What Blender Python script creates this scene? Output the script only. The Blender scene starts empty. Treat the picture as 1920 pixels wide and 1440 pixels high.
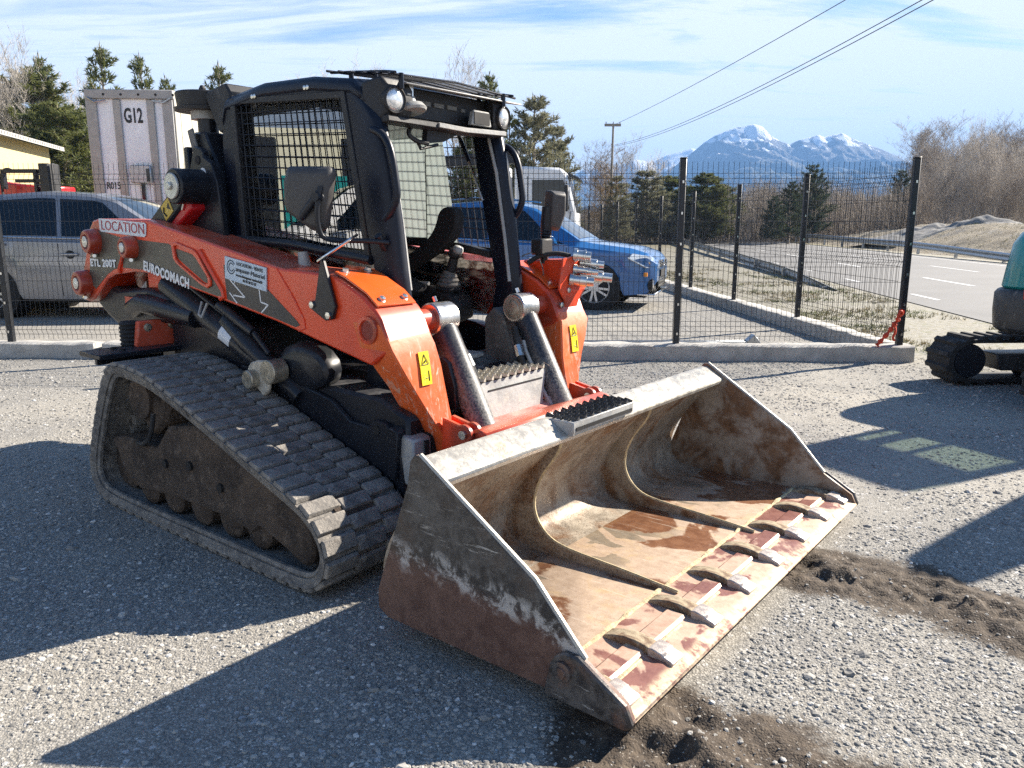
import bpy, bmesh, math, random
import numpy as np
from mathutils import Vector, Matrix, noise as mnoise

sc = bpy.context.scene
COL = sc.collection
R = math.radians
random.seed(7)
rng = np.random.default_rng(7)

# ------------------------------------------------------------------ camera
cam = bpy.data.cameras.new("camera")
cam.sensor_width = 36.0
cam.lens = 36.0 * 1465.5 / 1920.0
cam.clip_start = 0.05
cam.clip_end = 20000.0
cam_o = bpy.data.objects.new("camera", cam)
COL.objects.link(cam_o)
cam_o.location = (0, 0, 1.3547)
cam_o.rotation_euler = (R(90) - 0.20157, 0, 0)
sc.camera = cam_o

# ------------------------------------------------------------------ sky and sun
SUN_DIR = Vector((0.742, 0.416, 0.526)).normalized()      # towards the sun
SUN_EL = math.asin(SUN_DIR.z)
SUN_AZ = math.atan2(SUN_DIR.x, SUN_DIR.y)
world = bpy.data.worlds.new("World")
sc.world = world
world.use_nodes = True
wn, wl = world.node_tree.nodes, world.node_tree.links
wn.clear()
w_out = wn.new("ShaderNodeOutputWorld")
w_bg = wn.new("ShaderNodeBackground")
w_sky = wn.new("ShaderNodeTexSky")
w_sky.sky_type = 'NISHITA'
w_sky.sun_disc = False
w_sky.sun_elevation = SUN_EL
w_sky.sun_rotation = SUN_AZ
w_sky.altitude = 900
w_sky.air_density = 1.0
w_sky.dust_density = 0.6
w_sky.ozone_density = 1.6
SKY_STRENGTH = 0.05
w_bg.inputs['Strength'].default_value = SKY_STRENGTH
# thin streaks of cirrus, in the direction of view of the sky itself
w_tc = wn.new("ShaderNodeTexCoord")
w_sep = wn.new("ShaderNodeSeparateXYZ")
wl.new(w_tc.outputs['Generated'], w_sep.inputs[0])
def wmath(op, a, b=None, c=None, clamp=False):
    n = wn.new("ShaderNodeMath"); n.operation = op; n.use_clamp = clamp
    for i, v in enumerate((a, b, c)):
        if v is None: continue
        if isinstance(v, (int, float)): n.inputs[i].default_value = v
        else: wl.new(v, n.inputs[i])
    return n.outputs[0]
zz = wmath('MAXIMUM', w_sep.outputs['Z'], 0.0)
den = wmath('ADD', zz, 0.10)
px_ = wmath('DIVIDE', w_sep.outputs['X'], den)
py_ = wmath('DIVIDE', w_sep.outputs['Y'], den)
w_cmb = wn.new("ShaderNodeCombineXYZ")
wl.new(px_, w_cmb.inputs[0]); wl.new(py_, w_cmb.inputs[1])
def wnoise(scale, sx, sy, rot, detail, rough, dist, loc=(0, 0, 0)):
    mp = wn.new("ShaderNodeMapping")
    mp.inputs['Scale'].default_value = (sx, sy, 1)
    mp.inputs['Rotation'].default_value = (0, 0, rot)
    mp.inputs['Location'].default_value = loc
    wl.new(w_cmb.outputs[0], mp.inputs[0])
    n = wn.new("ShaderNodeTexNoise")
    n.inputs['Scale'].default_value = scale
    n.inputs['Detail'].default_value = detail
    n.inputs['Roughness'].default_value = rough
    n.inputs['Distortion'].default_value = dist
    wl.new(mp.outputs[0], n.inputs['Vector'])
    return n.outputs['Fac']
def wramp(v, lo, hi):
    n = wn.new("ShaderNodeMapRange"); n.interpolation_type = 'SMOOTHSTEP'
    n.inputs['From Min'].default_value = lo; n.inputs['From Max'].default_value = hi
    wl.new(v, n.inputs['Value'])
    return n.outputs[0]
c_big = wramp(wnoise(0.55, 0.5, 1.0, R(12), 5, 0.55, 0.6, (3.1, 1.7, 0)), 0.28, 0.58)
c_streak = wramp(wnoise(1.3, 0.50, 1.35, R(14), 9, 0.62, 0.8, (0.4, 5.2, 0)), 0.30, 0.70)
c_fine = wramp(wnoise(6.5, 0.35, 1.6, R(8), 8, 0.72, 0.9), 0.25, 0.75)
cl = wmath('MULTIPLY', c_big, c_streak)
cl = wmath('MULTIPLY_ADD', c_streak, 0.62, cl)
cl = wmath('MULTIPLY', cl, wmath('MULTIPLY_ADD', c_fine, 0.55, 0.62))
low = wramp(wmath('SUBTRACT', 0.30, w_sep.outputs['Z']), 0.0, 0.26)      # thicker veil low over the horizon
cl = wmath('MULTIPLY_ADD', low, 0.85, cl, clamp=True)
# the veil thins out with height: overhead the sky is clear blue
cl = wmath('MULTIPLY', cl, wramp(w_sep.outputs['Z'], 0.56, 0.24))
cl = wmath('MULTIPLY', cl, 0.92)
w_mix = wn.new("ShaderNodeMix"); w_mix.data_type = 'RGBA'
wl.new(cl, w_mix.inputs['Factor'])
w_tint = wn.new("ShaderNodeMix"); w_tint.data_type = 'RGBA'; w_tint.blend_type = 'MULTIPLY'
w_tint.inputs['Factor'].default_value = 1.0
wl.new(w_sky.outputs[0], w_tint.inputs[6])
w_tint.inputs[7].default_value = (0.66, 0.92, 1.12, 1)
wl.new(w_tint.outputs[2], w_mix.inputs[6])
w_mix.inputs[7].default_value = (7.3, 7.65, 8.0, 1)
wl.new(w_mix.outputs[2], w_bg.inputs['Color'])
wl.new(w_bg.outputs[0], w_out.inputs['Surface'])

sun = bpy.data.lights.new("sun", 'SUN')
sun.energy = 5.0
sun.angle = R(0.53)
sun.color = (1.0, 0.91, 0.78)
sun_o = bpy.data.objects.new("sun", sun)
COL.objects.link(sun_o)
sun_o.rotation_euler = (-SUN_DIR).to_track_quat('-Z', 'Y').to_euler()
sun_o.location = (30, 20, 30)

sc.view_settings.view_transform = 'Standard'
sc.view_settings.look = 'None'
sc.view_settings.gamma = 1.0
sc.view_settings.use_curve_mapping = False
sc.view_settings.exposure = 1.62
HAZE = 0.00024
sc.cycles.max_bounces = 8
sc.cycles.volume_bounces = 0
sc.cycles.transparent_max_bounces = 16
sc.cycles.caustics_reflective = False
sc.cycles.caustics_refractive = False
sc.cycles.sample_clamp_indirect = 6.0
sc.cycles.use_denoising = False

# ------------------------------------------------------------------ materials
class NT:
    def __init__(s, name):
        s.m = bpy.data.materials.new(name); s.m.use_nodes = True
        s.n, s.l = s.m.node_tree.nodes, s.m.node_tree.links
        s.n.clear()
        s.out = s.n.new("ShaderNodeOutputMaterial")
        s.b = s.n.new("ShaderNodeBsdfPrincipled")
        s.l.new(s.b.outputs[0], s.out.inputs['Surface'])
        s._co = {}
    def node(s, t, **kw):
        n = s.n.new(t)
        for k, v in kw.items(): setattr(n, k, v)
        return n
    def set(s, sock, v):
        if v is None: return
        if isinstance(v, bpy.types.NodeSocket): s.l.new(v, sock)
        elif isinstance(v, (tuple, list)) and len(v) == 3 and sock.type == 'RGBA': sock.default_value = (*v, 1)
        else: sock.default_value = v
    def co(s, kind='Object', scale=(1, 1, 1), rot=(0, 0, 0), loc=(0, 0, 0)):
        key = (kind, scale, rot, loc)
        if key in s._co: return s._co[key]
        if kind == 'World':
            g = s.n.new("ShaderNodeNewGeometry"); o = g.outputs['Position']
        else:
            t = s.n.new("ShaderNodeTexCoord"); o = t.outputs[kind]
        if scale != (1, 1, 1) or rot != (0, 0, 0) or loc != (0, 0, 0):
            m = s.n.new("ShaderNodeMapping")
            m.inputs['Scale'].default_value = scale; m.inputs['Rotation'].default_value = rot; m.inputs['Location'].default_value = loc
            s.l.new(o, m.inputs[0]); o = m.outputs[0]
        s._co[key] = o
        return o
    def noise(s, scale, detail=4, rough=0.55, dist=0.0, co=None, col=False):
        n = s.n.new("ShaderNodeTexNoise")
        n.inputs['Scale'].default_value = scale; n.inputs['Detail'].default_value = detail
        n.inputs['Roughness'].default_value = rough; n.inputs['Distortion'].default_value = dist
        s.l.new(co if co is not None else s.co(), n.inputs['Vector'])
        return n.outputs['Color' if col else 'Fac']
    def vor(s, scale, feature='F1', out='Distance', co=None, rand=1.0):
        n = s.n.new("ShaderNodeTexVoronoi"); n.feature = feature
        n.inputs['Scale'].default_value = scale; n.inputs['Randomness'].default_value = rand
        s.l.new(co if co is not None else s.co(), n.inputs['Vector'])
        return n.outputs[out]
    def rng(s, v, lo, hi, a=0.0, b=1.0, smooth=True):
        n = s.n.new("ShaderNodeMapRange")
        if smooth: n.interpolation_type = 'SMOOTHSTEP'
        for k, x in zip(('From Min', 'From Max', 'To Min', 'To Max'), (lo, hi, a, b)): n.inputs[k].default_value = x
        s.l.new(v, n.inputs['Value'])
        return n.outputs[0]
    def math(s, op, a, b=None, c=None, clamp=False):
        n = s.n.new("ShaderNodeMath"); n.operation = op; n.use_clamp = clamp
        for i, v in enumerate((a, b, c)): 
            if v is not None: s.set(n.inputs[i], v)
        return n.outputs[0]
    def mix(s, f, a, b, mode='MIX'):
        n = s.n.new("ShaderNodeMix"); n.data_type = 'RGBA'; n.blend_type = mode
        s.set(n.inputs[0], f); s.set(n.inputs[6], a); s.set(n.inputs[7], b)
        return n.outputs[2]
    def ramp(s, v, stops):
        n = s.n.new("ShaderNodeValToRGB"); cr = n.color_ramp
        while len(cr.elements) > 1: cr.elements.remove(cr.elements[-1])
        for i, (p, c) in enumerate(stops):
            e = cr.elements[0] if i == 0 else cr.elements.new(p)
            e.position = p; e.color = (*c, 1)
        s.l.new(v, n.inputs[0])
        return n.outputs[0]
    def bump(s, h, strength=0.4, dist=0.01, normal=None):
        n = s.n.new("ShaderNodeBump")
        n.inputs['Strength'].default_value = strength; n.inputs['Distance'].default_value = dist
        s.l.new(h, n.inputs['Height'])
        if normal is not None: s.l.new(normal, n.inputs['Normal'])
        return n.outputs[0]
    def sep(s, co):
        n = s.n.new("ShaderNodeSeparateXYZ"); s.l.new(co, n.inputs[0]); return n.outputs
    def fin(s, color=None, rough=None, metal=None, normal=None, **kw):
        s.set(s.b.inputs['Base Color'], color); s.set(s.b.inputs['Roughness'], rough)
        s.set(s.b.inputs['Metallic'], metal)
        if normal is not None: s.l.new(normal, s.b.inputs['Normal'])
        for k, v in kw.items(): s.set(s.b.inputs[k], v)
        return s.m

def plain(name, color, rough=0.5, metal=0.0, var=0.25, scale=6.0, bump=0.0, bscale=60, dirt=None, dirt_amt=0.5, coat=0.0):
    t = NT(name)
    n = t.noise(scale, 5, 0.6)
    c = t.mix(t.rng(n, 0.25, 0.75), tuple(x * (1 - var) for x in color), tuple(min(1, x * (1 + var)) for x in color))
    r = t.rng(n, 0.2, 0.8, max(0.02, rough - 0.1), min(1, rough + 0.1))
    if dirt:
        d = t.rng(t.noise(scale * 2.3, 8, 0.68, 0.3), 0.62 - 0.22 * dirt_amt, 0.80 - 0.1 * dirt_amt)
        c = t.mix(t.math('MULTIPLY', d, min(1, 0.55 + dirt_amt * 0.4)), c, dirt)
        r = t.math('MAXIMUM', r, t.math('MULTIPLY', d, 0.85))
    nm = t.bump(t.noise(bscale, 4, 0.6), bump, 0.01) if bump else None
    kw = {}
    if coat: kw = {'Coat Weight': coat, 'Coat Roughness': 0.12}
    return t.fin(c, r, metal, nm, **kw)

def machine_paint(name, color, rough, speck, speck_amt=0.5, coat=0.3, dust=None, dust_amt=0.3, spec=0.5):
    """glossy machine paint with fine splashes of dried mud, scratches and dust on upward faces"""
    t = NT(name)
    n = t.noise(3.0, 5, 0.6)
    c = t.mix(t.rng(n, 0.25, 0.75), tuple(x * 0.86 for x in color), tuple(min(1, x * 1.12) for x in color))
    sp = t.rng(t.noise(85, 3, 0.7), 0.66, 0.73)
    area = t.rng(t.noise(4.2, 4, 0.6), 0.42, 0.70)
    f = t.math('MULTIPLY', t.math('MULTIPLY', sp, area), speck_amt)
    c = t.mix(f, c, speck)
    sc_ = t.rng(t.noise(26, 5, 0.75, 1.5, t.co(scale=(1.0, 1.0, 0.16))), 0.67, 0.72)
    c = t.mix(t.math('MULTIPLY', t.math('MULTIPLY', sc_, area), speck_amt), c, speck)
    r = t.math('MAXIMUM', t.rng(n, 0.2, 0.8, rough - 0.08, rough + 0.1), t.math('MULTIPLY', f, 0.9))
    if dust:
        g = t.n.new("ShaderNodeNewGeometry")
        up = t.rng(t.sep(g.outputs['Normal'])[2], 0.35, 0.95)
        d = t.math('MULTIPLY', up, t.rng(t.noise(9, 6, 0.65), 0.3, 0.75, 0.1, 1.0))
        c = t.mix(t.math('MULTIPLY', d, dust_amt), c, dust)
        r = t.math('MAXIMUM', r, t.math('MULTIPLY', d, 0.8))
    return t.fin(c, r, 0.0, t.bump(t.noise(40, 3, 0.6), 0.05, 0.004), **{'Coat Weight': coat, 'Coat Roughness': 0.15, 'Specular IOR Level': spec})

MUD = (0.30, 0.255, 0.20)
M = {}
def arm_paint():
    # sun-faded machine enamel: chipped edges, grease round the pins, dust on the ledges, splashes and scratches
    t = NT('red_paint'); co = t.co(); x, y, z = t.sep(co); n = t.noise(2.4, 6, .62, .3); n2 = t.noise(14, 6, .7, .3)
    c = t.mix(t.rng(n, .3, .7), (0.66, 0.044, 0.010), (0.82, 0.076, 0.017))
    c = t.mix(t.rng(n2, .50, .74, 0, .30), c, (0.66, 0.13, 0.06))
    area = t.rng(t.noise(4.2, 4, .6), .40, .68)
    sp = t.math('MULTIPLY', t.rng(t.noise(95, 3, .7), .66, .74), area); c = t.mix(t.math('MULTIPLY', sp, .35), c, (.46, .26, .18))
    sx = t.rng(t.noise(34, 6, .75, 1.0, t.co(scale=(.16, 1, 1), rot=(0, R(14), 0))), .66, .72); c = t.mix(t.math('MULTIPLY', t.math('MULTIPLY', sx, area), .55), c, (.62, .36, .27))
    g = None
    for px, pz, rr in ((-3.60, 1.262, .13), (-3.19, 1.238, .11), (-3.765, 1.03, .14), (-1.09, .548, .10), (-1.36, .97, .08)):
        dx = t.math('SUBTRACT', x, px); dz = t.math('SUBTRACT', z, pz); dz = t.math('MULTIPLY_ADD', dz, .75, .02)
        d = t.math('SQRT', t.math('ADD', t.math('MULTIPLY', dx, dx), t.math('MULTIPLY', dz, dz))); q = t.rng(t.math('MULTIPLY_ADD', n2, .10, t.math('SUBTRACT', d, .05)), rr, rr * .45); g = q if g is None else t.math('MAXIMUM', g, q)
    c = t.mix(t.math('MULTIPLY', g, .55), c, (.075, .034, .022))
    ge = t.n.new("ShaderNodeNewGeometry"); up = t.rng(t.sep(ge.outputs['Normal'])[2], .4, .95); du = t.math('MULTIPLY', up, t.rng(t.noise(9, 7, .68), .30, .72, .05, .55)); c = t.mix(du, c, (.50, .28, .19))
    bv = t.n.new("ShaderNodeBevel"); bv.samples = 4; bv.inputs['Radius'].default_value = .009
    vm = t.n.new("ShaderNodeVectorMath"); vm.operation = 'DOT_PRODUCT'; t.l.new(bv.outputs[0], vm.inputs[0]); t.l.new(ge.outputs['Normal'], vm.inputs[1])
    e = t.math('MULTIPLY', t.rng(vm.outputs['Value'], .985, .90), t.rng(t.noise(40, 5, .7), .50, .60)); c = t.mix(t.math('MULTIPLY', e, .75), c, (.34, .20, .15))
    r = t.math('MAXIMUM', t.rng(n, .2, .8, .30, .46), t.math('MULTIPLY', t.math('MAXIMUM', du, sp), .8))
    return t.fin(c, r, 0, t.bump(n2, .05, .004), **{'Coat Weight': .2, 'Coat Roughness': .18})
M['red'] = arm_paint()
M['red_even'] = machine_paint('red_paint', (0.70, 0.046, 0.010), 0.36, (0.42, 0.21, 0.13), 0.40, 0.25, (0.50, 0.30, 0.20), 0.25)
def leg_paint():
    t = NT('worn_red_paint')
    c = t.mix(t.rng(t.noise(3, 4), .3, .7), (0.68, 0.10, 0.022), (0.76, 0.15, 0.035))
    st = t.co(scale=(1.0, 1.0, 0.13))
    s1 = t.rng(t.noise(34, 7, 0.72, 0.8, st), 0.53, 0.64)
    low = t.rng(t.sep(t.co())[2], 0.98, 0.62)
    s1 = t.math('MULTIPLY', s1, t.math('MULTIPLY_ADD', low, 0.7, 0.12))
    c = t.mix(s1, c, (0.62, 0.44, 0.34))
    s2 = t.rng(t.noise(60, 5, 0.7, 1.0, st), 0.62, 0.68)
    c = t.mix(t.math('MULTIPLY', s2, 0.6), c, (0.75, 0.66, 0.55))
    return t.fin(c, t.rng(t.noise(20, 4), .3, .7, .36, .6), 0.0, t.bump(t.noise(50, 4), .1, .004))
M['leg'] = leg_paint()
M['black'] = machine_paint('black_paint', (0.013, 0.015, 0.021), 0.36, (0.33, 0.31, 0.28), 0.75, 0.0, (0.24, 0.23, 0.22), 0.22, 0.35)
M['black_clean'] = machine_paint('black_cab_paint', (0.008, 0.011, 0.021), 0.36, (0.30, 0.29, 0.27), 0.45, 0.0, (0.22, 0.22, 0.23), 0.10, 0.30)
M['black_matte'] = plain('black_plastic', (0.018, 0.018, 0.02), 0.6, 0, .25, 8, .1, 120, (0.20, 0.18, 0.16), .25)
M['mirror_shell'] = plain('mirror_shell_plastic', (0.055, 0.052, 0.052), 0.55, 0, .2, 14, .15, 180, (0.25, 0.23, 0.21), .15)
M['dark'] = plain('dark_interior', (0.010, 0.010, 0.011), 0.75, 0, .2)
M['steel'] = plain('bright_steel', (0.62, 0.60, 0.57), 0.30, 0.9, .12, 14, .05, 90, (0.36, 0.30, 0.24), .35)
M['zinc'] = plain('zinc_fitting', (0.66, 0.65, 0.62), 0.26, 0.95, .12, 18)
M['dusty_steel'] = plain('dusty_steel', (0.37, 0.37, 0.36), 0.62, 0.25, .2, 10, .15, 70, (0.52, 0.49, 0.43), .6)
M['pin_steel'] = plain('dull_pin_steel', (0.42, 0.38, 0.30), 0.45, 0.6, .25, 30, .1, 90)
M['washer'] = plain('washer_steel', (0.62, 0.61, 0.56), 0.4, 0.5, .15, 30)
M['rubber'] = plain('black_rubber', (0.020, 0.020, 0.021), 0.78, 0, .3, 8, .15, 70, (0.14, 0.125, 0.11), .4)
def track_rubber():
    t = NT('dusty_track_rubber')
    n = t.noise(7, 7, 0.7, 0.3)
    c = t.mix(t.rng(n, .36, .66), (0.115, 0.108, 0.102), (0.25, 0.232, 0.208))
    c = t.mix(t.rng(t.noise(24, 6, .7), .46, .66, 0, .8), c, (0.33, 0.30, 0.262))
    c = t.mix(t.rng(t.noise(3.4, 6, .72, .5), .57, .66, 0, .9), c, (0.040, 0.030, 0.023))
    return t.fin(c, 0.9, 0, t.bump(t.noise(60, 6, .7), .7, .012))
M['track'] = track_rubber()
def muddy_plate():
    t = NT('muddy_steel')
    c = t.mix(t.rng(t.noise(5, 7, .65, .4), .3, .7), (0.036, 0.026, 0.020), (0.120, 0.086, 0.062))
    c = t.mix(t.rng(t.noise(17, 6, .7), .52, .66, 0, .7), c, (0.19, 0.145, 0.11))
    st = t.rng(t.noise(70, 3, .6, 2.0, t.co(scale=(.25, 1, 1), rot=(0, R(35), 0))), .70, .74)
    c = t.mix(t.math('MULTIPLY', st, .7), c, (0.34, 0.29, 0.20))
    return t.fin(c, .92, 0, t.bump(t.noise(22, 8, .7), .9, .03))
M['mud'] = muddy_plate()
def worn_steel(name, base_a, base_b, rust_a, rust_b, rust_lo, rust_hi, bright, rough=.5, scale=1.0, grit=0.0):
    t = NT(name)
    n1 = t.noise(5 * scale, 8, .68, .5)
    n2 = t.noise(17 * scale, 7, .7, .3)
    n3 = t.noise(90 * scale, 4, .6)
    c = t.mix(t.rng(n2, .3, .7), base_a, base_b)
    rf = t.rng(n1, rust_lo, rust_hi)
    c = t.mix(rf, c, t.mix(t.rng(n2, .35, .65), rust_a, rust_b))
    sc1 = t.rng(t.noise(40 * scale, 5, .72, 1.2, t.co(scale=(.22, 1, 1), rot=(R(20), R(40), R(15)))), .64, .70)
    sc2 = t.rng(t.noise(46 * scale, 5, .72, 1.0, t.co(scale=(1, 1, .2), rot=(R(-25), R(-20), 0))), .65, .71)
    s = t.math('MAXIMUM', sc1, sc2)
    s = t.math('MULTIPLY', s, t.rng(n1, .62, .40))
    c = t.mix(t.math('MULTIPLY', s, .8), c, bright)
    c = t.mix(t.rng(n3, .6, .75, 0, .5), c, tuple(x * .5 for x in base_a))
    gr = t.noise(190 * scale, 3, .6); c = t.mix(t.rng(gr, .54, .66, 0, grit), c, tuple(x * .35 for x in rust_a)); c = t.mix(t.rng(gr, .44, .33, 0, grit * .7), c, tuple(min(1, x * 1.25) for x in base_b))
    m = t.math('MULTIPLY', t.math('SUBTRACT', 1.0, rf), .35)
    r = t.rng(n2, .3, .7, rough - .1, rough + .15)
    nm = t.bump(n2, .25, .006, t.bump(n3, .25, .003))
    return t.fin(c, r, m, nm)
M['bucket_out'] = worn_steel('scratched_bucket_side', (0.045, 0.041, 0.041), (0.150, 0.138, 0.130), (0.105, 0.058, 0.042), (0.165, 0.092, 0.064), .52, .66, (0.52, 0.50, 0.47), .48, 1.3)
def bucket_side_mat():
    # upper half scraped grey with bright scratches, lower half rubbed down to smooth brown rust, a bare streak between
    t = NT('scraped_bucket_side'); x, y, z = t.sep(t.co()); n1 = t.noise(4, 7, .68, .5); n2 = t.noise(16, 7, .72, .4); n3 = t.noise(70, 5, .7)
    c = t.mix(t.rng(n2, .35, .65), (.040, .037, .036), (.125, .115, .105))
    c = t.mix(t.rng(n1, .48, .62, 0, .7), c, (.085, .060, .046))
    sc = None
    for rot, sc_, lo in (((0, R(38), 0), 30, .60), ((0, R(-30), 0), 38, .62), ((0, R(75), 0), 44, .63), ((0, R(10), 0), 60, .62)):
        q = t.rng(t.noise(sc_, 6, .75, .9, t.co(scale=(.10, 1, 1), rot=rot)), lo, lo + .06); sc = q if sc is None else t.math('MAXIMUM', sc, q)
    area = t.rng(t.noise(5.5, 5, .6), .40, .62)
    c = t.mix(t.math('MULTIPLY', t.math('MULTIPLY', sc, area), .85), c, (.50, .48, .45))
    line = t.math('ADD', t.math('MULTIPLY_ADD', x, .12, z), t.math('MULTIPLY_ADD', n1, .16, -.08))       # height measured to the wear line
    low = t.rng(line, .235, .175)
    rust = t.mix(t.rng(n2, .35, .65), (.115, .062, .048), (.175, .100, .076)); rust = t.mix(t.rng(n3, .58, .7, 0, .5), rust, (.26, .17, .12))
    c = t.mix(low, c, rust)
    band = t.math('MULTIPLY', t.math('MULTIPLY', t.rng(line, .16, .20), t.rng(line, .285, .225)), t.rng(n2, .46, .58)); c = t.mix(t.math('MULTIPLY', band, .8), c, (.52, .50, .48))
    return t.fin(c, t.rng(n2, .3, .7, .42, .65), .15, t.bump(n2, .25, .006, t.bump(n3, .2, .003)))
M['bucket_side'] = bucket_side_mat()
M['bucket_in'] = worn_steel('rusty_bucket_sheet', (0.30, 0.255, 0.20), (0.46, 0.40, 0.32), (0.135, 0.062, 0.025), (0.27, 0.15, 0.075), .46, .66, (0.56, 0.52, 0.45), .55, 1.0, .75)
M['lip'] = worn_steel('bare_lip_steel', (0.36, 0.335, 0.29), (0.52, 0.49, 0.43), (0.36, 0.27, 0.16), (0.46, 0.36, 0.24), .56, .72, (0.66, 0.64, 0.59), .42, 1.3)
M['tooth'] = worn_steel('worn_tooth_steel', (0.42, 0.34, 0.28), (0.56, 0.48, 0.41), (0.26, 0.15, 0.08), (0.36, 0.23, 0.13), .56, .72, (0.68, 0.62, 0.56), .5, 2.2)
M['tooth_nose'] = worn_steel('polished_tooth_nose', (0.42, 0.36, 0.32), (0.54, 0.48, 0.43), (0.34, 0.24, 0.17), (0.44, 0.32, 0.23), .58, .76, (0.75, 0.71, 0.67), .42, 3)
def floor_steel():
    t = NT('wet_rusty_floor')
    st = t.co(scale=(.62, 1.0, 1.0))
    n1 = t.noise(3.3, 5, .52, .7, st); n2 = t.noise(22, 6, .65); n3 = t.noise(5.1, 4, .5, .5, st)
    dry = t.mix(t.rng(n2, .3, .7), (0.42, 0.305, 0.215), (0.55, 0.42, 0.31))
    dry = t.mix(t.rng(t.noise(9, 6, .65, .3), .5, .72, 0, .6), dry, (0.60, 0.42, 0.20))
    wet1 = t.mix(t.rng(n2, .35, .65), (0.20, 0.088, 0.046), (0.30, 0.145, 0.078))
    wet2 = t.mix(t.rng(n2, .35, .65), (0.27, 0.225, 0.17), (0.36, 0.29, 0.21))
    n1 = t.math('MULTIPLY_ADD', t.noise(26, 6, .7, .6, st), .10, t.math('SUBTRACT', n1, .05)); w = t.rng(n1, .512, .55)
    c = t.mix(w, dry, wet1)
    w2 = t.math('MULTIPLY', t.rng(n3, .545, .565), t.math('SUBTRACT', 1.0, w))
    x = t.sep(t.co())[0]
    w2 = t.math('MULTIPLY', w2, t.rng(x, -.40, -.62))
    c = t.mix(w2, c, wet2)
    c = t.mix(t.math('MULTIPLY', t.rng(x, -.72, -.88), t.rng(n2, .3, .6)), c, (0.50, 0.33, 0.12))
    sx = t.noise(75, 6, .75, .5, t.co(scale=(.07, 1, 1), rot=(0, 0, R(8)))); c = t.mix(t.rng(sx, .58, .68, 0, .55), c, (.72, .62, .50)); c = t.mix(t.rng(sx, .42, .33, 0, .5), c, (.20, .115, .07))
    c = t.mix(t.rng(t.noise(170, 3, .6), .60, .70, 0, .5), c, (.16, .09, .055))
    r = t.mix(t.math('MAXIMUM', w, w2), (.62, .62, .62), (.30, .30, .30))
    return t.fin(c, r, 0.15, t.bump(n2, .2, .004, t.bump(t.noise(140, 3), .15, .002)))
M['floor_steel'] = floor_steel()
def edge_steel():
    t = NT('rusty_cutting_edge')
    n1 = t.math('MULTIPLY_ADD', t.noise(28, 6, .7, .6), .10, t.math('SUBTRACT', t.noise(4.2, 5, .55, .5), .05)); n2 = t.noise(24, 6, .65)
    dry = t.mix(t.rng(n2, .3, .7), (0.40, 0.255, 0.18), (0.53, 0.37, 0.275))
    wet = t.mix(t.rng(n2, .3, .7), (0.21, 0.088, 0.068), (0.30, 0.14, 0.105))
    w = t.rng(n1, .485, .53)
    c = t.mix(w, dry, wet)
    x = t.sep(t.co())[0]
    c = t.mix(t.math('MULTIPLY', t.rng(x, -.055, -.03), t.rng(t.noise(30, 6, .7), .36, .6)), c, (0.66, 0.52, 0.34))
    c = t.mix(t.rng(t.noise(14, 6, .7), .64, .7, 0, .8), c, (0.62, 0.50, 0.30))
    return t.fin(c, t.mix(w, (.6,) * 3, (.34,) * 3), .15, t.bump(n2, .3, .004))
M['edge'] = edge_steel()
M['weld'] = plain('sandy_weld', (0.55, 0.45, 0.27), .8, 0, .3, 30, .5, 60, (0.30, 0.19, 0.09), .6)
M['decal_dark'] = plain('dark_brown_decal', (0.085, 0.072, 0.056), .42, 0, .35, 7, .05, 60, (0.19, 0.165, 0.125), .5)
M['decal_black'] = plain('black_decal', (0.026, 0.026, 0.030), .4, 0, .25, 7, 0, 60, (0.16, 0.14, 0.11), .3)
M['white_print'] = plain('white_print', (0.78, 0.79, 0.80), .45, 0, .08)
M['sticker_white'] = plain('white_sticker', (0.70, 0.73, 0.77), .4, 0, .06, 5, 0, 60, (0.5, 0.46, 0.42), .12)
M['sticker_blue'] = plain('pale_blue_sticker', (0.50, 0.60, 0.70), .4, 0, .06)
M['red_print'] = plain('red_print', (0.42, 0.02, 0.04), .45, 0, .1)
M['grey_print'] = plain('dark_grey_print', (0.05, 0.055, 0.065), .5, 0, .1)
M['black_print'] = plain('black_print', (0.012, 0.012, 0.014), .5, 0, .1)
M['yellow'] = plain('yellow_sticker', (0.83, 0.66, 0.02), .42, 0, .08, 8, 0, 60, (0.6, 0.5, 0.3), .15)
M['yellow_old'] = plain('faded_yellow_sticker', (0.62, 0.43, 0.06), .45, 0, .12)
M['red_clean'] = plain('bright_red_paint', (0.50, 0.012, 0.016), .34, 0, .12, 4, coat=.2)
M['tail_red'] = plain('dull_red_plate', (0.62, 0.10, 0.05), .55, 0, .14, 6, .1, 50, (0.5, 0.30, 0.22), .4)
M['lamp_glass'] = plain('lamp_lens', (0.80, 0.82, 0.82), .10, .55, .25, 55)
M['grime'] = plain('dusty_cab_plastic', (0.15, 0.145, 0.135), .7, 0, .3, 10, .2, 70, (0.40, 0.36, 0.30), .5)
M['fabric'] = plain('black_seat_fabric', (0.016, 0.016, 0.017), .85, 0, .2, 20, .3, 200)
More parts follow.
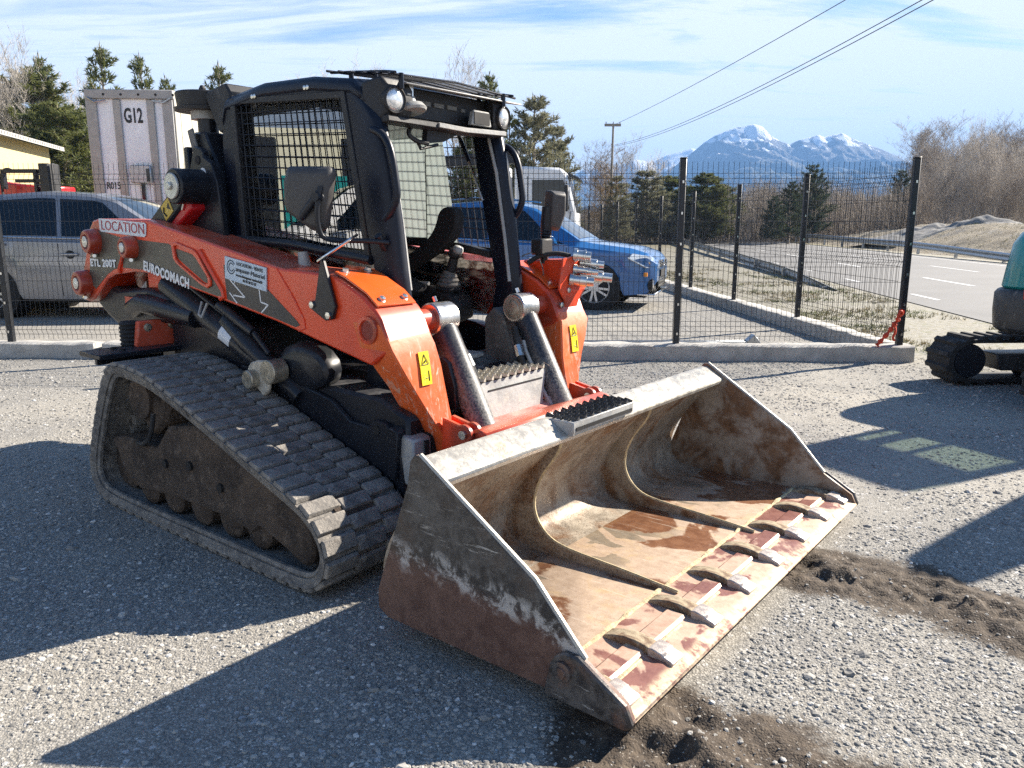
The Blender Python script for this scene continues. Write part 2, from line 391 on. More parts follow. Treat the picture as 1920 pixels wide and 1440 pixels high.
def glass(name, tint=(0.9, 0.95, 0.94), alpha=.22, rough=.02, dirt=.25, dcol=(.55, .53, .48), film=0.0):
    """window pane: mostly see-through, mirror-like at grazing angles, with dust and smears"""
    t = NT(name)
    tr = t.n.new("ShaderNodeBsdfTransparent"); tr.inputs[0].default_value = (*tint, 1)
    gl = t.n.new("ShaderNodeBsdfGlossy"); gl.inputs['Roughness'].default_value = rough
    df = t.n.new("ShaderNodeBsdfDiffuse"); df.inputs[0].default_value = (*dcol, 1)
    fr = t.n.new("ShaderNodeFresnel"); fr.inputs['IOR'].default_value = 1.5
    f = t.math('MULTIPLY_ADD', fr.outputs[0], 1.0, alpha * .25, clamp=True)
    m1 = t.n.new("ShaderNodeMixShader"); t.l.new(f, m1.inputs[0]); t.l.new(tr.outputs[0], m1.inputs[1]); t.l.new(gl.outputs[0], m1.inputs[2])
    d = t.math('MULTIPLY', t.rng(t.noise(14, 7, .72, .6), .42, .8), dirt)
    d = t.math('ADD', d, t.math('MULTIPLY', t.rng(t.noise(90, 3, .6), .66, .72), dirt * 1.2), clamp=True)
    if film: d = t.math('MAXIMUM', t.math('MULTIPLY', d, .5), t.math('MULTIPLY_ADD', t.noise(5, 4, .6, .3, t.co(scale=(3, 3, .3))), film * .5, film * .75), clamp=True)
    tl = t.n.new("ShaderNodeBsdfTranslucent"); tl.inputs[0].default_value = (*dcol, 1)
    m3 = t.n.new("ShaderNodeMixShader"); m3.inputs[0].default_value = .55; t.l.new(df.outputs[0], m3.inputs[1]); t.l.new(tl.outputs[0], m3.inputs[2])
    m2 = t.n.new("ShaderNodeMixShader"); t.l.new(d, m2.inputs[0]); t.l.new(m1.outputs[0], m2.inputs[1]); t.l.new(m3.outputs[0], m2.inputs[2])
    t.l.new(m2.outputs[0], t.out.inputs['Surface']); t.n.remove(t.b)
    return t.m
M['glass'] = glass('dusty_cab_glass', (.86, .90, .89), .35, .02, .09)
M['glass_near'] = glass('reflecting_side_glass', (.42, .46, .47), .9, .005, .06)
M['glass_red'] = glass('smeared_lower_glass', (.80, .78, .78), .3, .03, .55)
M['car_glass'] = glass('dark_car_glass', (.05, .065, .08), .1, .01, .02)
M['car_screen'] = glass('car_windscreen_glass', (.32, .42, .44), .8, .01, .05)

# ------------------------------------------------------------------ mesh helpers
class MB:
    """collects boxes, prisms, tubes and lathes, then links them as one mesh object"""
    def __init__(s): s.v = []; s.f = []; s.mi = []; s.cur = 0; s.ch = []
    def add(s, vs, fs):
        o = len(s.v); s.ch.append((o, len(vs), [tuple(f) for f in fs])); s.v += [tuple(v) for v in vs]; s.f += [tuple(i + o for i in f) for f in fs]; s.mi += [s.cur] * len(fs)
        return s
    def box(s, lo, hi, m=None):
        x0, y0, z0 = lo; x1, y1, z1 = hi
        vs = [(x0, y0, z0), (x1, y0, z0), (x1, y1, z0), (x0, y1, z0), (x0, y0, z1), (x1, y0, z1), (x1, y1, z1), (x0, y1, z1)]
        if m is not None: vs = [m @ Vector(v) for v in vs]
        return s.add(vs, [(0, 3, 2, 1), (4, 5, 6, 7), (0, 1, 5, 4), (1, 2, 6, 5), (2, 3, 7, 6), (3, 0, 4, 7)])
    def prism(s, poly, a, b, axis='y', m=None):
        """polygon in the plane across `axis`, extruded from a to b"""
        n = len(poly)
        def p(u, v, w):
            return {'y': (u, w, v), 'x': (w, u, v), 'z': (u, v, w)}[axis]
        vs = [p(u, v, a) for u, v in poly] + [p(u, v, b) for u, v in poly]
        if m is not None: vs = [m @ Vector(v) for v in vs]
        ar = sum(poly[i][0] * poly[(i + 1) % n][1] - poly[(i + 1) % n][0] * poly[i][1] for i in range(n))
        flip = (ar > 0) != (axis == 'y')
        if a > b: flip = not flip
        f1 = tuple(range(n)); f2 = tuple(range(2 * n - 1, n - 1, -1))
        fs = [f1[::-1], f2[::-1]] if flip else [f1, f2]
        for i in range(n):
            q = (i, n + i, n + (i + 1) % n, (i + 1) % n)
            fs.append(q[::-1] if flip else q)
        return s.add(vs, fs)
    def loft(s, rings, caps=True, closed=True):
        n = len(rings[0]); vs = [v for r in rings for v in r]; fs = []
        for k in range(len(rings) - 1):
            for i in range(n if closed else n - 1):
                j = (i + 1) % n
                fs.append((k * n + i, k * n + j, (k + 1) * n + j, (k + 1) * n + i))
        if caps and closed:
            fs.append(tuple(range(n - 1, -1, -1))); fs.append(tuple(range((len(rings) - 1) * n, len(rings) * n)))
        return s.add(vs, fs)
    def tube(s, pts, r, n=8, caps=True):
        pts = [Vector(p) for p in pts]; rs = r if isinstance(r, (list, tuple)) else [r] * len(pts)
        t0 = (pts[1] - pts[0]).normalized()
        ref = Vector((0, 0, 1)) if abs(t0.z) < .9 else Vector((1, 0, 0))
        u = t0.cross(ref).normalized(); rings = []
        for i, p in enumerate(pts):
            if i == 0: t = pts[1] - p
            elif i == len(pts) - 1: t = p - pts[i - 1]
            else: t = (pts[i + 1] - p).normalized() + (p - pts[i - 1]).normalized()
            t.normalize(); u = (u - t * u.dot(t)).normalized(); w = t.cross(u)
            rings.append([p + (u * math.cos(a) + w * math.sin(a)) * rs[i] for a in (2 * math.pi * k / n for k in range(n))])
        return s.loft(rings, caps)
    def cyl(s, p0, p1, r, n=16, r1=None): return s.tube([p0, p1], [r, r if r1 is None else r1], n)
    def lathe(s, prof, origin, axis, n=20):
        """profile of (distance along axis, radius)"""
        a = Vector(axis).normalized(); o = Vector(origin)
        return s.tube_prof([o + a * d for d, _ in prof], [r for _, r in prof], a, n)
    def tube_prof(s, pts, rs, a, n):
        ref = Vector((0, 0, 1)) if abs(a.z) < .9 else Vector((1, 0, 0))
        u = a.cross(ref).normalized(); w = a.cross(u)
        return s.loft([[p + (u * math.cos(t) + w * math.sin(t)) * max(r, 1e-4) for t in (2 * math.pi * k / n for k in range(n))] for p, r in zip(pts, rs)])
    def each(s, name, mat, parent=None, bevel=0.0, smooth=35, seg=1):
        """one object for every piece that was added"""
        for o, n, fs in s.ch:
            q = MB(); q.add(s.v[o:o + n], fs); q.build(name, mat, parent, bevel, smooth, seg)
    def build(s, name, mat, parent=None, bevel=0.0, smooth=35, seg=1):
        me = bpy.data.meshes.new(name)
        me.from_pydata(s.v, [], s.f); me.update()
        mats = mat if isinstance(mat, (list, tuple)) else [mat]
        for m in mats: me.materials.append(m)
        if len(mats) > 1: me.polygons.foreach_set('material_index', s.mi)
        bm = bmesh.new(); bm.from_mesh(me); bmesh.ops.recalc_face_normals(bm, faces=bm.faces); bm.to_mesh(me); bm.free()
        if smooth:
            me.polygons.foreach_set('use_smooth', [True] * len(me.polygons)); me.set_sharp_from_angle(angle=R(smooth))
        o = bpy.data.objects.new(name, me); COL.objects.link(o)
        if parent is not None: o.parent = parent
        if bevel:
            b = o.modifiers.new('edge', 'BEVEL'); b.width = bevel; b.segments = seg; b.limit_method = 'ANGLE'; b.angle_limit = R(40)
        return o

def tag(o, label=None, cat=None, group=None, kind=None):
    if label: o['label'] = label
    if cat: o['category'] = cat
    if group: o['group'] = group
    if kind: o['kind'] = kind
    return o
def empty(name, loc=(0, 0, 0), rz=0.0, label=None, cat=None, group=None):
    o = bpy.data.objects.new(name, None); COL.objects.link(o)
    o.location = loc; o.rotation_euler = (0, 0, rz); o.empty_display_size = .2
    return tag(o, label, cat, group)
def children_of(o): return [c for c in bpy.data.objects if c.parent == o]
def copy_tree(o, loc, rz, label=None, scale=None):
    """a thing, its parts and their sub-parts; mesh data is shared"""
    def rec(src, par):
        c = src.copy(); COL.objects.link(c); c.parent = par
        for ch in kids.get(src.name, ()): rec(ch, c)
        return c
    kids = {}
    for c in bpy.data.objects:
        if c.parent is not None: kids.setdefault(c.parent.name, []).append(c)
    r = rec(o, None); r.location = loc; r.rotation_euler = (0, 0, rz)
    if label: r['label'] = label
    if scale: r.scale = scale if isinstance(scale, tuple) else (scale,) * 3
    return r
def text(name, body, size, mat, parent, m, width=None, bold=0.0, spacing=1.0, align='LEFT', depth=.0012, shear=0.0):
    cu = bpy.data.curves.new(name, 'FONT'); cu.body = body; cu.size = size; cu.extrude = depth; cu.offset = bold
    cu.space_character = spacing; cu.align_x = align; cu.shear = shear; cu.resolution_u = 3
    cu.materials.append(mat)
    tmp = bpy.data.objects.new(name, cu); COL.objects.link(tmp)
    bpy.context.view_layer.update()
    me = bpy.data.meshes.new_from_object(tmp.evaluated_get(bpy.context.evaluated_depsgraph_get()))
    bpy.data.objects.remove(tmp); bpy.data.curves.remove(cu); me.name = name
    if not me.materials: me.materials.append(mat)
    o = bpy.data.objects.new(name, me); COL.objects.link(o)
    if width:
        xs = [v.co.x for v in me.vertices]; m = m @ Matrix.Diagonal((width / max(1e-4, max(xs) - min(xs)), 1, 1, 1))
    o.parent = parent; o.matrix_local = m
    return o
def frame(origin, ux, uy):
    """matrix whose local x runs along ux, y along uy"""
    ux = Vector(ux).normalized(); uy = Vector(uy); uy = (uy - ux * uy.dot(ux)).normalized(); uz = ux.cross(uy)
    m = Matrix.Identity(4)
    for i in range(3): m[i][0] = ux[i]; m[i][1] = uy[i]; m[i][2] = uz[i]; m[i][3] = origin[i]
    return m
def arc(cx, cz, r, a0, a1, n): return [(cx + r * math.cos(R(a0 + (a1 - a0) * i / n)), cz + r * math.sin(R(a0 + (a1 - a0) * i / n))) for i in range(n + 1)]
def smooth_path(pts, it=2, closed=True):
    for _ in range(it):
        out = []; n = len(pts)
        for i in range(n if closed else n - 1):
            a, b = Vector(pts[i]), Vector(pts[(i + 1) % n])
            out += [a * .75 + b * .25, a * .25 + b * .75]
        if not closed: out = [Vector(pts[0])] + out + [Vector(pts[-1])]
        pts = out
    return [tuple(p) for p in pts]
# ------------------------------------------------------------------ more materials
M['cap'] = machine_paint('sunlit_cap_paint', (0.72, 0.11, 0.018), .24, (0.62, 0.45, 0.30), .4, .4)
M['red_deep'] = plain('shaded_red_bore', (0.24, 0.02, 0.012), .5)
M['cross_red'] = machine_paint('scraped_red_paint', (0.55, 0.05, 0.03), .45, (0.72, 0.55, 0.48), .9, .1, (0.75, 0.55, 0.47), .5)
def dusty_cyl():
    t = NT('dusty_cylinder_paint'); z = t.sep(t.co())[2]; n = t.noise(110, 5, .75); n2 = t.noise(9, 5, .6)
    f = t.math('MULTIPLY', t.rng(z, 1.0, .50, .06, .60), t.rng(t.math('MULTIPLY_ADD', n2, .30, n), .48, .82)); c = t.mix(f, (.014, .016, .024), (.42, .40, .365))
    return t.fin(c, t.rng(f, 0, .6, .34, .8), 0, t.bump(n, .15, .003))
M['cyl'] = dusty_cyl()
M['mirror_face'] = plain('mirror_glass', (0.80, 0.80, 0.80), .05, 1.0, .05)
M['grating'] = plain('scuffed_grating', (0.56, 0.51, 0.42), .6, .3, .25, 40)
M['grating_dark'] = plain('dark_grating', (0.05, 0.05, 0.052), .5, .2, .3, 40, 0, 60, (0.5, 0.47, 0.4), .45)
M['glass_dusty'] = glass('dust_streaked_glass', (.80, .88, .88), .35, .03, .18, (.60, .63, .61), .46)
M['bucket_far'] = worn_steel('rusty_bucket_side', (0.26, 0.225, 0.185), (0.40, 0.36, 0.31), (0.105, 0.052, 0.026), (0.19, 0.105, 0.055), .40, .58, (0.56, 0.53, 0.48), .55, 1.0)
M['tooth_dirty'] = worn_steel('sandy_tooth_adapter', (0.32, 0.25, 0.17), (0.50, 0.42, 0.29), (0.13, 0.075, 0.045), (0.22, 0.14, 0.08), .46, .58, (0.6, 0.54, 0.44), .75, 2.4)
M['fence_metal'] = plain('anthracite_fence_metal', (0.020, 0.022, 0.026), .42, .2, .15)
def concrete(name, a, b, bump=.5):
    t = NT(name)
    n = t.noise(6, 8, .65); g = t.noise(90, 4, .65)
    c = t.mix(t.rng(n, .3, .7), a, b)
    c = t.mix(t.rng(t.noise(2.2, 6, .7, .4), .58, .72, 0, .5), c, tuple(x * .6 for x in a))
    st = t.rng(t.noise(5, 6, .7, .3, t.co(scale=(1.5, 1.5, .2))), .56, .70)
    c = t.mix(t.math('MULTIPLY', st, .35), c, tuple(x * .55 for x in a))
    pit = t.rng(t.vor(70), .0, .18, 1, 0)
    return t.fin(c, .9, 0, t.bump(g, bump, .006, t.bump(n, .4, .01)))
M['kerb'] = concrete('rough_kerb_concrete', (0.36, 0.345, 0.32), (0.52, 0.50, 0.46))
M['galv'] = plain('galvanised_steel', (0.40, 0.42, 0.44), .42, .75, .2, 9)
M['wire'] = plain('grey_cable', (0.10, 0.11, 0.11), .6)
M['pole'] = plain('grey_utility_pole', (0.30, 0.27, 0.23), .85, 0, .2)
M['orange_strap'] = plain('red_orange_strap', (0.60, 0.06, 0.02), .7, 0, .25, 30)
M['paint_white'] = plain('white_lorry_paint', (0.74, 0.75, 0.76), .35, 0, .05, 3)
M['box_white'] = plain('grubby_white_panel', (0.78, 0.82, 0.88), .45, 0, .06, 2.5, 0, 60, (0.42, 0.41, 0.39), .3)
M['box_side'] = plain('cream_tarpaulin', (0.50, 0.475, 0.40), .6, 0, .06, 2, .1, 3)
M['box_frame'] = plain('grey_box_frame', (0.33, 0.325, 0.32), .5, .2, .15, 6)
M['box_rib'] = plain('bare_aluminium_rib', (0.34, 0.33, 0.32), .5, .3, .15, 5, 0, 60, (0.40, 0.28, 0.2), .2)
M['wall_yellow'] = plain('cream_yellow_render', (0.56, 0.47, 0.25), .85, 0, .05, 1.5, .2, 20)
M['roof_sheet'] = plain('pale_fibre_roof', (0.42, 0.41, 0.39), .8, 0, .12, 3)
M['car_blue'] = plain('metallic_blue_car_paint', (0.016, 0.120, 0.34), .22, .1, .05, 3, coat=1.0)
M['car_grey'] = plain('beige_grey_car_paint', (0.23, 0.235, 0.255), .28, .3, .05, 3, coat=1.0)
M['chrome'] = plain('chrome', (0.75, 0.75, 0.75), .12, 1.0, .03)
M['rim'] = plain('silver_alloy_rim', (0.58, 0.59, 0.61), .3, .7, .05)
M['tyre'] = plain('tyre_rubber', (0.018, 0.018, 0.019), .8, 0, .2)
M['plate'] = plain('number_plate', (0.74, 0.74, 0.72), .4)
M['orange_lens'] = plain('orange_lens', (0.75, 0.28, 0.03), .3)
M['red_lens'] = plain('red_tail_lens', (0.55, 0.05, 0.03), .25, 0, .1)
M['teal'] = plain('teal_machine_paint', (0.010, 0.235, 0.245), .3, 0, .1, 4, coat=.5)
M['counterweight'] = plain('dark_grey_counterweight', (0.045, 0.048, 0.052), .45, 0, .2, 7, .1, 40, (0.25, 0.24, 0.22), .3)
M['window_dark'] = plain('dark_window', (0.02, 0.022, 0.026), .12, 0, .1)
M['bark_grey'] = plain('grey_bark', (0.44, 0.40, 0.355), .9, 0, .25, 3)
M['bark_pale'] = plain('pale_birch_bark', (0.48, 0.44, 0.39), .85, 0, .25, 3)
M['bark_brown'] = plain('brown_bark', (0.33, 0.285, 0.24), .9, 0, .25, 3)
def needles(name, a, b):
    t = NT(name)
    o = t.n.new("ShaderNodeObjectInfo")
    c = t.mix(t.rng(t.noise(1.1, 3, .6), .3, .7), a, b)
    c = t.mix(t.rng(t.noise(14, 2), .4, .7, 0, .6), c, tuple(min(1, x * 1.5) for x in b))
    m = t.fin(c, .8, 0)
    tl = t.n.new("ShaderNodeBsdfTranslucent"); t.l.new(c, tl.inputs[0])
    mx = t.n.new("ShaderNodeMixShader"); mx.inputs[0].default_value = .3
    t.l.new(t.b.outputs[0], mx.inputs[1]); t.l.new(tl.outputs[0], mx.inputs[2]); t.l.new(mx.outputs[0], t.out.inputs['Surface'])
    return m
M['pine'] = needles('pine_needles', (0.075, 0.10, 0.032), (0.165, 0.175, 0.055))
M['pine_dark'] = needles('dark_pine_needles', (0.035, 0.058, 0.036), (0.07, 0.095, 0.05))
M['pine_silver'] = needles('silvery_pine_needles', (0.12, 0.13, 0.075), (0.27, 0.26, 0.17))
M['twig_bud'] = needles('budding_twigs', (0.18, 0.12, 0.06), (0.26, 0.18, 0.09))

# ------------------------------------------------------------------ ground: one sheet out to the horizon
def vnoise(x, y, s, seed):
    """value noise on arrays"""
    r_ = np.random.default_rng(seed); T = r_.random((256, 256))
    u, v = x / s, y / s; i, j = np.floor(u).astype(int), np.floor(v).astype(int); f, g = u - i, v - j
    f = f * f * (3 - 2 * f); g = g * g * (3 - 2 * g); a = lambda p, q: T[p % 256, q % 256]
    return (a(i, j) * (1 - f) + a(i + 1, j) * f) * (1 - g) + (a(i, j + 1) * (1 - f) + a(i + 1, j + 1) * f) * g - .5
def seg_dist(x, y, pts):
    d = np.full(x.shape, 1e9)
    for (ax, ay), (bx, by) in zip(pts[:-1], pts[1:]):
        L2 = (bx - ax) ** 2 + (by - ay) ** 2; t = np.clip(((x - ax) * (bx - ax) + (y - ay) * (by - ay)) / L2, 0, 1)
        d = np.minimum(d, np.hypot(x - ax - t * (bx - ax), y - ay - t * (by - ay)))
    return d
RUT1 = [(1.10, 3.02), (1.30, 2.90), (1.55, 2.72), (1.78, 2.46), (2.15, 2.1), (2.6, 1.7)]
RUT2 = [(0.42, 1.84), (0.55, 1.70), (0.75, 1.55), (1.0, 1.35)]
def dirt_mask(x, y):
    d1 = seg_dist(x, y, RUT1) - .055 * vnoise(x, y, .12, 3) * 2 - .03 * vnoise(x, y, .05, 5); d2 = seg_dist(x, y, RUT2) - .06 * vnoise(x, y, .12, 4) * 2
    return np.clip(1 - np.minimum(d1 / .29, d2 / .36) , 0, 1)
def ground_z(x, y):
    near = np.clip((11 - np.hypot(x, y)) / 3, 0, 1)
    z = .018 * vnoise(x, y, 1.3, 1) + .010 * vnoise(x, y, .35, 2)
    z = z * near
    m = dirt_mask(x, y); m = m * m * (3 - 2 * m)
    z = z + near * m * (.004 + .062 * vnoise(x, y, .13, 7) + .036 * vnoise(x, y, .045, 8) + .022 * vnoise(x, y, .02, 9))
    return z * 1.0
def axis_coords(lo, hi, step, far):
    a = list(np.arange(lo, hi + 1e-6, step)); s = step
    b = [];v = hi
    while v < far: s *= 1.22; v += s; b.append(v)
    s = step; c = []; v = lo
    while v > -far: s *= 1.22; v -= s; c.append(v)
    return np.array(c[::-1] + a + b)
def ax2(segs, far):
    pts = []
    for lo, hi, st in segs: pts += list(np.arange(lo, hi, st))
    pts.append(segs[-1][1]); s = segs[-1][2]; v = pts[-1]
    while v < far: s *= 1.25; v += s; pts.append(v)
    s = segs[0][2]; v = pts[0]; pre = []
    while v > -far: s *= 1.25; v -= s; pre.append(v)
    return np.array(pre[::-1] + pts)
gx = ax2([(-3.2, -.4, .05), (-.4, 2.6, .0135), (2.6, 4.6, .05), (4.6, 20, .5)], 9000)
gy = ax2([(1.2, 3.2, .0135), (3.2, 5.0, .05), (5.0, 9.0, .08), (9, 60, 1.2)], 9000)
GX, GY = np.meshgrid(gx, gy); GZ = ground_z(GX, GY)
nx_, ny_ = len(gx), len(gy)
idx = np.arange(nx_ * ny_).reshape(ny_, nx_)
quads = np.stack([idx[:-1, :-1], idx[:-1, 1:], idx[1:, 1:], idx[1:, :-1]], -1).reshape(-1, 4)
def np_mesh(name, co, faces, mats, smooth=True, attrs=None):
    me = bpy.data.meshes.new(name); co = np.asarray(co, dtype=np.float32); n = len(faces); k = faces.shape[1]
    me.vertices.add(len(co)); me.vertices.foreach_set('co', co.ravel())
    me.loops.add(n * k); me.loops.foreach_set('vertex_index', faces.ravel().astype(np.int32))
    me.polygons.add(n); me.polygons.foreach_set('loop_start', np.arange(0, n * k, k, dtype=np.int32))
    me.polygons.foreach_set('use_smooth', np.full(n, smooth)); me.update(calc_edges=True); me.validate()
    for m in (mats if isinstance(mats, (list, tuple)) else [mats]): me.materials.append(m)
    for an, av in (attrs or {}).items():
        a = me.attributes.new(an, 'FLOAT', 'POINT'); a.data.foreach_set('value', av.ravel().astype(np.float32))
    o = bpy.data.objects.new(name, me); COL.objects.link(o); return o
def road_x(y): return 5.36 + .12 * y
def ground_mat():
    t = NT('gravel_yard')
    w = t.co('World'); X_, Y_, _z = t.sep(w)
    at = t.n.new("ShaderNodeAttribute"); at.attribute_name = 'dirt'
    # crushed stone: three sizes of cells
    def cells(sc_):
        v = t.n.new("ShaderNodeTexVoronoi"); v.inputs['Scale'].default_value = sc_; t.l.new(w, v.inputs['Vector']); return v.outputs['Distance'], v.outputs['Color']
    dA, cA = cells(120); dB, cB = cells(260); dC, cC = cells(46)
    hA = t.sep(cA)[0]; hB = t.sep(cB)[0]; hC = t.sep(cC)[0]
    base = t.ramp(hA, [(0, (.15, .145, .136)), (.35, (.275, .262, .238)), (.65, (.355, .336, .302)), (.9, (.45, .428, .385)), (1, (.62, .60, .56))])
    fine = t.ramp(hB, [(0, (.19, .182, .168)), (.5, (.315, .298, .268)), (1, (.43, .41, .37))])
    c = t.mix(t.rng(t.noise(26, 4, .6, 0, w), .42, .58), fine, base)
    gap = t.rng(dA, .36, .62); c = t.mix(t.math('MULTIPLY', gap, .55), c, (.10, .095, .085))
    big = t.math('MULTIPLY', t.rng(hC, .90, .93), t.rng(dC, .52, .40)); c = t.mix(big, c, t.mix(hB, (.34, .335, .33), (.55, .54, .52)))
    pt = t.noise(.55, 7, .66, .5, w); c = t.mix(t.rng(pt, .42, .66, 0, .5), c, (.43, .395, .33))
    c = t.mix(t.rng(t.noise(2.6, 7, .72, .6, w), .58, .70, 0, .55), c, (.155, .14, .12))
    c = t.mix(t.rng(t.noise(1.4, 5, .65, .3, w), .56, .70, 0, .40), c, (.20, .19, .18))
    # churned earth in the wheel ruts
    earth = t.mix(t.rng(t.noise(20, 7, .7, 0, w), .35, .65), (.040, .029, .021), (.098, .074, .052))
    earth = t.mix(t.rng(t.noise(85, 3, .6, 0, w), .62, .68), earth, (.30, .27, .23))
    c = t.mix(t.rng(t.math('ADD', at.outputs['Fac'], t.math('MULTIPLY_ADD', t.noise(30, 5, .7, 0, w), .5, -.25)), .02, .30), c, earth)
    # the yard stays gravel up to the fence, beyond it is a thin grass verge
    fx = t.math('SUBTRACT', X_, t.math('MULTIPLY_ADD', Y_, -.066, 4.50))          # right of the side fence
    n6 = t.noise(1.6, 6, .68, .3, w)
    verge = t.rng(t.math('ADD', fx, t.math('MULTIPLY_ADD', n6, 1.6, -.8)), -.05, .55)
    yfar = t.rng(Y_, 6.2, 7.6); verge = t.math('MULTIPLY', verge, yfar)
    gr = t.mix(t.rng(t.noise(9, 6, .7, 0, w), .36, .64), (.20, .18, .125), (.33, .305, .235))
    gr = t.mix(t.rng(t.noise(3.1, 5, .65, .4, w), .54, .66, 0, .7), gr, (.155, .165, .055))
    gr = t.mix(t.rng(t.noise(15, 5, .7, 0, w), .46, .58, 0, .85), gr, (.33, .318, .292))
    c = t.mix(verge, c, gr)
    far = t.rng(Y_, 34, 60); c = t.mix(far, c, t.mix(t.noise(.05, 5, .6, 0, w), (.15, .13, .075), (.24, .21, .12)))
    h = t.math('MULTIPLY', t.math('SUBTRACT', 1.0, dA), .6)
    h2 = t.math('ADD', h, t.math('MULTIPLY', t.math('SUBTRACT', 1.0, dB), .3)); h2 = t.math('MULTIPLY_ADD', big, .6, h2)
    nm = t.bump(h2, .75, .006, t.bump(t.noise(5, 6, .65, 0, w), .35, .03))
    return t.fin(c, .92, 0, nm)
GM = ground_mat()
tag(np_mesh('ground', np.stack([GX, GY, GZ], -1).reshape(-1, 3), quads, GM, True, {'dirt': dirt_mask(GX, GY)}), kind='structure')

# ------------------------------------------------------------------ loose stones on the ground (uncountable: one object)
def gravel_object():
    n = 190000
    # more of them close to the camera
    d = 1.55 + 8.0 * rng.random(n) ** 1.55; a = (rng.random(n) - .5) * R(84)
    x, y = d * np.sin(a), d * np.cos(a)
    keep = (y > 1.35) & (y < 8.0 - .0 * x)
    # keep the machine's own footprint clear of stones standing above it
    lx = (x - .9715) * math.cos(-.66757) + (y - 2.6566) * math.sin(-.66757); ly = -(x - .9715) * math.sin(-.66757) + (y - 2.6566) * math.cos(-.66757)
    keep &= ~((lx > -3.0) & (lx < -1.3) & (np.abs(ly) < 1.08)); keep &= ~((lx > -1.0) & (lx < .03) & (np.abs(ly) < 1.07))
    x, y = x[keep], y[keep]
    dens = .55 + 1.1 * vnoise(x, y, .45, 21) + .8 * vnoise(x, y, 1.7, 22); dm = dirt_mask(x, y)
    k = rng.random(len(x)) < np.clip(dens + .25 - 1.3 * np.clip(dm * 1.6, 0, 1), .05, 1); x, y = x[k], y[k]
    z = ground_z(x, y)
    s = (.0020 + .0054 * rng.random(len(x)) ** 4.0) * (1 + .08 * np.hypot(x, y)); s = np.where(rng.random(len(x)) < .006, s * 2.2, s)
    me = bpy.data.meshes.new('gravel'); co = np.stack([x, y, z + s * .02], -1).astype(np.float32)
    me.vertices.add(len(co)); me.vertices.foreach_set('co', co.ravel())
    at = me.attributes.new('size', 'FLOAT', 'POINT'); at.data.foreach_set('value', s.astype(np.float32))
    me.update()
    o = bpy.data.objects.new('gravel', me); COL.objects.link(o)
    t = NT('loose_stone'); oi = t.n.new("ShaderNodeObjectInfo")
    c = t.ramp(oi.outputs['Random'], [(0, (.16, .155, .145)), (.3, (.26, .248, .226)), (.62, (.33, .314, .283)), (.9, (.40, .382, .345)), (.98, (.53, .51, .475)), (1, (.70, .69, .66))])
    mat = t.fin(c, .88, 0)
    ng = bpy.data.node_groups.new('scatter_stones', 'GeometryNodeTree')
    ng.interface.new_socket('Geometry', in_out='INPUT', socket_type='NodeSocketGeometry'); ng.interface.new_socket('Geometry', in_out='OUTPUT', socket_type='NodeSocketGeometry')
    N, L = ng.nodes, ng.links
    gi, go = N.new('NodeGroupInput'), N.new('NodeGroupOutput')
    join = N.new('GeometryNodeJoinGeometry')
    for k in range(5):
        ico = N.new('GeometryNodeMeshIcoSphere'); ico.inputs['Radius'].default_value = 1.0; ico.inputs['Subdivisions'].default_value = 2
        nz = N.new('ShaderNodeTexNoise'); nz.inputs['Scale'].default_value = 1.0 + .25 * k; nz.noise_dimensions = '4D'; nz.inputs['W'].default_value = 7.3 * k; nz.inputs['Detail'].default_value = 1.5
        sub = N.new('ShaderNodeVectorMath'); sub.operation = 'SUBTRACT'; sub.inputs[1].default_value = (.5, .5, .5); L.new(nz.outputs['Color'], sub.inputs[0])
        sca = N.new('ShaderNodeVectorMath'); sca.operation = 'SCALE'; sca.inputs['Scale'].default_value = 1.5; L.new(sub.outputs[0], sca.inputs[0])
        sp = N.new('GeometryNodeSetPosition'); L.new(ico.outputs['Mesh'], sp.inputs['Geometry']); L.new(sca.outputs[0], sp.inputs['Offset'])
        tr = N.new('GeometryNodeTransform'); tr.inputs['Scale'].default_value = (1.3 - .1 * (k % 3), 1.0, .50 + .1 * (k % 2)); L.new(sp.outputs[0], tr.inputs['Geometry'])
        g2 = N.new('GeometryNodeGeometryToInstance'); L.new(tr.outputs[0], g2.inputs[0]); L.new(g2.outputs[0], join.inputs[0])
    iop = N.new('GeometryNodeInstanceOnPoints'); iop.inputs['Pick Instance'].default_value = True
    L.new(gi.outputs[0], iop.inputs['Points']); L.new(join.outputs[0], iop.inputs['Instance'])
    rv = N.new('FunctionNodeRandomValue'); rv.data_type = 'FLOAT_VECTOR'; rv.inputs[0].default_value = (-.3, -.3, 0); rv.inputs[1].default_value = (.3, .3, 6.28); L.new(rv.outputs[0], iop.inputs['Rotation'])
    ri = N.new('FunctionNodeRandomValue'); ri.data_type = 'INT'; ri.inputs['Max'].default_value = 4; ri.inputs['Seed'].default_value = 3
    L.new([q for q in ri.outputs if q.enabled][0], iop.inputs['Instance Index'])
    na = N.new('GeometryNodeInputNamedAttribute'); na.data_type = 'FLOAT'; na.inputs['Name'].default_value = 'size'; L.new(na.outputs['Attribute'], iop.inputs['Scale'])
    sm = N.new('GeometryNodeSetMaterial'); sm.inputs['Material'].default_value = mat; L.new(iop.outputs[0], sm.inputs[0]); L.new(sm.outputs[0], go.inputs[0])
    me.materials.append(mat)
    md = o.modifiers.new('scatter', 'NODES'); md.node_group = ng
    return tag(o, 'loose grey gravel stones strewn over the yard around the loader', 'gravel', kind='stuff')
gravel_object()

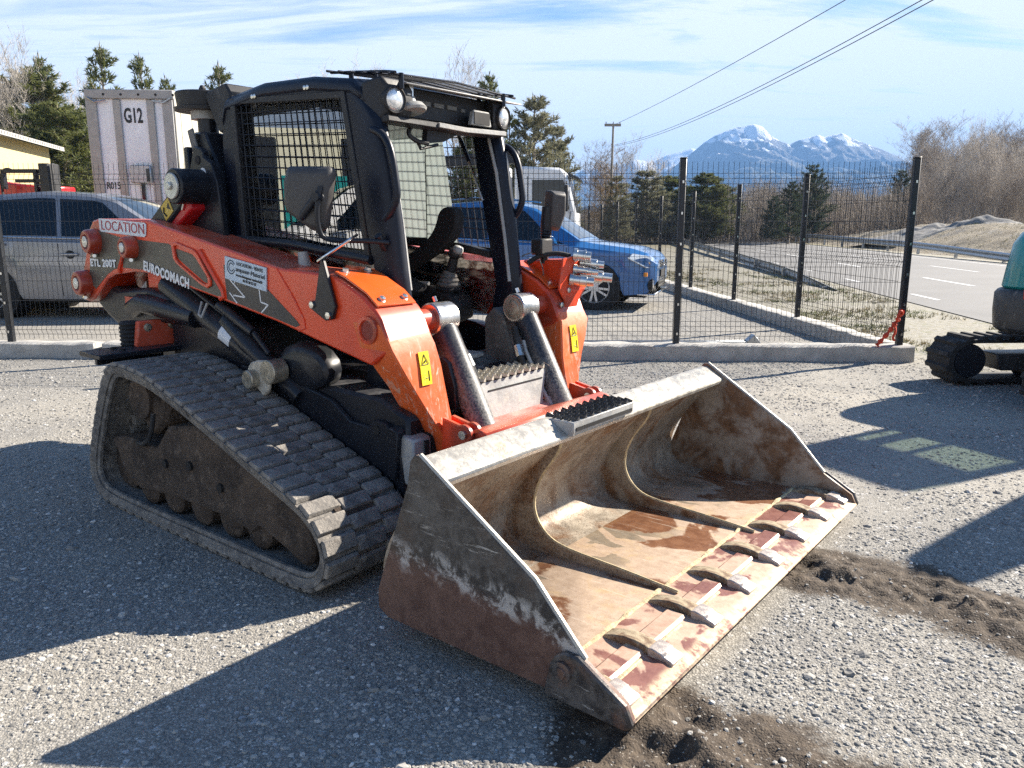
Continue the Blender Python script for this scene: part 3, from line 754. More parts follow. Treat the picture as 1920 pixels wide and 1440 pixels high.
# ------------------------------------------------------------------ road beyond the fence
t = NT('worn_asphalt'); w = t.co('World')
c = t.mix(t.rng(t.noise(.6, 6, .6, .3, w), .3, .7), (.135, .132, .13), (.185, .18, .175))
c = t.mix(t.rng(t.noise(60, 3, .6, 0, w), .35, .7), c, (.215, .21, .20)); c = t.mix(t.rng(t.noise(.25, 5, .6, 1.0, w), .6, .66, 0, .3), c, (.12, .118, .115))
M['asphalt'] = t.fin(c, .85, 0, t.bump(t.noise(70, 3, .6, 0, w), .3, .006))
def wear_paint():
    t = NT('worn_road_paint'); w = t.co('World')
    return t.fin(t.mix(t.rng(t.noise(12, 6, .7, 0, w), .45, .62), (.74, .74, .72), (.42, .41, .40)), .7)
M['road_paint'] = wear_paint()
def strip(name, x0, x1, ya, yb, z, mat, n=40):
    ys = np.linspace(ya, yb, n); mb = MB()
    mb.loft([[(x0 + .12 * y, y, z), (x1 + .12 * y, y, z)] for y in ys], caps=False, closed=False)
    return mb.build(name, mat, None, 0, 0)
road = strip('road', 5.36, 13.6, -30, 330, .012, M['asphalt'], 90); tag(road, kind='structure')
k = 0
for x0, a, b in ((5.95, 5.5, 6.8), (5.95, 9.4, 10.7), (5.95, 14.1, 15.4), (5.95, 18.5, 19.8), (5.95, 23, 24.4), (5.95, 27.5, 29), (5.95, 32, 33.5), (8.08, 10.0, 12.7), (8.08, 17.4, 20.2), (8.08, 25, 28), (8.08, 33, 36), (8.08, 41, 44), (8.08, 49, 52), (13.05, 2, 120), (10.6, 6, 9), (10.6, 14, 17.4), (10.6, 22.5, 26), (10.6, 31, 34.5), (10.6, 40, 43)):
    mk = strip('road_marking', x0, x0 + (.10 if x0 != 8.08 else .13), a, b, .016, M['road_paint'], 6 if b - a < 30 else 40); mk.parent = road
# ------------------------------------------------------------------ fence on its concrete kerb
def yf(x): return 7.97 - .022 * x
def kerb_piece(name, a, b, w, h, label, back_rough=True):
    A, B = Vector((*a, 0)), Vector((*b, 0)); L_ = (B - A).length; u = (B - A) / L_; v = Vector((-u.y, u.x, 0)); n = max(2, int(L_ / .07)); mb = MB(); rings = []
    for i in range(n + 1):
        p = A + u * (L_ * i / n); j = lambda s_, sd: .020 * float(mnoise.noise(Vector((p.x * 5, p.y * 5, s_ + sd))))
        rings.append([p + v * (-w / 2 + j(0, 0)) + Vector((0, 0, -.05)), p + v * (w / 2 + j(1, 0)) + Vector((0, 0, -.05)), p + v * (w / 2 + j(2, 0)) + Vector((0, 0, h + j(3, 0))), p + v * (w / 2 - .02 + j(2, 0)) + Vector((0, 0, h + .005 + j(3, 0))), p + v * (-w / 2 + .02 + j(4, 0)) + Vector((0, 0, h + .006 + j(5, 0))), p + v * (-w / 2 + j(4, 0)) + Vector((0, 0, h - .008 + j(5, 0)))])
    mb.loft(rings); o = mb.build(name, M['kerb'], None, 0, 40); return tag(o, label, 'concrete kerb')
kerb_piece('concrete_kerb', (-9.0, yf(-9)), (-4.30, yf(-4.3)), .24, .150, 'low concrete kerb under the fence left of the loader')
kerb_piece('concrete_kerb', (-4.22, yf(-4.2) + .02), (4.05, yf(4.05)), .24, .150, 'long concrete kerb running behind the loader to the fence corner')
kerb_piece('concrete_kerb', (3.94, yf(4.1) + .14), (3.94 - .066 * 30, yf(4.1) + 30), .22, .150, 'concrete kerb going back from the fence corner along the road')
FENCE_TOP = 1.83
def fence_wires(mb, A, B, z0, z1):
    A, B = Vector((*A, 0)), Vector((*B, 0)); L_ = (B - A).length; u = (B - A) / L_; v = Vector((u.y, -u.x, 0)); r = .0024
    H = z1 - z0; folds = (z0 + .10, z0 + H * .46, z1 - .13)
    prof = [(z0, 0)]
    for f in folds: prof += [(f - .05, 0), (f, .028), (f + .05, 0)]
    prof.append((z1 + .03, 0)); n = int(L_ / .05)
    for k in range(n + 1):
        p = A + u * (L_ * (k + .0) / n)
        mb.tube([p + v * o_ + Vector((0, 0, z)) for z, o_ in prof], r, 3, False)
    zs = []
    for f in folds: zs += [(f - .05, 0), (f + .05, 0), (f, .028)]
    z = z0 + .2
    while z < z1: 
        if all(abs(z - f) > .09 for f in folds): zs.append((z, 0))
        z += .2
    for z, o_ in zs: mb.tube([A + v * (o_ + .003) + Vector((0, 0, z)), B + v * (o_ + .003) + Vector((0, 0, z))], r * 1.1, 3, False)
def fence_line(root, pts, heights, th=.06, skip=0):
    for (x, y), h in list(zip(pts, heights))[skip:]:
        mb = MB(); mb.box((x - th / 2, y - th / 2, .13), (x + th / 2, y + th / 2, .155 + h)); p = mb.build('post', M['fence_metal'], root, .006)
        mb = MB(); mb.box((x - th / 2 - .003, y - th / 2 - .003, .155 + h), (x + th / 2 + .003, y + th / 2 + .003, .165 + h)); mb.build('post_cap', M['fence_metal'], p, .003)
        mb = MB()
        for k in range(6):
            z = .25 + k * .30; mb.box((x - .008, y - th / 2 - .012, z), (x + .008, y - th / 2 + .001, z + .025))
        mb.each('panel_clip', M['zinc'], p)
    for a, b in zip(pts[:-1], pts[1:]):
        a, b = Vector(a), Vector(b); u = (b - a).normalized() * .04
        mb = MB(); fence_wires(mb, a + u, b - u, .185, .155 + FENCE_TOP - .06); mb.build('mesh_panel', M['fence_metal'], root, 0, 0)
FA = empty('mesh_fence', (0, 0, 0), 0, 'dark wire mesh fence standing on the kerb across behind the loader', 'fence')
fence_line(FA, [(x, yf(x)) for x in (-7.4, -5.22, -3.17, -.745, 1.678, 3.94)], [FENCE_TOP] * 6)
FB = empty('mesh_fence', (0, 0, 0), 0, 'dark wire mesh fence receding from the corner along the road', 'fence')
pts = [(3.94 - .066 * d, yf(4.1) + d) for d in [2.45 * k for k in range(0, 13)]]
pts[0] = (3.932, yf(4.1) + .09); fence_line(FB, pts, [FENCE_TOP - .02] * 13, skip=1)
# galvanised channel lying inside, strap hanging on the corner post
mb = MB(); mb.box((.75, 8.62, .012), (2.62, 8.635, .075)); mb.box((.75, 8.635, .012), (2.62, 8.72, .020)); mb.box((.75, 8.72, .012), (2.62, 8.735, .075)); mb.prism([(2.62, .012), (2.78, .012), (2.78, .05), (2.70, .15), (2.62, .08)], 8.62, 8.74)
tag(mb.build('steel_channel', M['galv'], None, .003), 'grey galvanised steel channel lying on gravel inside the fence', 'steel channel')
mb = MB()
sp_ = smooth_path([(3.670, yf(3.9) - .10, .16), (3.720, yf(3.9) - .10, .22), (3.790, yf(3.9) - .09, .30), (3.830, yf(3.9) - .085, .37), (3.870, yf(3.9) - .08, .42), (3.890, yf(3.9) - .08, .48), (3.910, yf(3.9) - .06, .50)], 2, False)
mb.tube(sp_, [.020 + .010 * math.sin(i * 1.9) for i in range(len(sp_))], 7)
mb.tube(smooth_path([(3.830, yf(3.9) - .10, .37), (3.840, yf(3.9) - .12, .30), (3.810, yf(3.9) - .12, .24), (3.840, yf(3.9) - .11, .21)], 2, False), .012, 6)
mb.tube(smooth_path([(3.860, yf(3.9) - .10, .40), (3.840, yf(3.9) - .12, .47), (3.880, yf(3.9) - .11, .52), (3.910, yf(3.9) - .09, .47)], 2, False), .010, 6)
tag(mb.build('tie_strap', M['orange_strap'], None, 0, 60), 'red orange lashing strap knotted round the corner fence post', 'strap')

# ------------------------------------------------------------------ guardrails
def guardrail(label, x0, ys, ztop, face, hpost=.75):
    root = empty('guardrail', (0, 0, 0), 0, label, 'guardrail')
    mb = MB(); prof = [(0, 0), (.045, -.04), (.045, -.09), (0, -.135), (0, -.175), (.045, -.22), (.045, -.27), (0, -.31)]
    prof = prof + [(a - .012, b) for a, b in prof[::-1]]
    mb.loft([[(x0 + .12 * y - face * a, y, ztop(y) + b) for a, b in prof] for y in ys]); mb.build('rail', M['galv'], root, 0, 50)
    y = ys[0] + .6
    while y < min(ys[-1], 75):
        mb = MB(); xx = x0 + .12 * y + face * .07; mb.box((xx - .05, y - .04, min(-.05, ztop(y) - hpost)), (xx + .05, y + .04, ztop(y) - .02)); mb.build('rail_post', M['galv'], root); y += 4.0
    return root
gf = lambda y: float(np.interp(y, [20, 28, 36, 55, 90, 180], [.22, .34, .55, .68, .74, .78]))
guardrail('far grey guardrail along the dry bank beyond the road', 14.3, list(np.linspace(16, 60, 20)) + list(np.linspace(65, 230, 20)), gf, 1)
gn = lambda y: float(np.interp(y, [15, 17.5, 20.5, 29, 54, 120], [-.02, .10, .24, .34, .48, .6]))
guardrail('near guardrail that dips into the verge beside the side fence', 4.75, list(np.linspace(16.2, 40, 14)) + list(np.linspace(45, 160, 14)), gn, -1, .7)
# ------------------------------------------------------------------ the compact track loader
LR = empty('track_loader', (0.9715, 2.6566, 0), -0.66757,
           'orange and black compact track loader with a wide rusty bucket on the gravel', 'track loader')
def P_(mb, name, mat, par=None, bevel=0.0, smooth=35, seg=1): return mb.build(name, M[mat] if isinstance(mat, str) else mat, LR if par is None else par, bevel, smooth, seg)

# ---- tracks
TR_PROF = [(-2.66, .735), (-2.78, .735), (-2.865, .675), (-2.985, .48), (-3.10, .245), (-3.12, .13), (-3.055, .035), (-2.92, .0),
           (-2.3, .0), (-1.9, .0), (-1.45, .0), (-1.345, .018), (-1.272, .075), (-1.245, .16), (-1.268, .24), (-1.32, .31),
           (-1.42, .372), (-1.674, .455), (-1.927, .545), (-2.209, .64), (-2.469, .715)]
_p = smooth_path([(x, 0, z) for x, z in TR_PROF], 3)
LUG = .018
def offset_loop(pts, d):
    n = len(pts); out = []
    for i in range(n):
        a, b, c = (Vector((pts[j % n][0], pts[j % n][2])) for j in (i - 1, i, i + 1))
        t = ((b - a).normalized() + (c - b).normalized()).normalized(); nn = Vector((-t.y, t.x))
        q = b + nn * d; out.append((q.x, 0, q.y))
    return out
_c = sum((Vector(p) for p in _p), Vector()) / len(_p)
_o = offset_loop(_p, .05); sgn = -1 if (Vector(_o[0]) - _c).length > (Vector(_p[0]) - _c).length else 1
band_out = offset_loop(_p, sgn * LUG); band_in = offset_loop(_p, sgn * (LUG + .032))
def make_track(side):
    y0, y1 = (-1.05, -.62) if side < 0 else (.62, 1.05)
    mb = MB()
    rings = []
    for a, b in zip(band_out, band_in):
        rings.append([(a[0], y0, a[2]), (a[0], y1, a[2]), (b[0], y1 - .012, b[2]), (b[0], y0 + .012, b[2])])
    rings.append(rings[0])
    mb.loft(rings, caps=False)
    # moulded bead along both inner edges and a row of drive lugs down the middle
    for yy in (y0 + .03, y1 - .03):
        inn = offset_loop(_p, sgn * (LUG + .040))
        mb.tube([(q[0], yy, q[2]) for q in inn] + [(inn[0][0], yy, inn[0][2])], .014, 6, False)
    inn = offset_loop(_p, sgn * (LUG + .055))
    for i in range(0, len(inn), 2):
        q = inn[i]; mb.box((q[0] - .02, (y0 + y1) / 2 - .05, q[2] - .025), (q[0] + .02, (y0 + y1) / 2 + .05, q[2] + .025))
    tr = P_(mb, 'track', 'track', smooth=50)
    return tr, y0, y1
def lug_mesh():
    """one bar across the track: three blocks, the middle one set back"""
    mb = MB()
    def blk(ya, yb, xo, w, top):
        a = [(xo - w, ya, 0), (xo + w, ya, 0), (xo + w, yb, 0), (xo - w, yb, 0)]
        b = [(xo - w * .82, ya + .004, top), (xo + w * .82, ya + .004, top), (xo + w * .82, yb - .004, top), (xo - w * .82, yb - .004, top)]
        mb.loft([a, b])
    blk(-.214, -.080, .010, .034, LUG); blk(-.078, .062, -.016, .033, LUG * .92); blk(.064, .214, .010, .034, LUG)
    blk(-.10, -.05, -.004, .020, LUG * .7); blk(.045, .09, -.004, .020, LUG * .7)
    me_o = mb.build('tread_lug', M['track'], None, .0025)
    return me_o
lug0 = lug_mesh()
_per = [0.0]
for i in range(len(band_out)): _per.append(_per[-1] + (Vector(band_out[(i + 1) % len(band_out)]) - Vector(band_out[i])).length)
N_LUG = 54
def track_point(s):
    s %= _per[-1]
    for i in range(len(band_out)):
        if _per[i] <= s <= _per[i + 1]:
            a, b = Vector(band_out[i]), Vector(band_out[(i + 1) % len(band_out)]); f = (s - _per[i]) / max(1e-9, _per[i + 1] - _per[i])
            return a.lerp(b, f), (b - a).normalized()
    return Vector(band_out[0]), Vector((1, 0, 0))
first = True
for side in (-1, 1):
    tr, y0, y1 = make_track(side)
    for k in range(N_LUG):
        p, t = track_point((k + .3) * _per[-1] / N_LUG)
        _, ta = track_point((k + .3) * _per[-1] / N_LUG - .03); _, tb = track_point((k + .3) * _per[-1] / N_LUG + .03)
        t = (ta + tb).normalized()
        nrm = Vector((-t.z, 0, t.x)) * (-sgn)
        o = lug0 if first else lug0.copy()
        if not first: COL.objects.link(o)
        first = False
        xa, za = t, nrm; ya = za.cross(xa)
        o.matrix_local = Matrix(((xa.x, ya.x, za.x, p.x), (xa.y, ya.y, za.y, (y0 + y1) / 2), (xa.z, ya.z, za.z, p.z), (0, 0, 0, 1)))
        o.parent = tr
# ---- undercarriages
def rough_disc(mb, x, y, z, r, w, n=18):
    mb.lathe([(0, r * .35), (.01, r * .8), (.02, r), (w - .02, r), (w, r * .85)], (x, y, z), (0, 1, 0), n)
FR_PLATE = [(-2.945, .335), (-2.80, .362), (-2.52, .352), (-2.445, .43), (-2.40, .475), (-2.16, .515), (-1.80, .445), (-1.63, .405), (-1.45, .345), (-1.395, .27),
            (-1.405, .235), (-1.385, .20), (-1.40, .12), (-1.43, .085), (-1.475, .08), (-1.56, .115), (-1.73, .165), (-1.79, .125), (-1.86, .135),
            (-2.0, .15), (-2.2, .15), (-2.45, .145), (-2.70, .118), (-2.86, .20), (-2.89, .27)]
for s in (-1, 1):
    ya, yb = (-1.0, -.66) if s < 0 else (.66, 1.0)
    mb = MB(); mb.prism(FR_PLATE, ya, yb)
    uf = P_(mb, 'undercarriage_frame', 'mud', bevel=.012)
    mb = MB()
    yo = ya - .012 if s < 0 else yb + .012
    for hx, hz in ((-2.43, .30), (-2.22, .33), (-1.99, .28)):
        mb.cyl((hx, yo, hz), (hx, yo + .03, hz), .020, 10)
    mb.each('bolt_recess', M['dark'], uf)
    for rx, rz, rr in ((-2.66, .135, .085), (-2.44, .14, .088), (-2.21, .14, .088), (-1.98, .14, .088), (-1.78, .145, .09)):
        mb = MB(); rough_disc(mb, rx, ya + .01, rz, rr, .30); P_(mb, 'track_roller', 'mud', uf)
    for ix, iz, ir in ((-2.945, .185, .125), (-1.435, .20, .145)):
        mb = MB(); rough_disc(mb, ix, ya + .05, iz, ir, .24, 24); P_(mb, 'idler_wheel', 'mud', uf)
    mb = MB(); n = 13; zc = (-2.69, .555)
    pts = []
    for k in range(n):
        for da, rr in ((-.30, .105), (-.16, .145), (.16, .145), (.30, .105)):
            a = 2 * math.pi * (k + da) / n; pts.append((zc[0] + rr * math.cos(a), zc[1] + rr * math.sin(a)))
    mb.prism(pts, ya + .16, ya + .22); mb.cyl((zc[0], ya + .03, zc[1]), (zc[0], yb, zc[1]), .095, 18)
    P_(mb, 'drive_sprocket', 'mud', uf)
    mb = MB()
    mb.loft([[(-2.66 + a * .9, ya + .04 + .02 * (i % 2), .60 - b * .25) for i, (a, b) in enumerate(((0, 0), (.2, .2), (.16, .6), (.02, .9), (-.08, .5)))],
             [(-2.66 + a, yb - .02, .60 - b * .25) for a, b in ((0, 0), (.22, .2), (.18, .6), (0, .95), (-.1, .5))]])
    P_(mb, 'drive_housing', 'mud', uf, .02)
    mb = MB(); mb.tube([(-2.50, ya - .004, .52), (-2.49, ya - .02, .46), (-2.52, ya - .025, .40), (-2.60, ya - .012, .362), (-2.68, ya, .352)], .011, 7)
    P_(mb, 'grease_hose', 'rubber', uf)

# ---- chassis
mb = MB()
mb.prism([(-3.06, .24), (-1.42, .24), (-1.30, .34), (-1.30, .60), (-1.46, .66), (-2.10, .68), (-2.45, .86), (-3.06, .86)], -.585, .585)
ch = P_(mb, 'chassis', 'black', bevel=.015)
mb = MB()
mb.prism([(-3.66, .62), (-3.05, .40), (-2.72, .82), (-2.72, 1.30), (-3.05, 1.36), (-3.60, 1.28), (-3.68, 1.15)], -.40, .40)
P_(mb, 'engine_housing', 'black', bevel=.03, seg=2)
for s in (-1, 1):
    y = s * .60
    # lower front side panel with its tab, hole and vent box
    mb = MB(); mb.prism([(-2.40, .40), (-1.34, .24), (-1.30, .30), (-1.33, .50), (-1.40, .57), (-1.47, .575), (-1.50, .54), (-1.62, .545), (-1.74, .62), (-1.92, .655), (-2.14, .655), (-2.40, .70)], y - .012, y + .012)
    sp = P_(mb, 'side_panel', 'black', bevel=.004)
    mb = MB(); mb.cyl((-1.455, y - .016, .535), (-1.455, y + .016, .535), .020, 12); P_(mb, 'panel_hole', 'dark', sp)
    mb = MB(); mb.prism([(-1.385, .36), (-1.335, .345), (-1.315, .55), (-1.365, .565)], s * .565, s * .63); P_(mb, 'step_tab', 'black', sp, .004)
    mb = MB(); mb.prism([(-1.345, .335), (-1.255, .325), (-1.255, .52), (-1.33, .535)], s * .50, s * .605)
    vb = P_(mb, 'vent_box', 'dusty_steel', bevel=.008)
    mb = MB(); mb.box((-1.252, min(s * .52, s * .545), .35), (-1.248, max(s * .52, s * .545), .51)); P_(mb, 'vent_slot', 'dark', vb)
    mb = MB()
    mb.loft([[(x, s * yy, z) for x, z in pts] for yy, pts in (
        (.50, [(-1.98 + .20 * math.cos(a), .735 + .11 * math.sin(a)) for a in np.linspace(0, 2 * math.pi, 17)[:-1]]),
        (.585, [(-1.94 + .19 * math.cos(a), .735 + .105 * math.sin(a)) for a in np.linspace(0, 2 * math.pi, 17)[:-1]]),
        (.615, [(-1.92 + .16 * math.cos(a), .735 + .085 * math.sin(a)) for a in np.linspace(0, 2 * math.pi, 17)[:-1]]))])
    P_(mb, 'arm_stop_housing', 'black', bevel=.02, smooth=60)
    # lift cylinder with its hard line, and the muddy pin bracket at its foot
    mb = MB(); A, B = Vector((-3.02, s * .60, 1.05)), Vector((-2.15, s * .60, .70))
    mb.cyl(A, B, .058, 18); lc = P_(mb, 'lift_cylinder', 'black', smooth=50)
    mb = MB(); u = Vector((.37, 0, .93)) * .075
    mb.tube([A + u * .8 + (B - A) * .05, A + u + (B - A) * .1, A + u + (B - A) * .82, A + u * .7 + (B - A) * .9], .013, 8)
    P_(mb, 'hydraulic_line', 'black', lc, smooth=60)
    mb = MB(); u2 = u + Vector((0, s * .03, .05))
    mb.tube([A + u2 + (B - A) * .55, A + u2 + (B - A) * .86], .024, 10); mb.tube([A + u2 + (B - A) * .86, A + u2 * .6 + (B - A) * .98], .014, 8)
    P_(mb, 'cylinder_valve', 'black', lc, smooth=60)
    mb = MB(); q = A + (B - A) * .66 + Vector((.022, s * .0, .055)); mb.cyl(A + (B - A) * .60 + Vector((0, 0, .004)), A + (B - A) * .70 + Vector((0, 0, .004)), .0595, 18)
    P_(mb, 'cylinder_label', 'sticker_white', lc, smooth=50)
    mb = MB()
    mb.prism(arc(-2.16, .69, .062, 100, 280, 9) + arc(-2.12, .66, .06, 280, 360, 4) + [(-2.06, .73), (-2.09, .765), (-2.14, .76)], s * .675, s * .695)
    pb = P_(mb, 'pin_bracket', 'grating', bevel=.006)
    mb = MB(); mb.cyl((-2.165, s * .60, .675), (-2.165, s * .735, .675), .042, 16); mb.cyl((-2.06, s * .62, .715), (-2.06, s * .70, .715), .055, 16); P_(mb, 'bracket_pin', 'pin_steel', pb, .004)
    mb = MB(); mb.tube([(-2.50, s * .60, .90), (-2.30, s * .62, .80), (-1.95, s * .6, .60)], .045, 8); P_(mb, 'lower_strut', 'black', smooth=50)
    mb = MB(); mb.tube([(-2.62, s * .655, .99), (-2.615, s * .68, .93), (-2.59, s * .68, .92), (-2.575, s * .655, .985)], .007, 6); P_(mb, 'hose_clip', 'dusty_steel')
    # rear control link under the arm
    link = [(-3.86, .945), (-3.83, 1.02), (-3.74, 1.06), (-3.55, 1.0), (-3.22, 1.025), (-2.95, .98), (-2.78, .93), (-2.80, .86), (-3.05, .845), (-3.20, .845), (-3.42, .83), (-3.58, .80), (-3.70, .85)]
    mb = MB(); mb.prism(link, s * .47, s * .62); cl_ = P_(mb, 'control_link', 'black', bevel=.022, seg=2)
    mb = MB(); mb.prism([(-3.42, .965), (-3.28, .965), (-3.16, .955), (-3.16, .925), (-3.42, .89)], s * .617, s * .626); P_(mb, 'link_slot', 'dark', cl_)
    mb = MB(); mb.prism([(-3.44, .968), (-3.30, .967), (-3.20, .950), (-3.44, .915)], s * .622, s * .632); P_(mb, 'link_mark', 'tail_red', cl_)
    mb = MB(); mb.tube([(-3.36, s * .63, .905), (-3.24, s * .645, .945), (-3.08, s * .645, .935), (-2.72, s * .63, .90)], .05, 10); P_(mb, 'link_rod', 'black', cl_, smooth=60)
    # tail plate and engine side
    mb = MB(); mb.prism([(-.735, .865), (-.515, .868), (-.555, .725), (-.755, .733)] if s < 0 else [(.735, .865), (.515, .868), (.555, .725), (.755, .733)], -3.14, -3.10, 'x')
    tp = P_(mb, 'tail_plate', 'tail_red', bevel=.006)
    for yy, zz_ in ((.69, .83), (.56, .835)):
        mb = MB(); mb.lathe([(-.006, .022), (.001, .022), (.004, .012), (.012, .011)], (-3.10, s * yy, zz_), (1, 0, 0), 12); mb.each('tail_bolt', M['pin_steel'], tp)
    mb = MB()
    for k in range(8): mb.lathe([(0, .045), (.012, .055), (.024, .045)], (-3.19, s * .74, .69 + k * .021), (0, 0, 1), 14)
    P_(mb, 'ribbed_hose', 'rubber', smooth=50)
    mb = MB(); mb.box((-3.30, min(s * .44, s * .57), .96), (-2.98, max(s * .44, s * .57), 1.13)); P_(mb, 'guard_block', 'red', bevel=.015)
    mb = MB(); mb.box((-3.20, min(s * .58, s * 1.0), .71), (-2.98, max(s * .58, s * .93), .735)); mb.box((-3.20, min(s * .58, s * .93), .655), (-3.17, max(s * .58, s * .93), .735))
    tl = P_(mb, 'track_guard', 'black', bevel=.004)
    mb = MB()
    for xx in (-3.13, -3.04): mb.cyl((xx, s * .86, .733), (xx, s * .86, .745), .014, 8)
    mb.each('guard_bolt', M['dark'], tl)
    # arm support tower with the upper link
    mb = MB(); mb.prism([(-2.98, 1.30), (-2.90, 1.62), (-2.845, 1.735), (-2.79, 1.72), (-2.765, 1.705), (-2.765, 1.68), (-2.70, 1.645), (-2.66, 1.55), (-2.62, 1.20), (-2.95, 1.10)], s * .47, s * .505)
    tw = P_(mb, 'arm_tower', 'black', bevel=.005)
    mb = MB(); mb.cyl((-2.815, s * .500, 1.665), (-2.815, s * .509, 1.665), .022, 14); P_(mb, 'tower_hole', 'dark', tw)
    mb = MB(); mb.cyl((-2.775, s * .505, 1.60), (-2.775, s * .508, 1.60), .027, 18); P_(mb, 'round_sticker', 'sticker_white', tw)
    if s < 0:
        mb = MB(); mb.box((-2.95, -.50, 1.45), (-2.91, -.47, 1.735)); P_(mb, 'hose_post', 'black', tw, .006)
    a, b = Vector((-2.80, s * .56, 1.535)), Vector((-3.24, s * .56, 1.26)); d = (b - a).normalized(); w = Vector((-d.z, 0, d.x))
    mb = MB(); mb.prism([tuple((p.x, p.z)) for p in (a + w * .06, b + w * .06, b - w * .06, a - w * .06)] , s * .53, s * .60)
    ul = P_(mb, 'upper_link', 'black', bevel=.012)
    mb = MB(); mb.cyl((a.x, s * .50, a.z), (a.x, s * .655, a.z), .085, 26); P_(mb, 'link_hub', 'black', ul, .006)
    mb = MB(); mb.cyl((a.x, s * .655, a.z), (a.x, s * .668, a.z), .062, 24); mb.cyl((a.x, s * .668, a.z), (a.x, s * .682, a.z), .020, 6); P_(mb, 'hub_washer', 'washer', ul, .003)
    st = a + d * .20 + w * .0
    mb = MB(); mb.prism([(p.x, p.z) for p in (st + w * .04 - d * .045, st + w * .04 + d * .045, st - w * .04 + d * .045, st - w * .04 - d * .045)], s * .60, s * .603); P_(mb, 'warning_sticker', 'yellow_old', ul)
    mb = MB(); mb.prism([(p.x, p.z) for p in (st + w * .025 - d * .032, st - w * .02 - d * .032, st - w * .004 - d * .004)], s * .603, s * .6042)
    mb.tube([tuple(st + w * .028 + d * .02 + Vector((0, s * .0, 0)))[:1] + (s * .6035, (st + w * .028 + d * .02).z), ((st + d * .034).x, s * .6035, (st + d * .034).z), ((st - w * .02 + d * .016).x, s * .6035, (st - w * .02 + d * .016).z)], .005, 5)
    P_(mb, 'sticker_symbol', 'black_print', ul)
    if s < 0:
        a2, b2 = Vector((-2.80, 0, 1.465)), Vector((-3.10, 0, 1.285)); w2 = w
        mb = MB(); mb.prism([(p.x, p.z) for p in (a2 + w2 * .045, b2 + w2 * .04, b2 - w2 * .045, a2 - w2 * .055, a2 - w2 * .03 - d * .02)], -.585, -.50)
        rl = P_(mb, 'arm_lock', 'red_clean', bevel=.010, seg=2)
        mb = MB(); mb.tube([tuple((a2 + w2 * .01 + d * .06))[:1] + (-.59, (a2 + w2 * .01 + d * .06).z), (a2.x - .01, -.592, a2.z + .012)], .007, 6); P_(mb, 'lock_pin', 'zinc', rl)

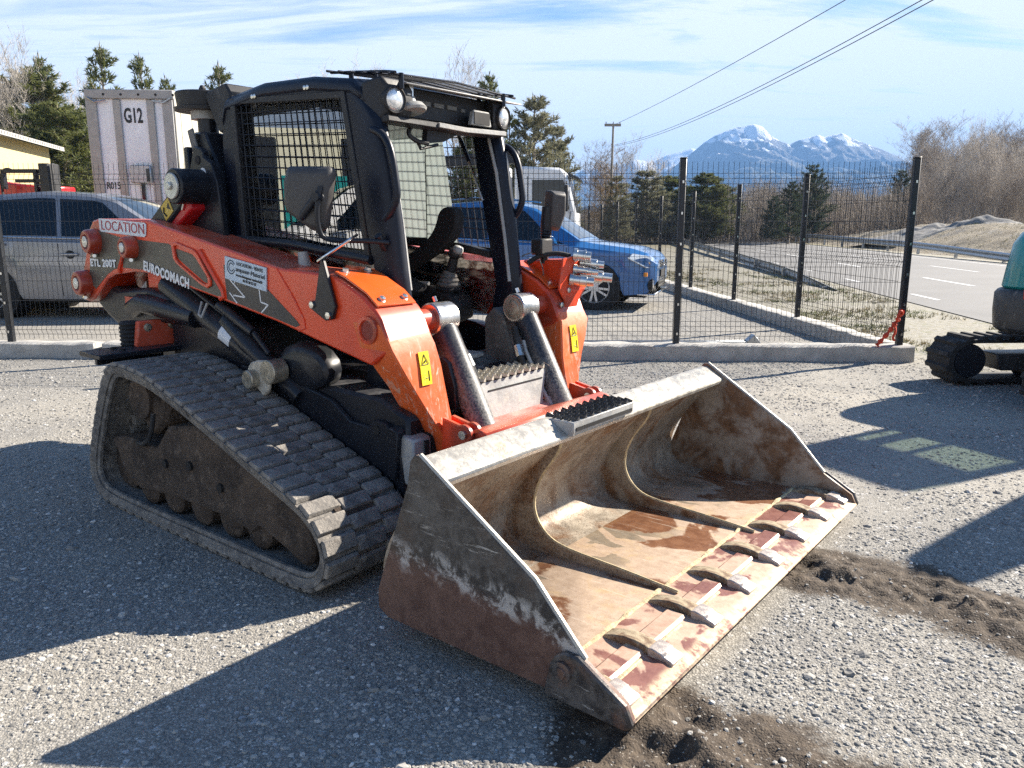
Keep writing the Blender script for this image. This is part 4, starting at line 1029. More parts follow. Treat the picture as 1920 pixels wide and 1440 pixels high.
# ---- loader arms
ARM_TOP = [(-3.56, 1.385), (-3.04, 1.377), (-2.54, 1.285), (-1.936, 1.172), (-1.62, 1.16), (-1.55, 1.137), (-1.43, 1.081), (-1.365, 1.033), (-1.335, 1.0), (-1.285, .89)]
ARM_BOT = [(-1.40, .815), (-1.60, .858), (-1.98, .94), (-2.43, 1.015), (-3.04, 1.11), (-3.21, 1.112), (-3.43, 1.09), (-3.52, 1.062), (-3.695, .945), (-3.76, .922), (-3.83, .93), (-3.865, .965), (-3.85, 1.02), (-3.745, 1.19), (-3.70, 1.30), (-3.62, 1.375)]
def arm_inner(x, yo=.68):   # rear end narrower than the front box
    return .44
for s in (-1, 1):
    yo, yi = s * .68, s * .44
    mb = MB(); mb.prism(ARM_TOP + ARM_BOT, yo, yi)
    arm = P_(mb, 'loader_arm', 'red', bevel=.010, seg=2)
    # bent front leg
    ring = lambda z, xf, xb, o, i: [(xf, s * o, z), (xf, s * i, z + .004), (xb, s * (i + .01), z), (xb, s * o, z)]
    mb = MB()
    mb.loft([ring(.985, -1.338, -1.50, .682, .447), ring(.885, -1.278, -1.46, .682, .44), ring(.80, -1.262, -1.43, .64, .424), ring(.72, -1.252, -1.405, .594, .415),
             ring(.62, -1.232, -1.392, .54, .410), ring(.52, -1.203, -1.375, .488, .408), ring(.40, -1.175, -1.35, .466, .405), ring(.26, -1.16, -1.32, .462, .402)])
    lg = P_(mb, 'arm_leg', 'leg', arm, .007)
    mb = MB(); mb.prism(arc(-1.285, .50, .030, 0, 180, 8) + arc(-1.275, .38, .030, 180, 360, 8), s * .470, s * .502)
    hol = P_(mb, 'leg_hole', 'dark', arm)
    hol.rotation_euler = (0, 0, 0)
    mb = MB(); mb.prism(arc(-1.10, .545, .042, -60, 120, 8) + [(-1.21, .60), (-1.22, .42), (-1.12, .46)], s * .41, s * .435); mb.prism(arc(-1.10, .545, .042, -60, 120, 8) + [(-1.21, .60), (-1.22, .42), (-1.12, .46)], s * .462, s * .486)
    P_(mb, 'quick_hitch_ear', 'red', arm, .005)
    mb = MB(); mb.cyl((-1.095, s * .40, .548), (-1.095, s * .497, .548), .018, 12); P_(mb, 'hitch_pin', 'zinc', arm)
    # elbow cap plate (sunlit, bolted)
    mb = MB()
    capx = [(-1.615, 1.166), (-1.55, 1.145), (-1.43, 1.090), (-1.368, 1.042)]
    for dy0, dy1 in ((.46, .665),):
        mb.loft([[(x, s * dy0, z), (x, s * dy1, z), (x + .004, s * dy1, z + .007), (x + .004, s * dy0, z + .007)] for x, z in capx])
    cap = P_(mb, 'elbow_cap', M['cap'] if 'cap' in M else M['leg'], arm, .002, 60)
    mb = MB()
    for yy in (.50, .62):
        for x, z, nx, nz in ((-1.395, 1.064, .6, .8), (-1.60, 1.164, .25, .97)):
            c = Vector((x, s * yy, z)); n_ = Vector((nx, 0, nz)); mb.lathe([(0, .019), (.006, .019), (.008, .013), (.018, .012), (.019, .004)], c, n_, 10)
    mb.each('cap_bolt', M['zinc'], arm)
    # pivot bosses at the back
    for bx, bz, br in ((-3.60, 1.262, .062), (-3.19, 1.238, .052), (-3.765, 1.03, .066)):
        mb = MB(); mb.lathe([(0, br * 1.12), (.05, br * 1.05), (.062, br * .95), (.064, br * .62), (.050, br * .58)], (bx, s * .679, bz), (0, s, 0), 24); boss = P_(mb, 'pivot_boss', 'red', arm, .003, 40)
        mb = MB(); mb.lathe([(.03, br * .50), (.066, br * .48), (.070, br * .3), (.074, .004)], (bx, s * .679, bz), (0, s, 0), 16); P_(mb, 'pivot_pin', 'washer', arm, 0, 30)
        mb = MB(); mb.cyl((bx - br * .3, s * .695, bz - br * 1.25), (bx + br * .4, s * .71, bz - br * 1.22), .010, 6); P_(mb, 'keeper_bolt', 'zinc', arm)
    # elbow hole with its collar
    mb = MB(); mb.lathe([(0, .056), (.012, .054), (.014, .040), (.004, .038)], (-1.405, s * .679, .955), (0, s, 0), 24); P_(mb, 'elbow_collar', 'red', arm, 0, 40)
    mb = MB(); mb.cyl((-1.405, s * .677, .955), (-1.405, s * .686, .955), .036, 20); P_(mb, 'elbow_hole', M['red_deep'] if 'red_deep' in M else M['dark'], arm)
    # cast rib around the slot, decals between the ribs
    def ring_rib(pts, w, name, mat):
        mb = MB(); n = len(pts); c = Vector((sum(p[0] for p in pts) / n, sum(p[1] for p in pts) / n))
        out = pts; inn = [tuple(c + (Vector(p) - c) * (1 - w / max(.001, (Vector(p) - c).length))) for p in pts]
        rings = [[(o[0], s * .679, o[1]), (o[0], s * .692, o[1]), (i[0], s * .692, i[1]), (i[0], s * .679, i[1])] for o, i in zip(out, inn)]
        mb.loft(rings + [rings[0]], caps=False); return P_(mb, name, mat, arm, .003)
    def decal(pts, name, mat, off=.0015):
        mb = MB(); mb.prism(pts, s * .680, s * (.680 + off)); return P_(mb, name, mat, arm)
    decal([(-3.61, 1.33), (-3.30, 1.285), (-3.34, 1.13), (-3.42, 1.118), (-3.50, 1.09), (-3.66, 1.0), (-3.73, 1.04), (-3.70, 1.16)], 'decal_panel', 'decal_dark')
    decal([(-3.285, 1.285), (-2.84, 1.262), (-2.805, 1.25), (-2.785, 1.175), (-2.56, 1.075), (-2.50, 1.07), (-2.49, 1.11), (-2.555, 1.205), (-2.53, 1.215), (-2.40, 1.05), (-2.405, 1.03), (-2.44, 1.028), (-3.03, 1.125), (-3.20, 1.128), (-3.325, 1.128)], 'decal_panel', 'decal_dark')
    decal([(-2.37, 1.175), (-2.06, 1.09), (-1.85, .958), (-1.83, .94), (-1.86, .93), (-1.99, .955), (-2.36, 1.018)], 'decal_panel', 'decal_black')
    decal([(-2.77, 1.240), (-2.60, 1.210), (-2.585, 1.20), (-2.505, 1.095), (-2.52, 1.085), (-2.545, 1.09), (-2.755, 1.19), (-2.77, 1.205)], 'decal_panel', 'decal_dark')
    ring_rib([(-2.80, 1.262), (-2.765, 1.272), (-2.60, 1.238), (-2.565, 1.215), (-2.475, 1.105), (-2.475, 1.075), (-2.505, 1.062), (-2.55, 1.072), (-2.765, 1.170), (-2.79, 1.195)], .026, 'slot_rib', 'red')
    mb = MB(); mb.tube([(-2.555, s * .684, 1.235), (-2.47, s * .684, 1.145), (-2.385, s * .684, 1.055), (-2.38, s * .684, 1.028), (-2.41, s * .684, 1.018)], .012, 6); P_(mb, 'edge_rib', 'red', arm)
    mb = MB(); mb.tube([(-3.30, s * .684, 1.20), (-3.355, s * .684, 1.125), (-3.36, s * .684, 1.10)], .012, 6); P_(mb, 'edge_rib', 'red', arm)
    mb = MB(); mb.tube([(-1.97, s * .681, 1.172), (-1.86, s * .682, 1.05), (-1.80, s * .682, .965), (-1.795, s * .682, .93), (-1.84, s * .681, .915)], .0035, 5); P_(mb, 'weld_seam', 'red', arm)
    if s < 0:
        # lettering and stickers of the near arm
        ux, uz = (1, 0, -.166), (.166, 0, 1)
        yy = -.6845
        mb = MB(); mb.prism([(-3.535, 1.385), (-3.045, 1.362), (-3.03, 1.352), (-3.045, 1.297), (-3.06, 1.291), (-3.52, 1.316), (-3.535, 1.326)], -.6825, -.686); lo = P_(mb, 'rental_sticker', 'sticker_white', arm)
        fm = frame((-3.515, -.6868, 1.327), (1, 0, -.045), (.0, 0, 1)); text('sticker_lettering', 'LOCATION', .073, M['red_print'], lo, fm, .455, -.0004)
        fm = frame((-3.69, yy, 1.128), (1, 0, .005), (.05, 0, 1)); text('model_lettering', 'ETL 200T', .055, M['white_print'], arm, fm, .30, .0024, 1.1)
        fm = frame((-3.10, yy, 1.128), (1, 0, -.178), (.1, 0, 1)); text('brand_lettering', 'EUROCOMACH', .066, M['white_print'], arm, fm, .43, .0030, 1.14)
        p4 = [(-2.345, 1.215), (-2.035, 1.172), (-2.045, 1.070), (-2.355, 1.115)]
        mb = MB(); mb.prism(p4, -.682, -.6875); cs = P_(mb, 'dealer_sticker', 'sticker_blue', arm)
        ux = Vector((.31, 0, -.043)); ys = -.6885
        for body, x0, z0, sz, wd, col, bd in (('LOCATION - VENTE', -2.255, 1.1775, .021, .195, 'grey_print', .0002), ('ampsaur-Materiel', -2.265, 1.151, .028, .215, 'grey_print', 0), ('www.champsaur-materiel.fr', -2.265, 1.129, .016, .20, 'black_print', .0003), ('06 95 50 57 67', -2.215, 1.104, .017, .10, 'black_print', .0002)):
            fm = frame((x0, ys, z0), ux, (-.02, 0, 1)); text('sticker_lettering', body, sz, M[col], cs, fm, wd, bd)
        mb = MB()
        for rr, cx_ in ((.030, -2.30), (.018, -2.298)):
            mb.tube([(cx_ + rr * math.cos(a), -.688, 1.167 + rr * math.sin(a)) for a in np.linspace(R(25), R(335), 22)], .0022, 4)
        P_(mb, 'sticker_logo', 'grey_print', cs)
        # white bolt outlines printed on the black decal
        mb = MB()
        for pl_ in ([(-2.33, 1.112), (-2.215, 1.035), (-2.305, 1.040)], [(-2.335, 1.05), (-2.28, 1.005)], [(-2.285, 1.115), (-2.29, 1.095)], [(-2.105, 1.085), (-2.098, 1.022), (-2.045, 1.012), (-2.098, .975)]):
            for (xa, za), (xb, zb) in zip(pl_[:-1], pl_[1:]):
                dx, dz = xb - xa, zb - za; L_ = math.hypot(dx, dz); nx, nz = -dz / L_ * .0032, dx / L_ * .0032
                mb.prism([(xa + nx, za + nz), (xb + nx, zb + nz), (xb - nx, zb - nz), (xa - nx, za - nz)], -.6816, -.6826)
        P_(mb, 'bolt_print', 'white_print', arm)
    # warning sticker on the front face
    ce = [(-1.284, .888), (-1.262, .80), (-1.252, .72)]
    mb = MB()
    sy0, sy1 = .497, .552
    mb.loft([[(x + .002, s * sy0, z), (x + .002, s * sy1, z), (x + .0045, s * sy1, z), (x + .0045, s * sy0, z)] for x, z in ((-1.2725, .865), (-1.2600, .80), (-1.2515, .735))])
    ws = P_(mb, 'warning_sticker', 'yellow', arm)
    mb = MB()
    def seg3(a, b, r=.0012): mb.tube([a, b], r, 4)
    yc = s * (sy0 + sy1) / 2
    tri = [(-1.2560, yc - .020, .815), (-1.2560, yc + .020, .815), (-1.2645, yc, .855)]
    for a, b in zip(tri, tri[1:] + tri[:1]): seg3(a, b)
    seg3((-1.2565, yc - .006, .822), (-1.2585, yc + .006, .832), .0025)
    for k in range(4): seg3((-1.2485, yc - .014, .748 + k * .011), (-1.2490, yc - .009, .748 + k * .011), .001)
    seg3((-1.2487, yc + .015, .75), (-1.2545, yc + .015, .79), .0028); seg3((-1.2490, yc - .004, .762), (-1.2490, yc + .007, .762), .0016)
    P_(mb, 'sticker_symbol', 'black_print', ws)
    # tilt cylinder
    A, B = Vector((-1.405, s * .285, .965)), Vector((-1.145, s * .285, .485)); d = (B - A).normalized()
    mb = MB(); mb.lathe([(.045, .050), (.06, .058), ((B - A).length - .03, .058), ((B - A).length - .025, .061), ((B - A).length, .061), ((B - A).length + .004, .030)], A, d, 24); tc = P_(mb, 'tilt_cylinder', M['cyl'] if 'cyl' in M else M['black'], smooth=40)
    mb = MB(); mb.cyl(B, B + d * .22, .028, 16); P_(mb, 'cylinder_rod', 'zinc', tc)
    mb = MB(); mb.cyl(A + Vector((0, -s * .062, 0)), A + Vector((0, s * .062, 0)), .068, 26); P_(mb, 'cylinder_eye', 'steel', tc, .006, 40)
    mb = MB(); mb.lathe([(0, .052), (.006, .052), (.008, .038), (.012, .036), (.016, .02), (.018, .004)], A + Vector((0, -s * .062, 0)), (0, -s, 0), 22); P_(mb, 'eye_cap', 'pin_steel', tc)
    mb = MB(); mb.cyl(A + Vector((-.02, 0, .068)), A + Vector((-.03, 0, .088)), .010, 8); P_(mb, 'grease_nipple', 'zinc', tc)
    mb = MB(); mb.cyl(A + Vector((0, s * .06, 0)), A + Vector((0, s * .165, 0)), .046, 20); P_(mb, 'pin_tube', 'red', arm, smooth=40)
    mb = MB(); w = Vector((-d.z, 0, d.x)) * -1
    side = Vector((0, -s * .035, 0)); w = Vector((.88, 0, .47)) * .055
    side2 = Vector((-.02, -s * .062, 0))
    mb.tube([A + d * .17 + side2, A + d * .22 + side2 * 1.15, A + d * .40 + side2 * 1.1, A + d * .47 + side2 * 1.0 + Vector((.01, -s * .01, 0)), A + d * .52 + side2 * .8], .010, 7)
    mb.cyl(A + d * .46 + side2, A + d * .53 + side2 * .9, .018, 8)
    P_(mb, 'hydraulic_line', 'dusty_steel', tc, smooth=50)
    mb = MB(); mb.tube([A + d * .10 + side2 * 1.3, A + d * .2 + side2 * 1.7, A + d * .34 + side2 * 1.9, A + d * .45 + side2 * 1.8 + Vector((-.05, 0, -.02))], .016, 8); hz = P_(mb, 'hydraulic_hose', 'rubber', tc, smooth=50)
    mb = MB(); mb.cyl(A + d * .19 + side2 * 1.66, A + d * .245 + side2 * 1.8, .020, 8); P_(mb, 'hose_fitting', 'zinc', hz)
# light bracket with a small tilted mirror on the near arm
mb = MB(); mb.prism([(-1.735, 1.05), (-1.70, 1.052), (-1.655, 1.215), (-1.645, 1.222), (-1.635, 1.21), (-1.575, 1.035), (-1.595, .985), (-1.64, .975), (-1.735, 1.02)], -.70, -.684)
br = P_(mb, 'mirror_bracket', 'black', bevel=.003)
mb = MB()
for x, z in ((-1.715, 1.035), (-1.615, .998)): mb.lathe([(0, .016), (.008, .015), (.010, .003)], (x, -.70, z), (0, -1, 0), 6)
mb.each('bracket_bolt', M['zinc'], br)
mb = MB(); fm = frame((-1.655, -.69, 1.215), (.62, .30, .42), (-.25, .75, .25))
mb.box((0, -.055, 0), (.17, .055, .010), fm); P_(mb, 'small_mirror', 'mirror_face', br, .004)
mb = MB(); mb.cyl((-1.99, -.52, 1.17), (-2.0, -.52, 1.235), .028, 14, .022); P_(mb, 'arm_plug', 'dusty_steel')

# ---- cross members, step, front of the chassis
mb = MB(); mb.prism([(-1.335, .36), (-1.20, .34), (-1.13, .42), (-1.14, .52), (-1.22, .55), (-1.33, .52)], -.41, .41); P_(mb, 'cross_tube', 'cross_red', bevel=.015)
mb = MB(); mb.prism([(-1.20, .52), (-1.10, .30), (-1.06, .10), (-1.0, .08), (-1.0, .56), (-1.05, .57)], -.46, .46); P_(mb, 'hitch_frame', 'red', bevel=.01)
mb = MB(); mb.loft([[(-1.34, -.22, .70), (-1.34, .22, .70), (-1.34, .19, .50), (-1.34, -.19, .50)], [(-1.225, -.245, .70), (-1.225, .245, .70), (-1.19, .17, .505), (-1.19, -.17, .505)]])
sb = P_(mb, 'front_step', 'dusty_steel', bevel=.006)
mb = MB(); mb.box((-1.24, -.19, .654), (-1.214, .20, .660)); P_(mb, 'step_seam', 'dark', sb)
def grating(name, x0, x1, y0, y1, z, par, rows=4, pitch=.026, h=.020, mat='grating'):
    mb = MB(); n = max(4, int((y1 - y0) / pitch))
    for r_ in range(rows):
        xx = x0 + (x1 - x0) * (r_ + .5) / rows
        for k in range(n):
            ya = y0 + (y1 - y0) * k / n; yb = y0 + (y1 - y0) * (k + 1) / n; ym = (ya + yb) / 2
            off = .012 if k % 2 else -.012
            mb.loft([[(xx + off - .003, ya, z), (xx + off + .003, ya, z), (xx + off + .003, ya, z + .008), (xx + off - .003, ya, z + .008)],
                     [(xx + off - .003, ym, z), (xx + off + .003, ym, z), (xx + off + .002, ym, z + h), (xx + off - .002, ym, z + h)],
                     [(xx - off - .003, yb, z), (xx - off + .003, yb, z), (xx - off + .003, yb, z + .008), (xx - off - .003, yb, z + .008)]])
    return P_(mb, name, mat, par, 0, 0)
mb = MB(); mb.box((-1.37, -.245, .690), (-1.225, .245, .7015)); P_(mb, 'step_pan', 'dark', sb)
grating('step_grating', -1.37, -1.21, -.25, .25, .702, sb, 5)
mb = MB(); mb.prism([(-1.60, .60), (-1.30, .54), (-1.30, .62), (-1.38, .685), (-1.60, .70)], -.42, .42); P_(mb, 'front_deck', 'black', bevel=.01)
mb = MB(); mb.prism([(-1.46, .62), (-1.25, .60), (-1.255, .70), (-1.29, .795), (-1.325, .815), (-1.365, .80), (-1.385, .735), (-1.45, .715)], .305, .325)
tb = P_(mb, 'tie_down_plate', 'black', bevel=.003)
mb = MB(); mb.cyl((-1.325, .300, .765), (-1.325, .329, .765), .021, 14); P_(mb, 'pale_hole_disc', 'dusty_steel', tb)  # solid pale disc, its colour stands for bright ground seen through an opening
mb = MB(); mb.prism([(-1.46, .62), (-1.25, .60), (-1.255, .70), (-1.29, .795), (-1.325, .815), (-1.365, .80), (-1.385, .735), (-1.45, .715)], -.36, -.34); P_(mb, 'tie_down_plate', 'black', bevel=.003)

# ---- cab
CW = .425
cab = empty('cab'); cab.parent = LR
def C_(mb, name, mat, bevel=0.0, smooth=35, seg=1): return mb.build(name, M[mat] if isinstance(mat, str) else mat, cab, bevel, smooth, seg)
# roof: a shallow shell with rounded shoulders
mb = MB()
rp = [(-2.70, 1.88), (-2.665, 1.955), (-2.36, 1.992), (-2.0, 1.982), (-1.75, 1.948), (-1.69, 1.915)]
rings = []
for x, z in rp:
    row = []
    for fy, dz in ((-1.0, -.060), (-1.0, -.022), (-.95, -.002), (-.6, .012), (0, .016), (.6, .012), (.95, -.002), (1.0, -.022), (1.0, -.060), (.9, -.065), (-.9, -.065)):
        row.append((x, fy * (CW + .008), z + dz))
    rings.append(row)
mb.loft(rings); C_(mb, 'roof', 'black_clean', .008, 50)
# side frames: rear post, header, front post
for s in (-1, 1):
    y0, y1 = s * CW, s * (CW - .065)
    mb = MB(); mb.prism([(-2.70, 1.90), (-2.60, 1.93), (-2.575, 1.60), (-2.565, 1.26), (-2.555, .92), (-2.70, .92), (-2.705, 1.26), (-2.722, 1.74)], y0, y1); C_(mb, 'rear_post', 'black_clean', .012, 50, 2)
    mb = MB(); mb.prism([(-2.60, 1.955), (-2.36, 1.985), (-2.0, 1.975), (-1.76, 1.942), (-1.69, 1.90), (-1.66, 1.84), (-1.79, 1.875), (-2.60, 1.92)], y0 * .999, y1); C_(mb, 'side_header', 'black_clean', .008)
    mb = MB()
    fp = [((-1.80, 1.91), (-1.675, 1.885)), ((-1.775, 1.80), (-1.60, 1.78)), ((-1.745, 1.62), (-1.555, 1.58)), ((-1.695, 1.38), (-1.518, 1.36)), ((-1.655, 1.20), (-1.495, 1.17)), ((-1.625, 1.06), (-1.475, 1.03)), ((-1.66, .92), (-1.52, .90)), ((-1.74, .64), (-1.60, .62))]
    mb.loft([[(a[0], y0, a[1]), (b[0] - .035, y0, b[1]), (b[0] - .008, y0 - s * .02, b[1]), (b[0], y0 - s * .05, b[1]), (b[0] - .03, y1 - s * .02, b[1]), (a[0], y1, a[1])] for a, b in fp])
    C_(mb, 'front_post', 'black_clean', .005, 60)
    mb = MB(); mb.tube([(-1.66, y1 - s * .02, 1.80), (-1.60, y1 - s * .022, 1.60), (-1.55, y1 - s * .022, 1.30), (-1.52, y1 - s * .022, 1.08)], .009, 6); C_(mb, 'door_seal', 'dusty_steel')
    mb = MB(); mb.tube([(-2.66, y0, 1.285), (-2.2, y0 - s * .004, 1.262), (-1.66, y0, 1.205)], .022, 8); C_(mb, 'sill_bar', 'black', 0, 60)
    # grab handle
    mb = MB(); yy = s * .418
    mb.tube(smooth_path([(-1.635, yy, 1.735), (-1.575, yy, 1.715), (-1.53, yy, 1.655), (-1.505, yy, 1.52), (-1.500, yy, 1.46), (-1.535, yy, 1.405), (-1.575, yy, 1.375)], 2, False), .0165, 10); C_(mb, 'grab_handle', 'black_clean', 0, 60)
    # side window: pane, wire guard in its frame
    WIN = [(-2.60, 1.925), (-1.800, 1.884), (-1.685, 1.225), (-2.575, 1.285)]
    mb = MB(); mb.prism(WIN, s * (CW - .048), s * (CW - .043)); C_(mb, 'side_window', 'glass_near') if s < 0 else None
    mb = MB()
    def lerp_edge(t, top):
        a, b = (WIN[0], WIN[1]) if top else (WIN[3], WIN[2]); return (a[0] + (b[0] - a[0]) * t, a[1] + (b[1] - a[1]) * t)
    NV, NH = 19, 13
    for k in range(NV + 1):
        t = k / NV; a, b = lerp_edge(t, True), lerp_edge(t, False); mb.tube([(a[0], s * (CW - .012), a[1]), (b[0], s * (CW - .012), b[1])], .0026, 5, False)
    for k in range(NH + 1):
        t = k / NH; a = (WIN[0][0] + (WIN[3][0] - WIN[0][0]) * t, WIN[0][1] + (WIN[3][1] - WIN[0][1]) * t); b = (WIN[1][0] + (WIN[2][0] - WIN[1][0]) * t, WIN[1][1] + (WIN[2][1] - WIN[1][1]) * t)
        mb.tube([(a[0], s * (CW - .0065), a[1]), (b[0], s * (CW - .0065), b[1])], .0026, 5, False)
    C_(mb, 'wire_guard', 'black', 0, 60)
    mb = MB()
    fr_ = [((-2.625, 1.945), (-2.585, 1.915)), ((-1.785, 1.90), (-1.815, 1.872)), ((-1.66, 1.20), (-1.70, 1.238)), ((-2.60, 1.265), (-2.56, 1.298))]
    rings = [[(o[0], s * (CW + .006), o[1]), (o[0], s * (CW - .02), o[1]), (i[0], s * (CW - .02), i[1]), (i[0], s * (CW + .006), i[1])] for o, i in fr_]
    mb.loft(rings + [rings[0]], False); C_(mb, 'guard_frame', 'black_matte', .003)
    mb = MB()
    for bx in (-2.43, -2.41, -2.04, -2.02): mb.lathe([(0, .011), (.006, .010), (.009, .002)], (bx, s * (CW + .006), 1.935), (0, s, 0), 8)
    mb.each('guard_bolt', M['zinc'], cab)
    mb = MB(); mb.prism([(-2.57, 1.262), (-1.66, 1.19), (-1.62, 1.04), (-1.72, .90), (-2.56, .92)], s * (CW - .035), s * (CW - .030)); C_(mb, 'lower_window', 'glass_red' if s > 0 else 'glass')
mb = MB(); mb.box((-2.11, CW - .06, 1.27), (-2.085, CW - .03, 1.90)); C_(mb, 'sliding_window_bar', 'black_matte', .004)
mb = MB(); mb.prism([(-2.59, 1.29), (-2.105, 1.285), (-2.04, 1.275), (-1.88, 1.262), (-1.665, 1.222), (-1.665, 1.19), (-1.9, 1.235), (-2.07, 1.248), (-2.59, 1.258)], CW - .07, CW - .02); C_(mb, 'window_rail', 'black_matte', .004)
mb = MB(); mb.prism([(-2.60, 1.925), (-2.11, 1.895), (-2.11, 1.25), (-2.575, 1.285)], CW - .048, CW - .043); C_(mb, 'side_window', 'glass_dusty')
mb = MB(); mb.prism([(-2.085, 1.28), (-1.875, 1.262), (-1.985, 1.865), (-2.085, 1.87)], CW - .075, CW - .070); C_(mb, 'sliding_pane', 'glass_dusty')
# rear wall with its window
mb = MB()
for lo, hi in (((-2.70, -.38, .92), (-2.66, .38, 1.32)), ((-2.70, -.38, 1.82), (-2.66, .38, 1.93)), ((-2.70, -.38, 1.32), (-2.66, -.30, 1.82)), ((-2.70, .30, 1.32), (-2.66, .38, 1.82))): mb.box(lo, hi)
C_(mb, 'rear_wall', 'dark')
mb = MB(); mb.box((-2.685, -.30, 1.32), (-2.68, .30, 1.82)); C_(mb, 'rear_window', 'glass')
mb = MB(); mb.prism([(-2.66, 1.90), (-1.76, 1.86), (-1.72, 1.83), (-1.80, 1.82), (-2.66, 1.87)], -.36, .36); C_(mb, 'headliner', 'dark')
# front hood under the roof edge with two lamps
mb = MB()
mb.loft([[(-1.69, s_ * .425, 1.925), (-1.69, s_ * .425, 1.79), (-1.60, s_ * .40, 1.775), (-1.575, s_ * .39, 1.81), (-1.572, s_ * .385, 1.90), (-1.60, s_ * .40, 1.945)] for s_ in (-1, -.62)])
hl = C_(mb, 'lamp_pod', 'black_matte', .012, 40, 2)
mb = MB()
mb.loft([[(-1.69, s_ * .425, 1.925), (-1.69, s_ * .425, 1.79), (-1.60, s_ * .40, 1.775), (-1.575, s_ * .39, 1.81), (-1.572, s_ * .385, 1.90), (-1.60, s_ * .40, 1.945)] for s_ in (.74, 1)])
C_(mb, 'lamp_pod', 'black_matte', .012, 40, 2)
for s in (-1, 1):
    mb = MB(); mb.lathe([(-.03, .052), (.010, .055), (.014, .051), (.008, .047)], (-1.572, s * .352, 1.852), (1, s * .12, -.06), 24); C_(mb, 'lamp_rim', 'black_matte')
    mb = MB(); mb.lathe([(-.004, .047), (.008, .044), (.014, .028), (.016, .004)], (-1.572, s * .352, 1.852), (1, s * .12, -.06), 24); C_(mb, 'work_lamp', 'lamp_glass', 0, 60)
mb = MB(); mb.box((-1.70, -.27, 1.80), (-1.645, .32, 1.93)); C_(mb, 'front_header', 'black_matte', .008)
mb = MB()
for k in range(3): mb.box((-1.648, -.13 + k * .085, 1.862), (-1.638, -.07 + k * .085, 1.880))
mb.box((-1.648, .135, 1.86), (-1.638, .16, 1.875)); mb.each('header_vent', M['grime'], cab)
mb = MB(); mb.lathe([(0, .022), (.02, .024), (.03, .05), (.05, .064), (.06, .058), (.062, .004)], (-1.60, -.235, 1.875), (.25, 0, -1), 22); fl = C_(mb, 'dome_lamp', 'dusty_steel', 0, 40)
mb = MB(); mb.cyl((-1.60, -.235, 1.93), (-1.60, -.235, 1.87), .018, 10); mb.cyl((-1.585, -.275, 1.885), (-1.585, -.255, 1.885), .014, 8); C_(mb, 'lamp_stem', 'zinc')
# raised front door edge, its handle and gas strut
mb = MB(); mb.loft([[(-1.62, y_, z_ + .016), (-1.565, y_, z_ + .012), (-1.562, y_, z_ - .012), (-1.62, y_, z_ - .02)] for y_, z_ in ((-.395, 1.778), (-.15, 1.775), (.10, 1.772), (.365, 1.78))])
dr = C_(mb, 'raised_door', 'black_matte', .004)
mb = MB(); mb.loft([[(-2.3, y_, 1.80), (-1.62, y_, 1.790), (-1.62, y_, 1.784), (-2.3, y_, 1.794)] for y_ in (-.36, .34)]); C_(mb, 'door_pane', 'glass_dusty')
mb = MB(); mb.loft([[(-1.564, y_, z_ + .010), (-1.555, y_, z_ + .006), (-1.556, y_, z_ - .010), (-1.564, y_, z_ - .012)] for y_, z_ in ((-.10, 1.778), (.08, 1.772), (.36, 1.780))]); C_(mb, 'door_weatherstrip', 'dusty_steel')
mb = MB(); mb.tube(smooth_path([(-1.63, -.20, 1.765), (-1.62, -.235, 1.735), (-1.61, -.20, 1.705), (-1.60, -.13, 1.700)], 2, False), .010, 7); mb.tube([(-1.62, -.17, 1.70), (-1.61, -.165, 1.675), (-1.61, -.06, 1.70)], .008, 6); mb.prism([(-.12, 1.765), (.10, 1.765), (-.02, 1.715), (-.13, 1.70)], -1.64, -1.61, 'x'); C_(mb, 'door_handle', 'black_matte', 0, 50)
mb = MB(); mb.loft([[(-1.60, .13, 1.80), (-1.60, .265, 1.80), (-1.60, .25, 1.86), (-1.60, .145, 1.862)], [(-1.570, .125, 1.80), (-1.570, .27, 1.80), (-1.570, .252, 1.866), (-1.570, .143, 1.868)]]); cm = C_(mb, 'camera_box', 'dusty_steel', .004)
mb = MB(); mb.box((-1.572, .142, 1.806), (-1.5655, .250, 1.858)); C_(mb, 'camera_face', 'dark')
mb = MB(); mb.tube([(-1.86, CW - .07, 1.80), (-1.79, CW - .07, 1.66)], .011, 8); mb.tube([(-1.79, CW - .07, 1.66), (-1.70, CW - .07, 1.47)], .006, 6); C_(mb, 'gas_strut', 'black_clean')
mb = MB(); mb.tube([(-1.79, CW - .07, 1.66), (-1.70, CW - .07, 1.47)], .0065, 6); C_(mb, 'strut_rod', 'zinc')
# roof guard
mb = MB()
for s in (-1, 1):
    mb.tube([(-1.95, s * .36, 1.997), (-1.60, s * .37, 1.962), (-1.53, s * .38, 1.950)], .0065, 6)
for k in range(6):
    t = k / 5; x = -1.93 + t * .38; z = 1.996 - t * .050
    mb.tube([(x, -.40, z), (x, 0, z + .016), (x, .42, z)], .0055, 6)
rg = C_(mb, 'roof_guard', 'black_clean', 0, 60)
mb = MB()
for k in (1, 3, 5):
    for s in (-1, 1):
        t = k / 5; x = -1.93 + t * .38; z = 1.996 - t * .050; mb.cyl((x, s * .33, z - .05), (x, s * .33, z + .010), .011, 8)
mb.each('guard_spacer', M['black_clean'], cab)
mb = MB(); mb.loft([[(-1.70, y_, 1.955), (-1.545, y_ * 1.02, 1.925), (-1.545, y_ * 1.02, 1.918), (-1.70, y_, 1.945)] for y_ in (-.30, .46)]); C_(mb, 'roof_visor', 'dusty_steel', .003)
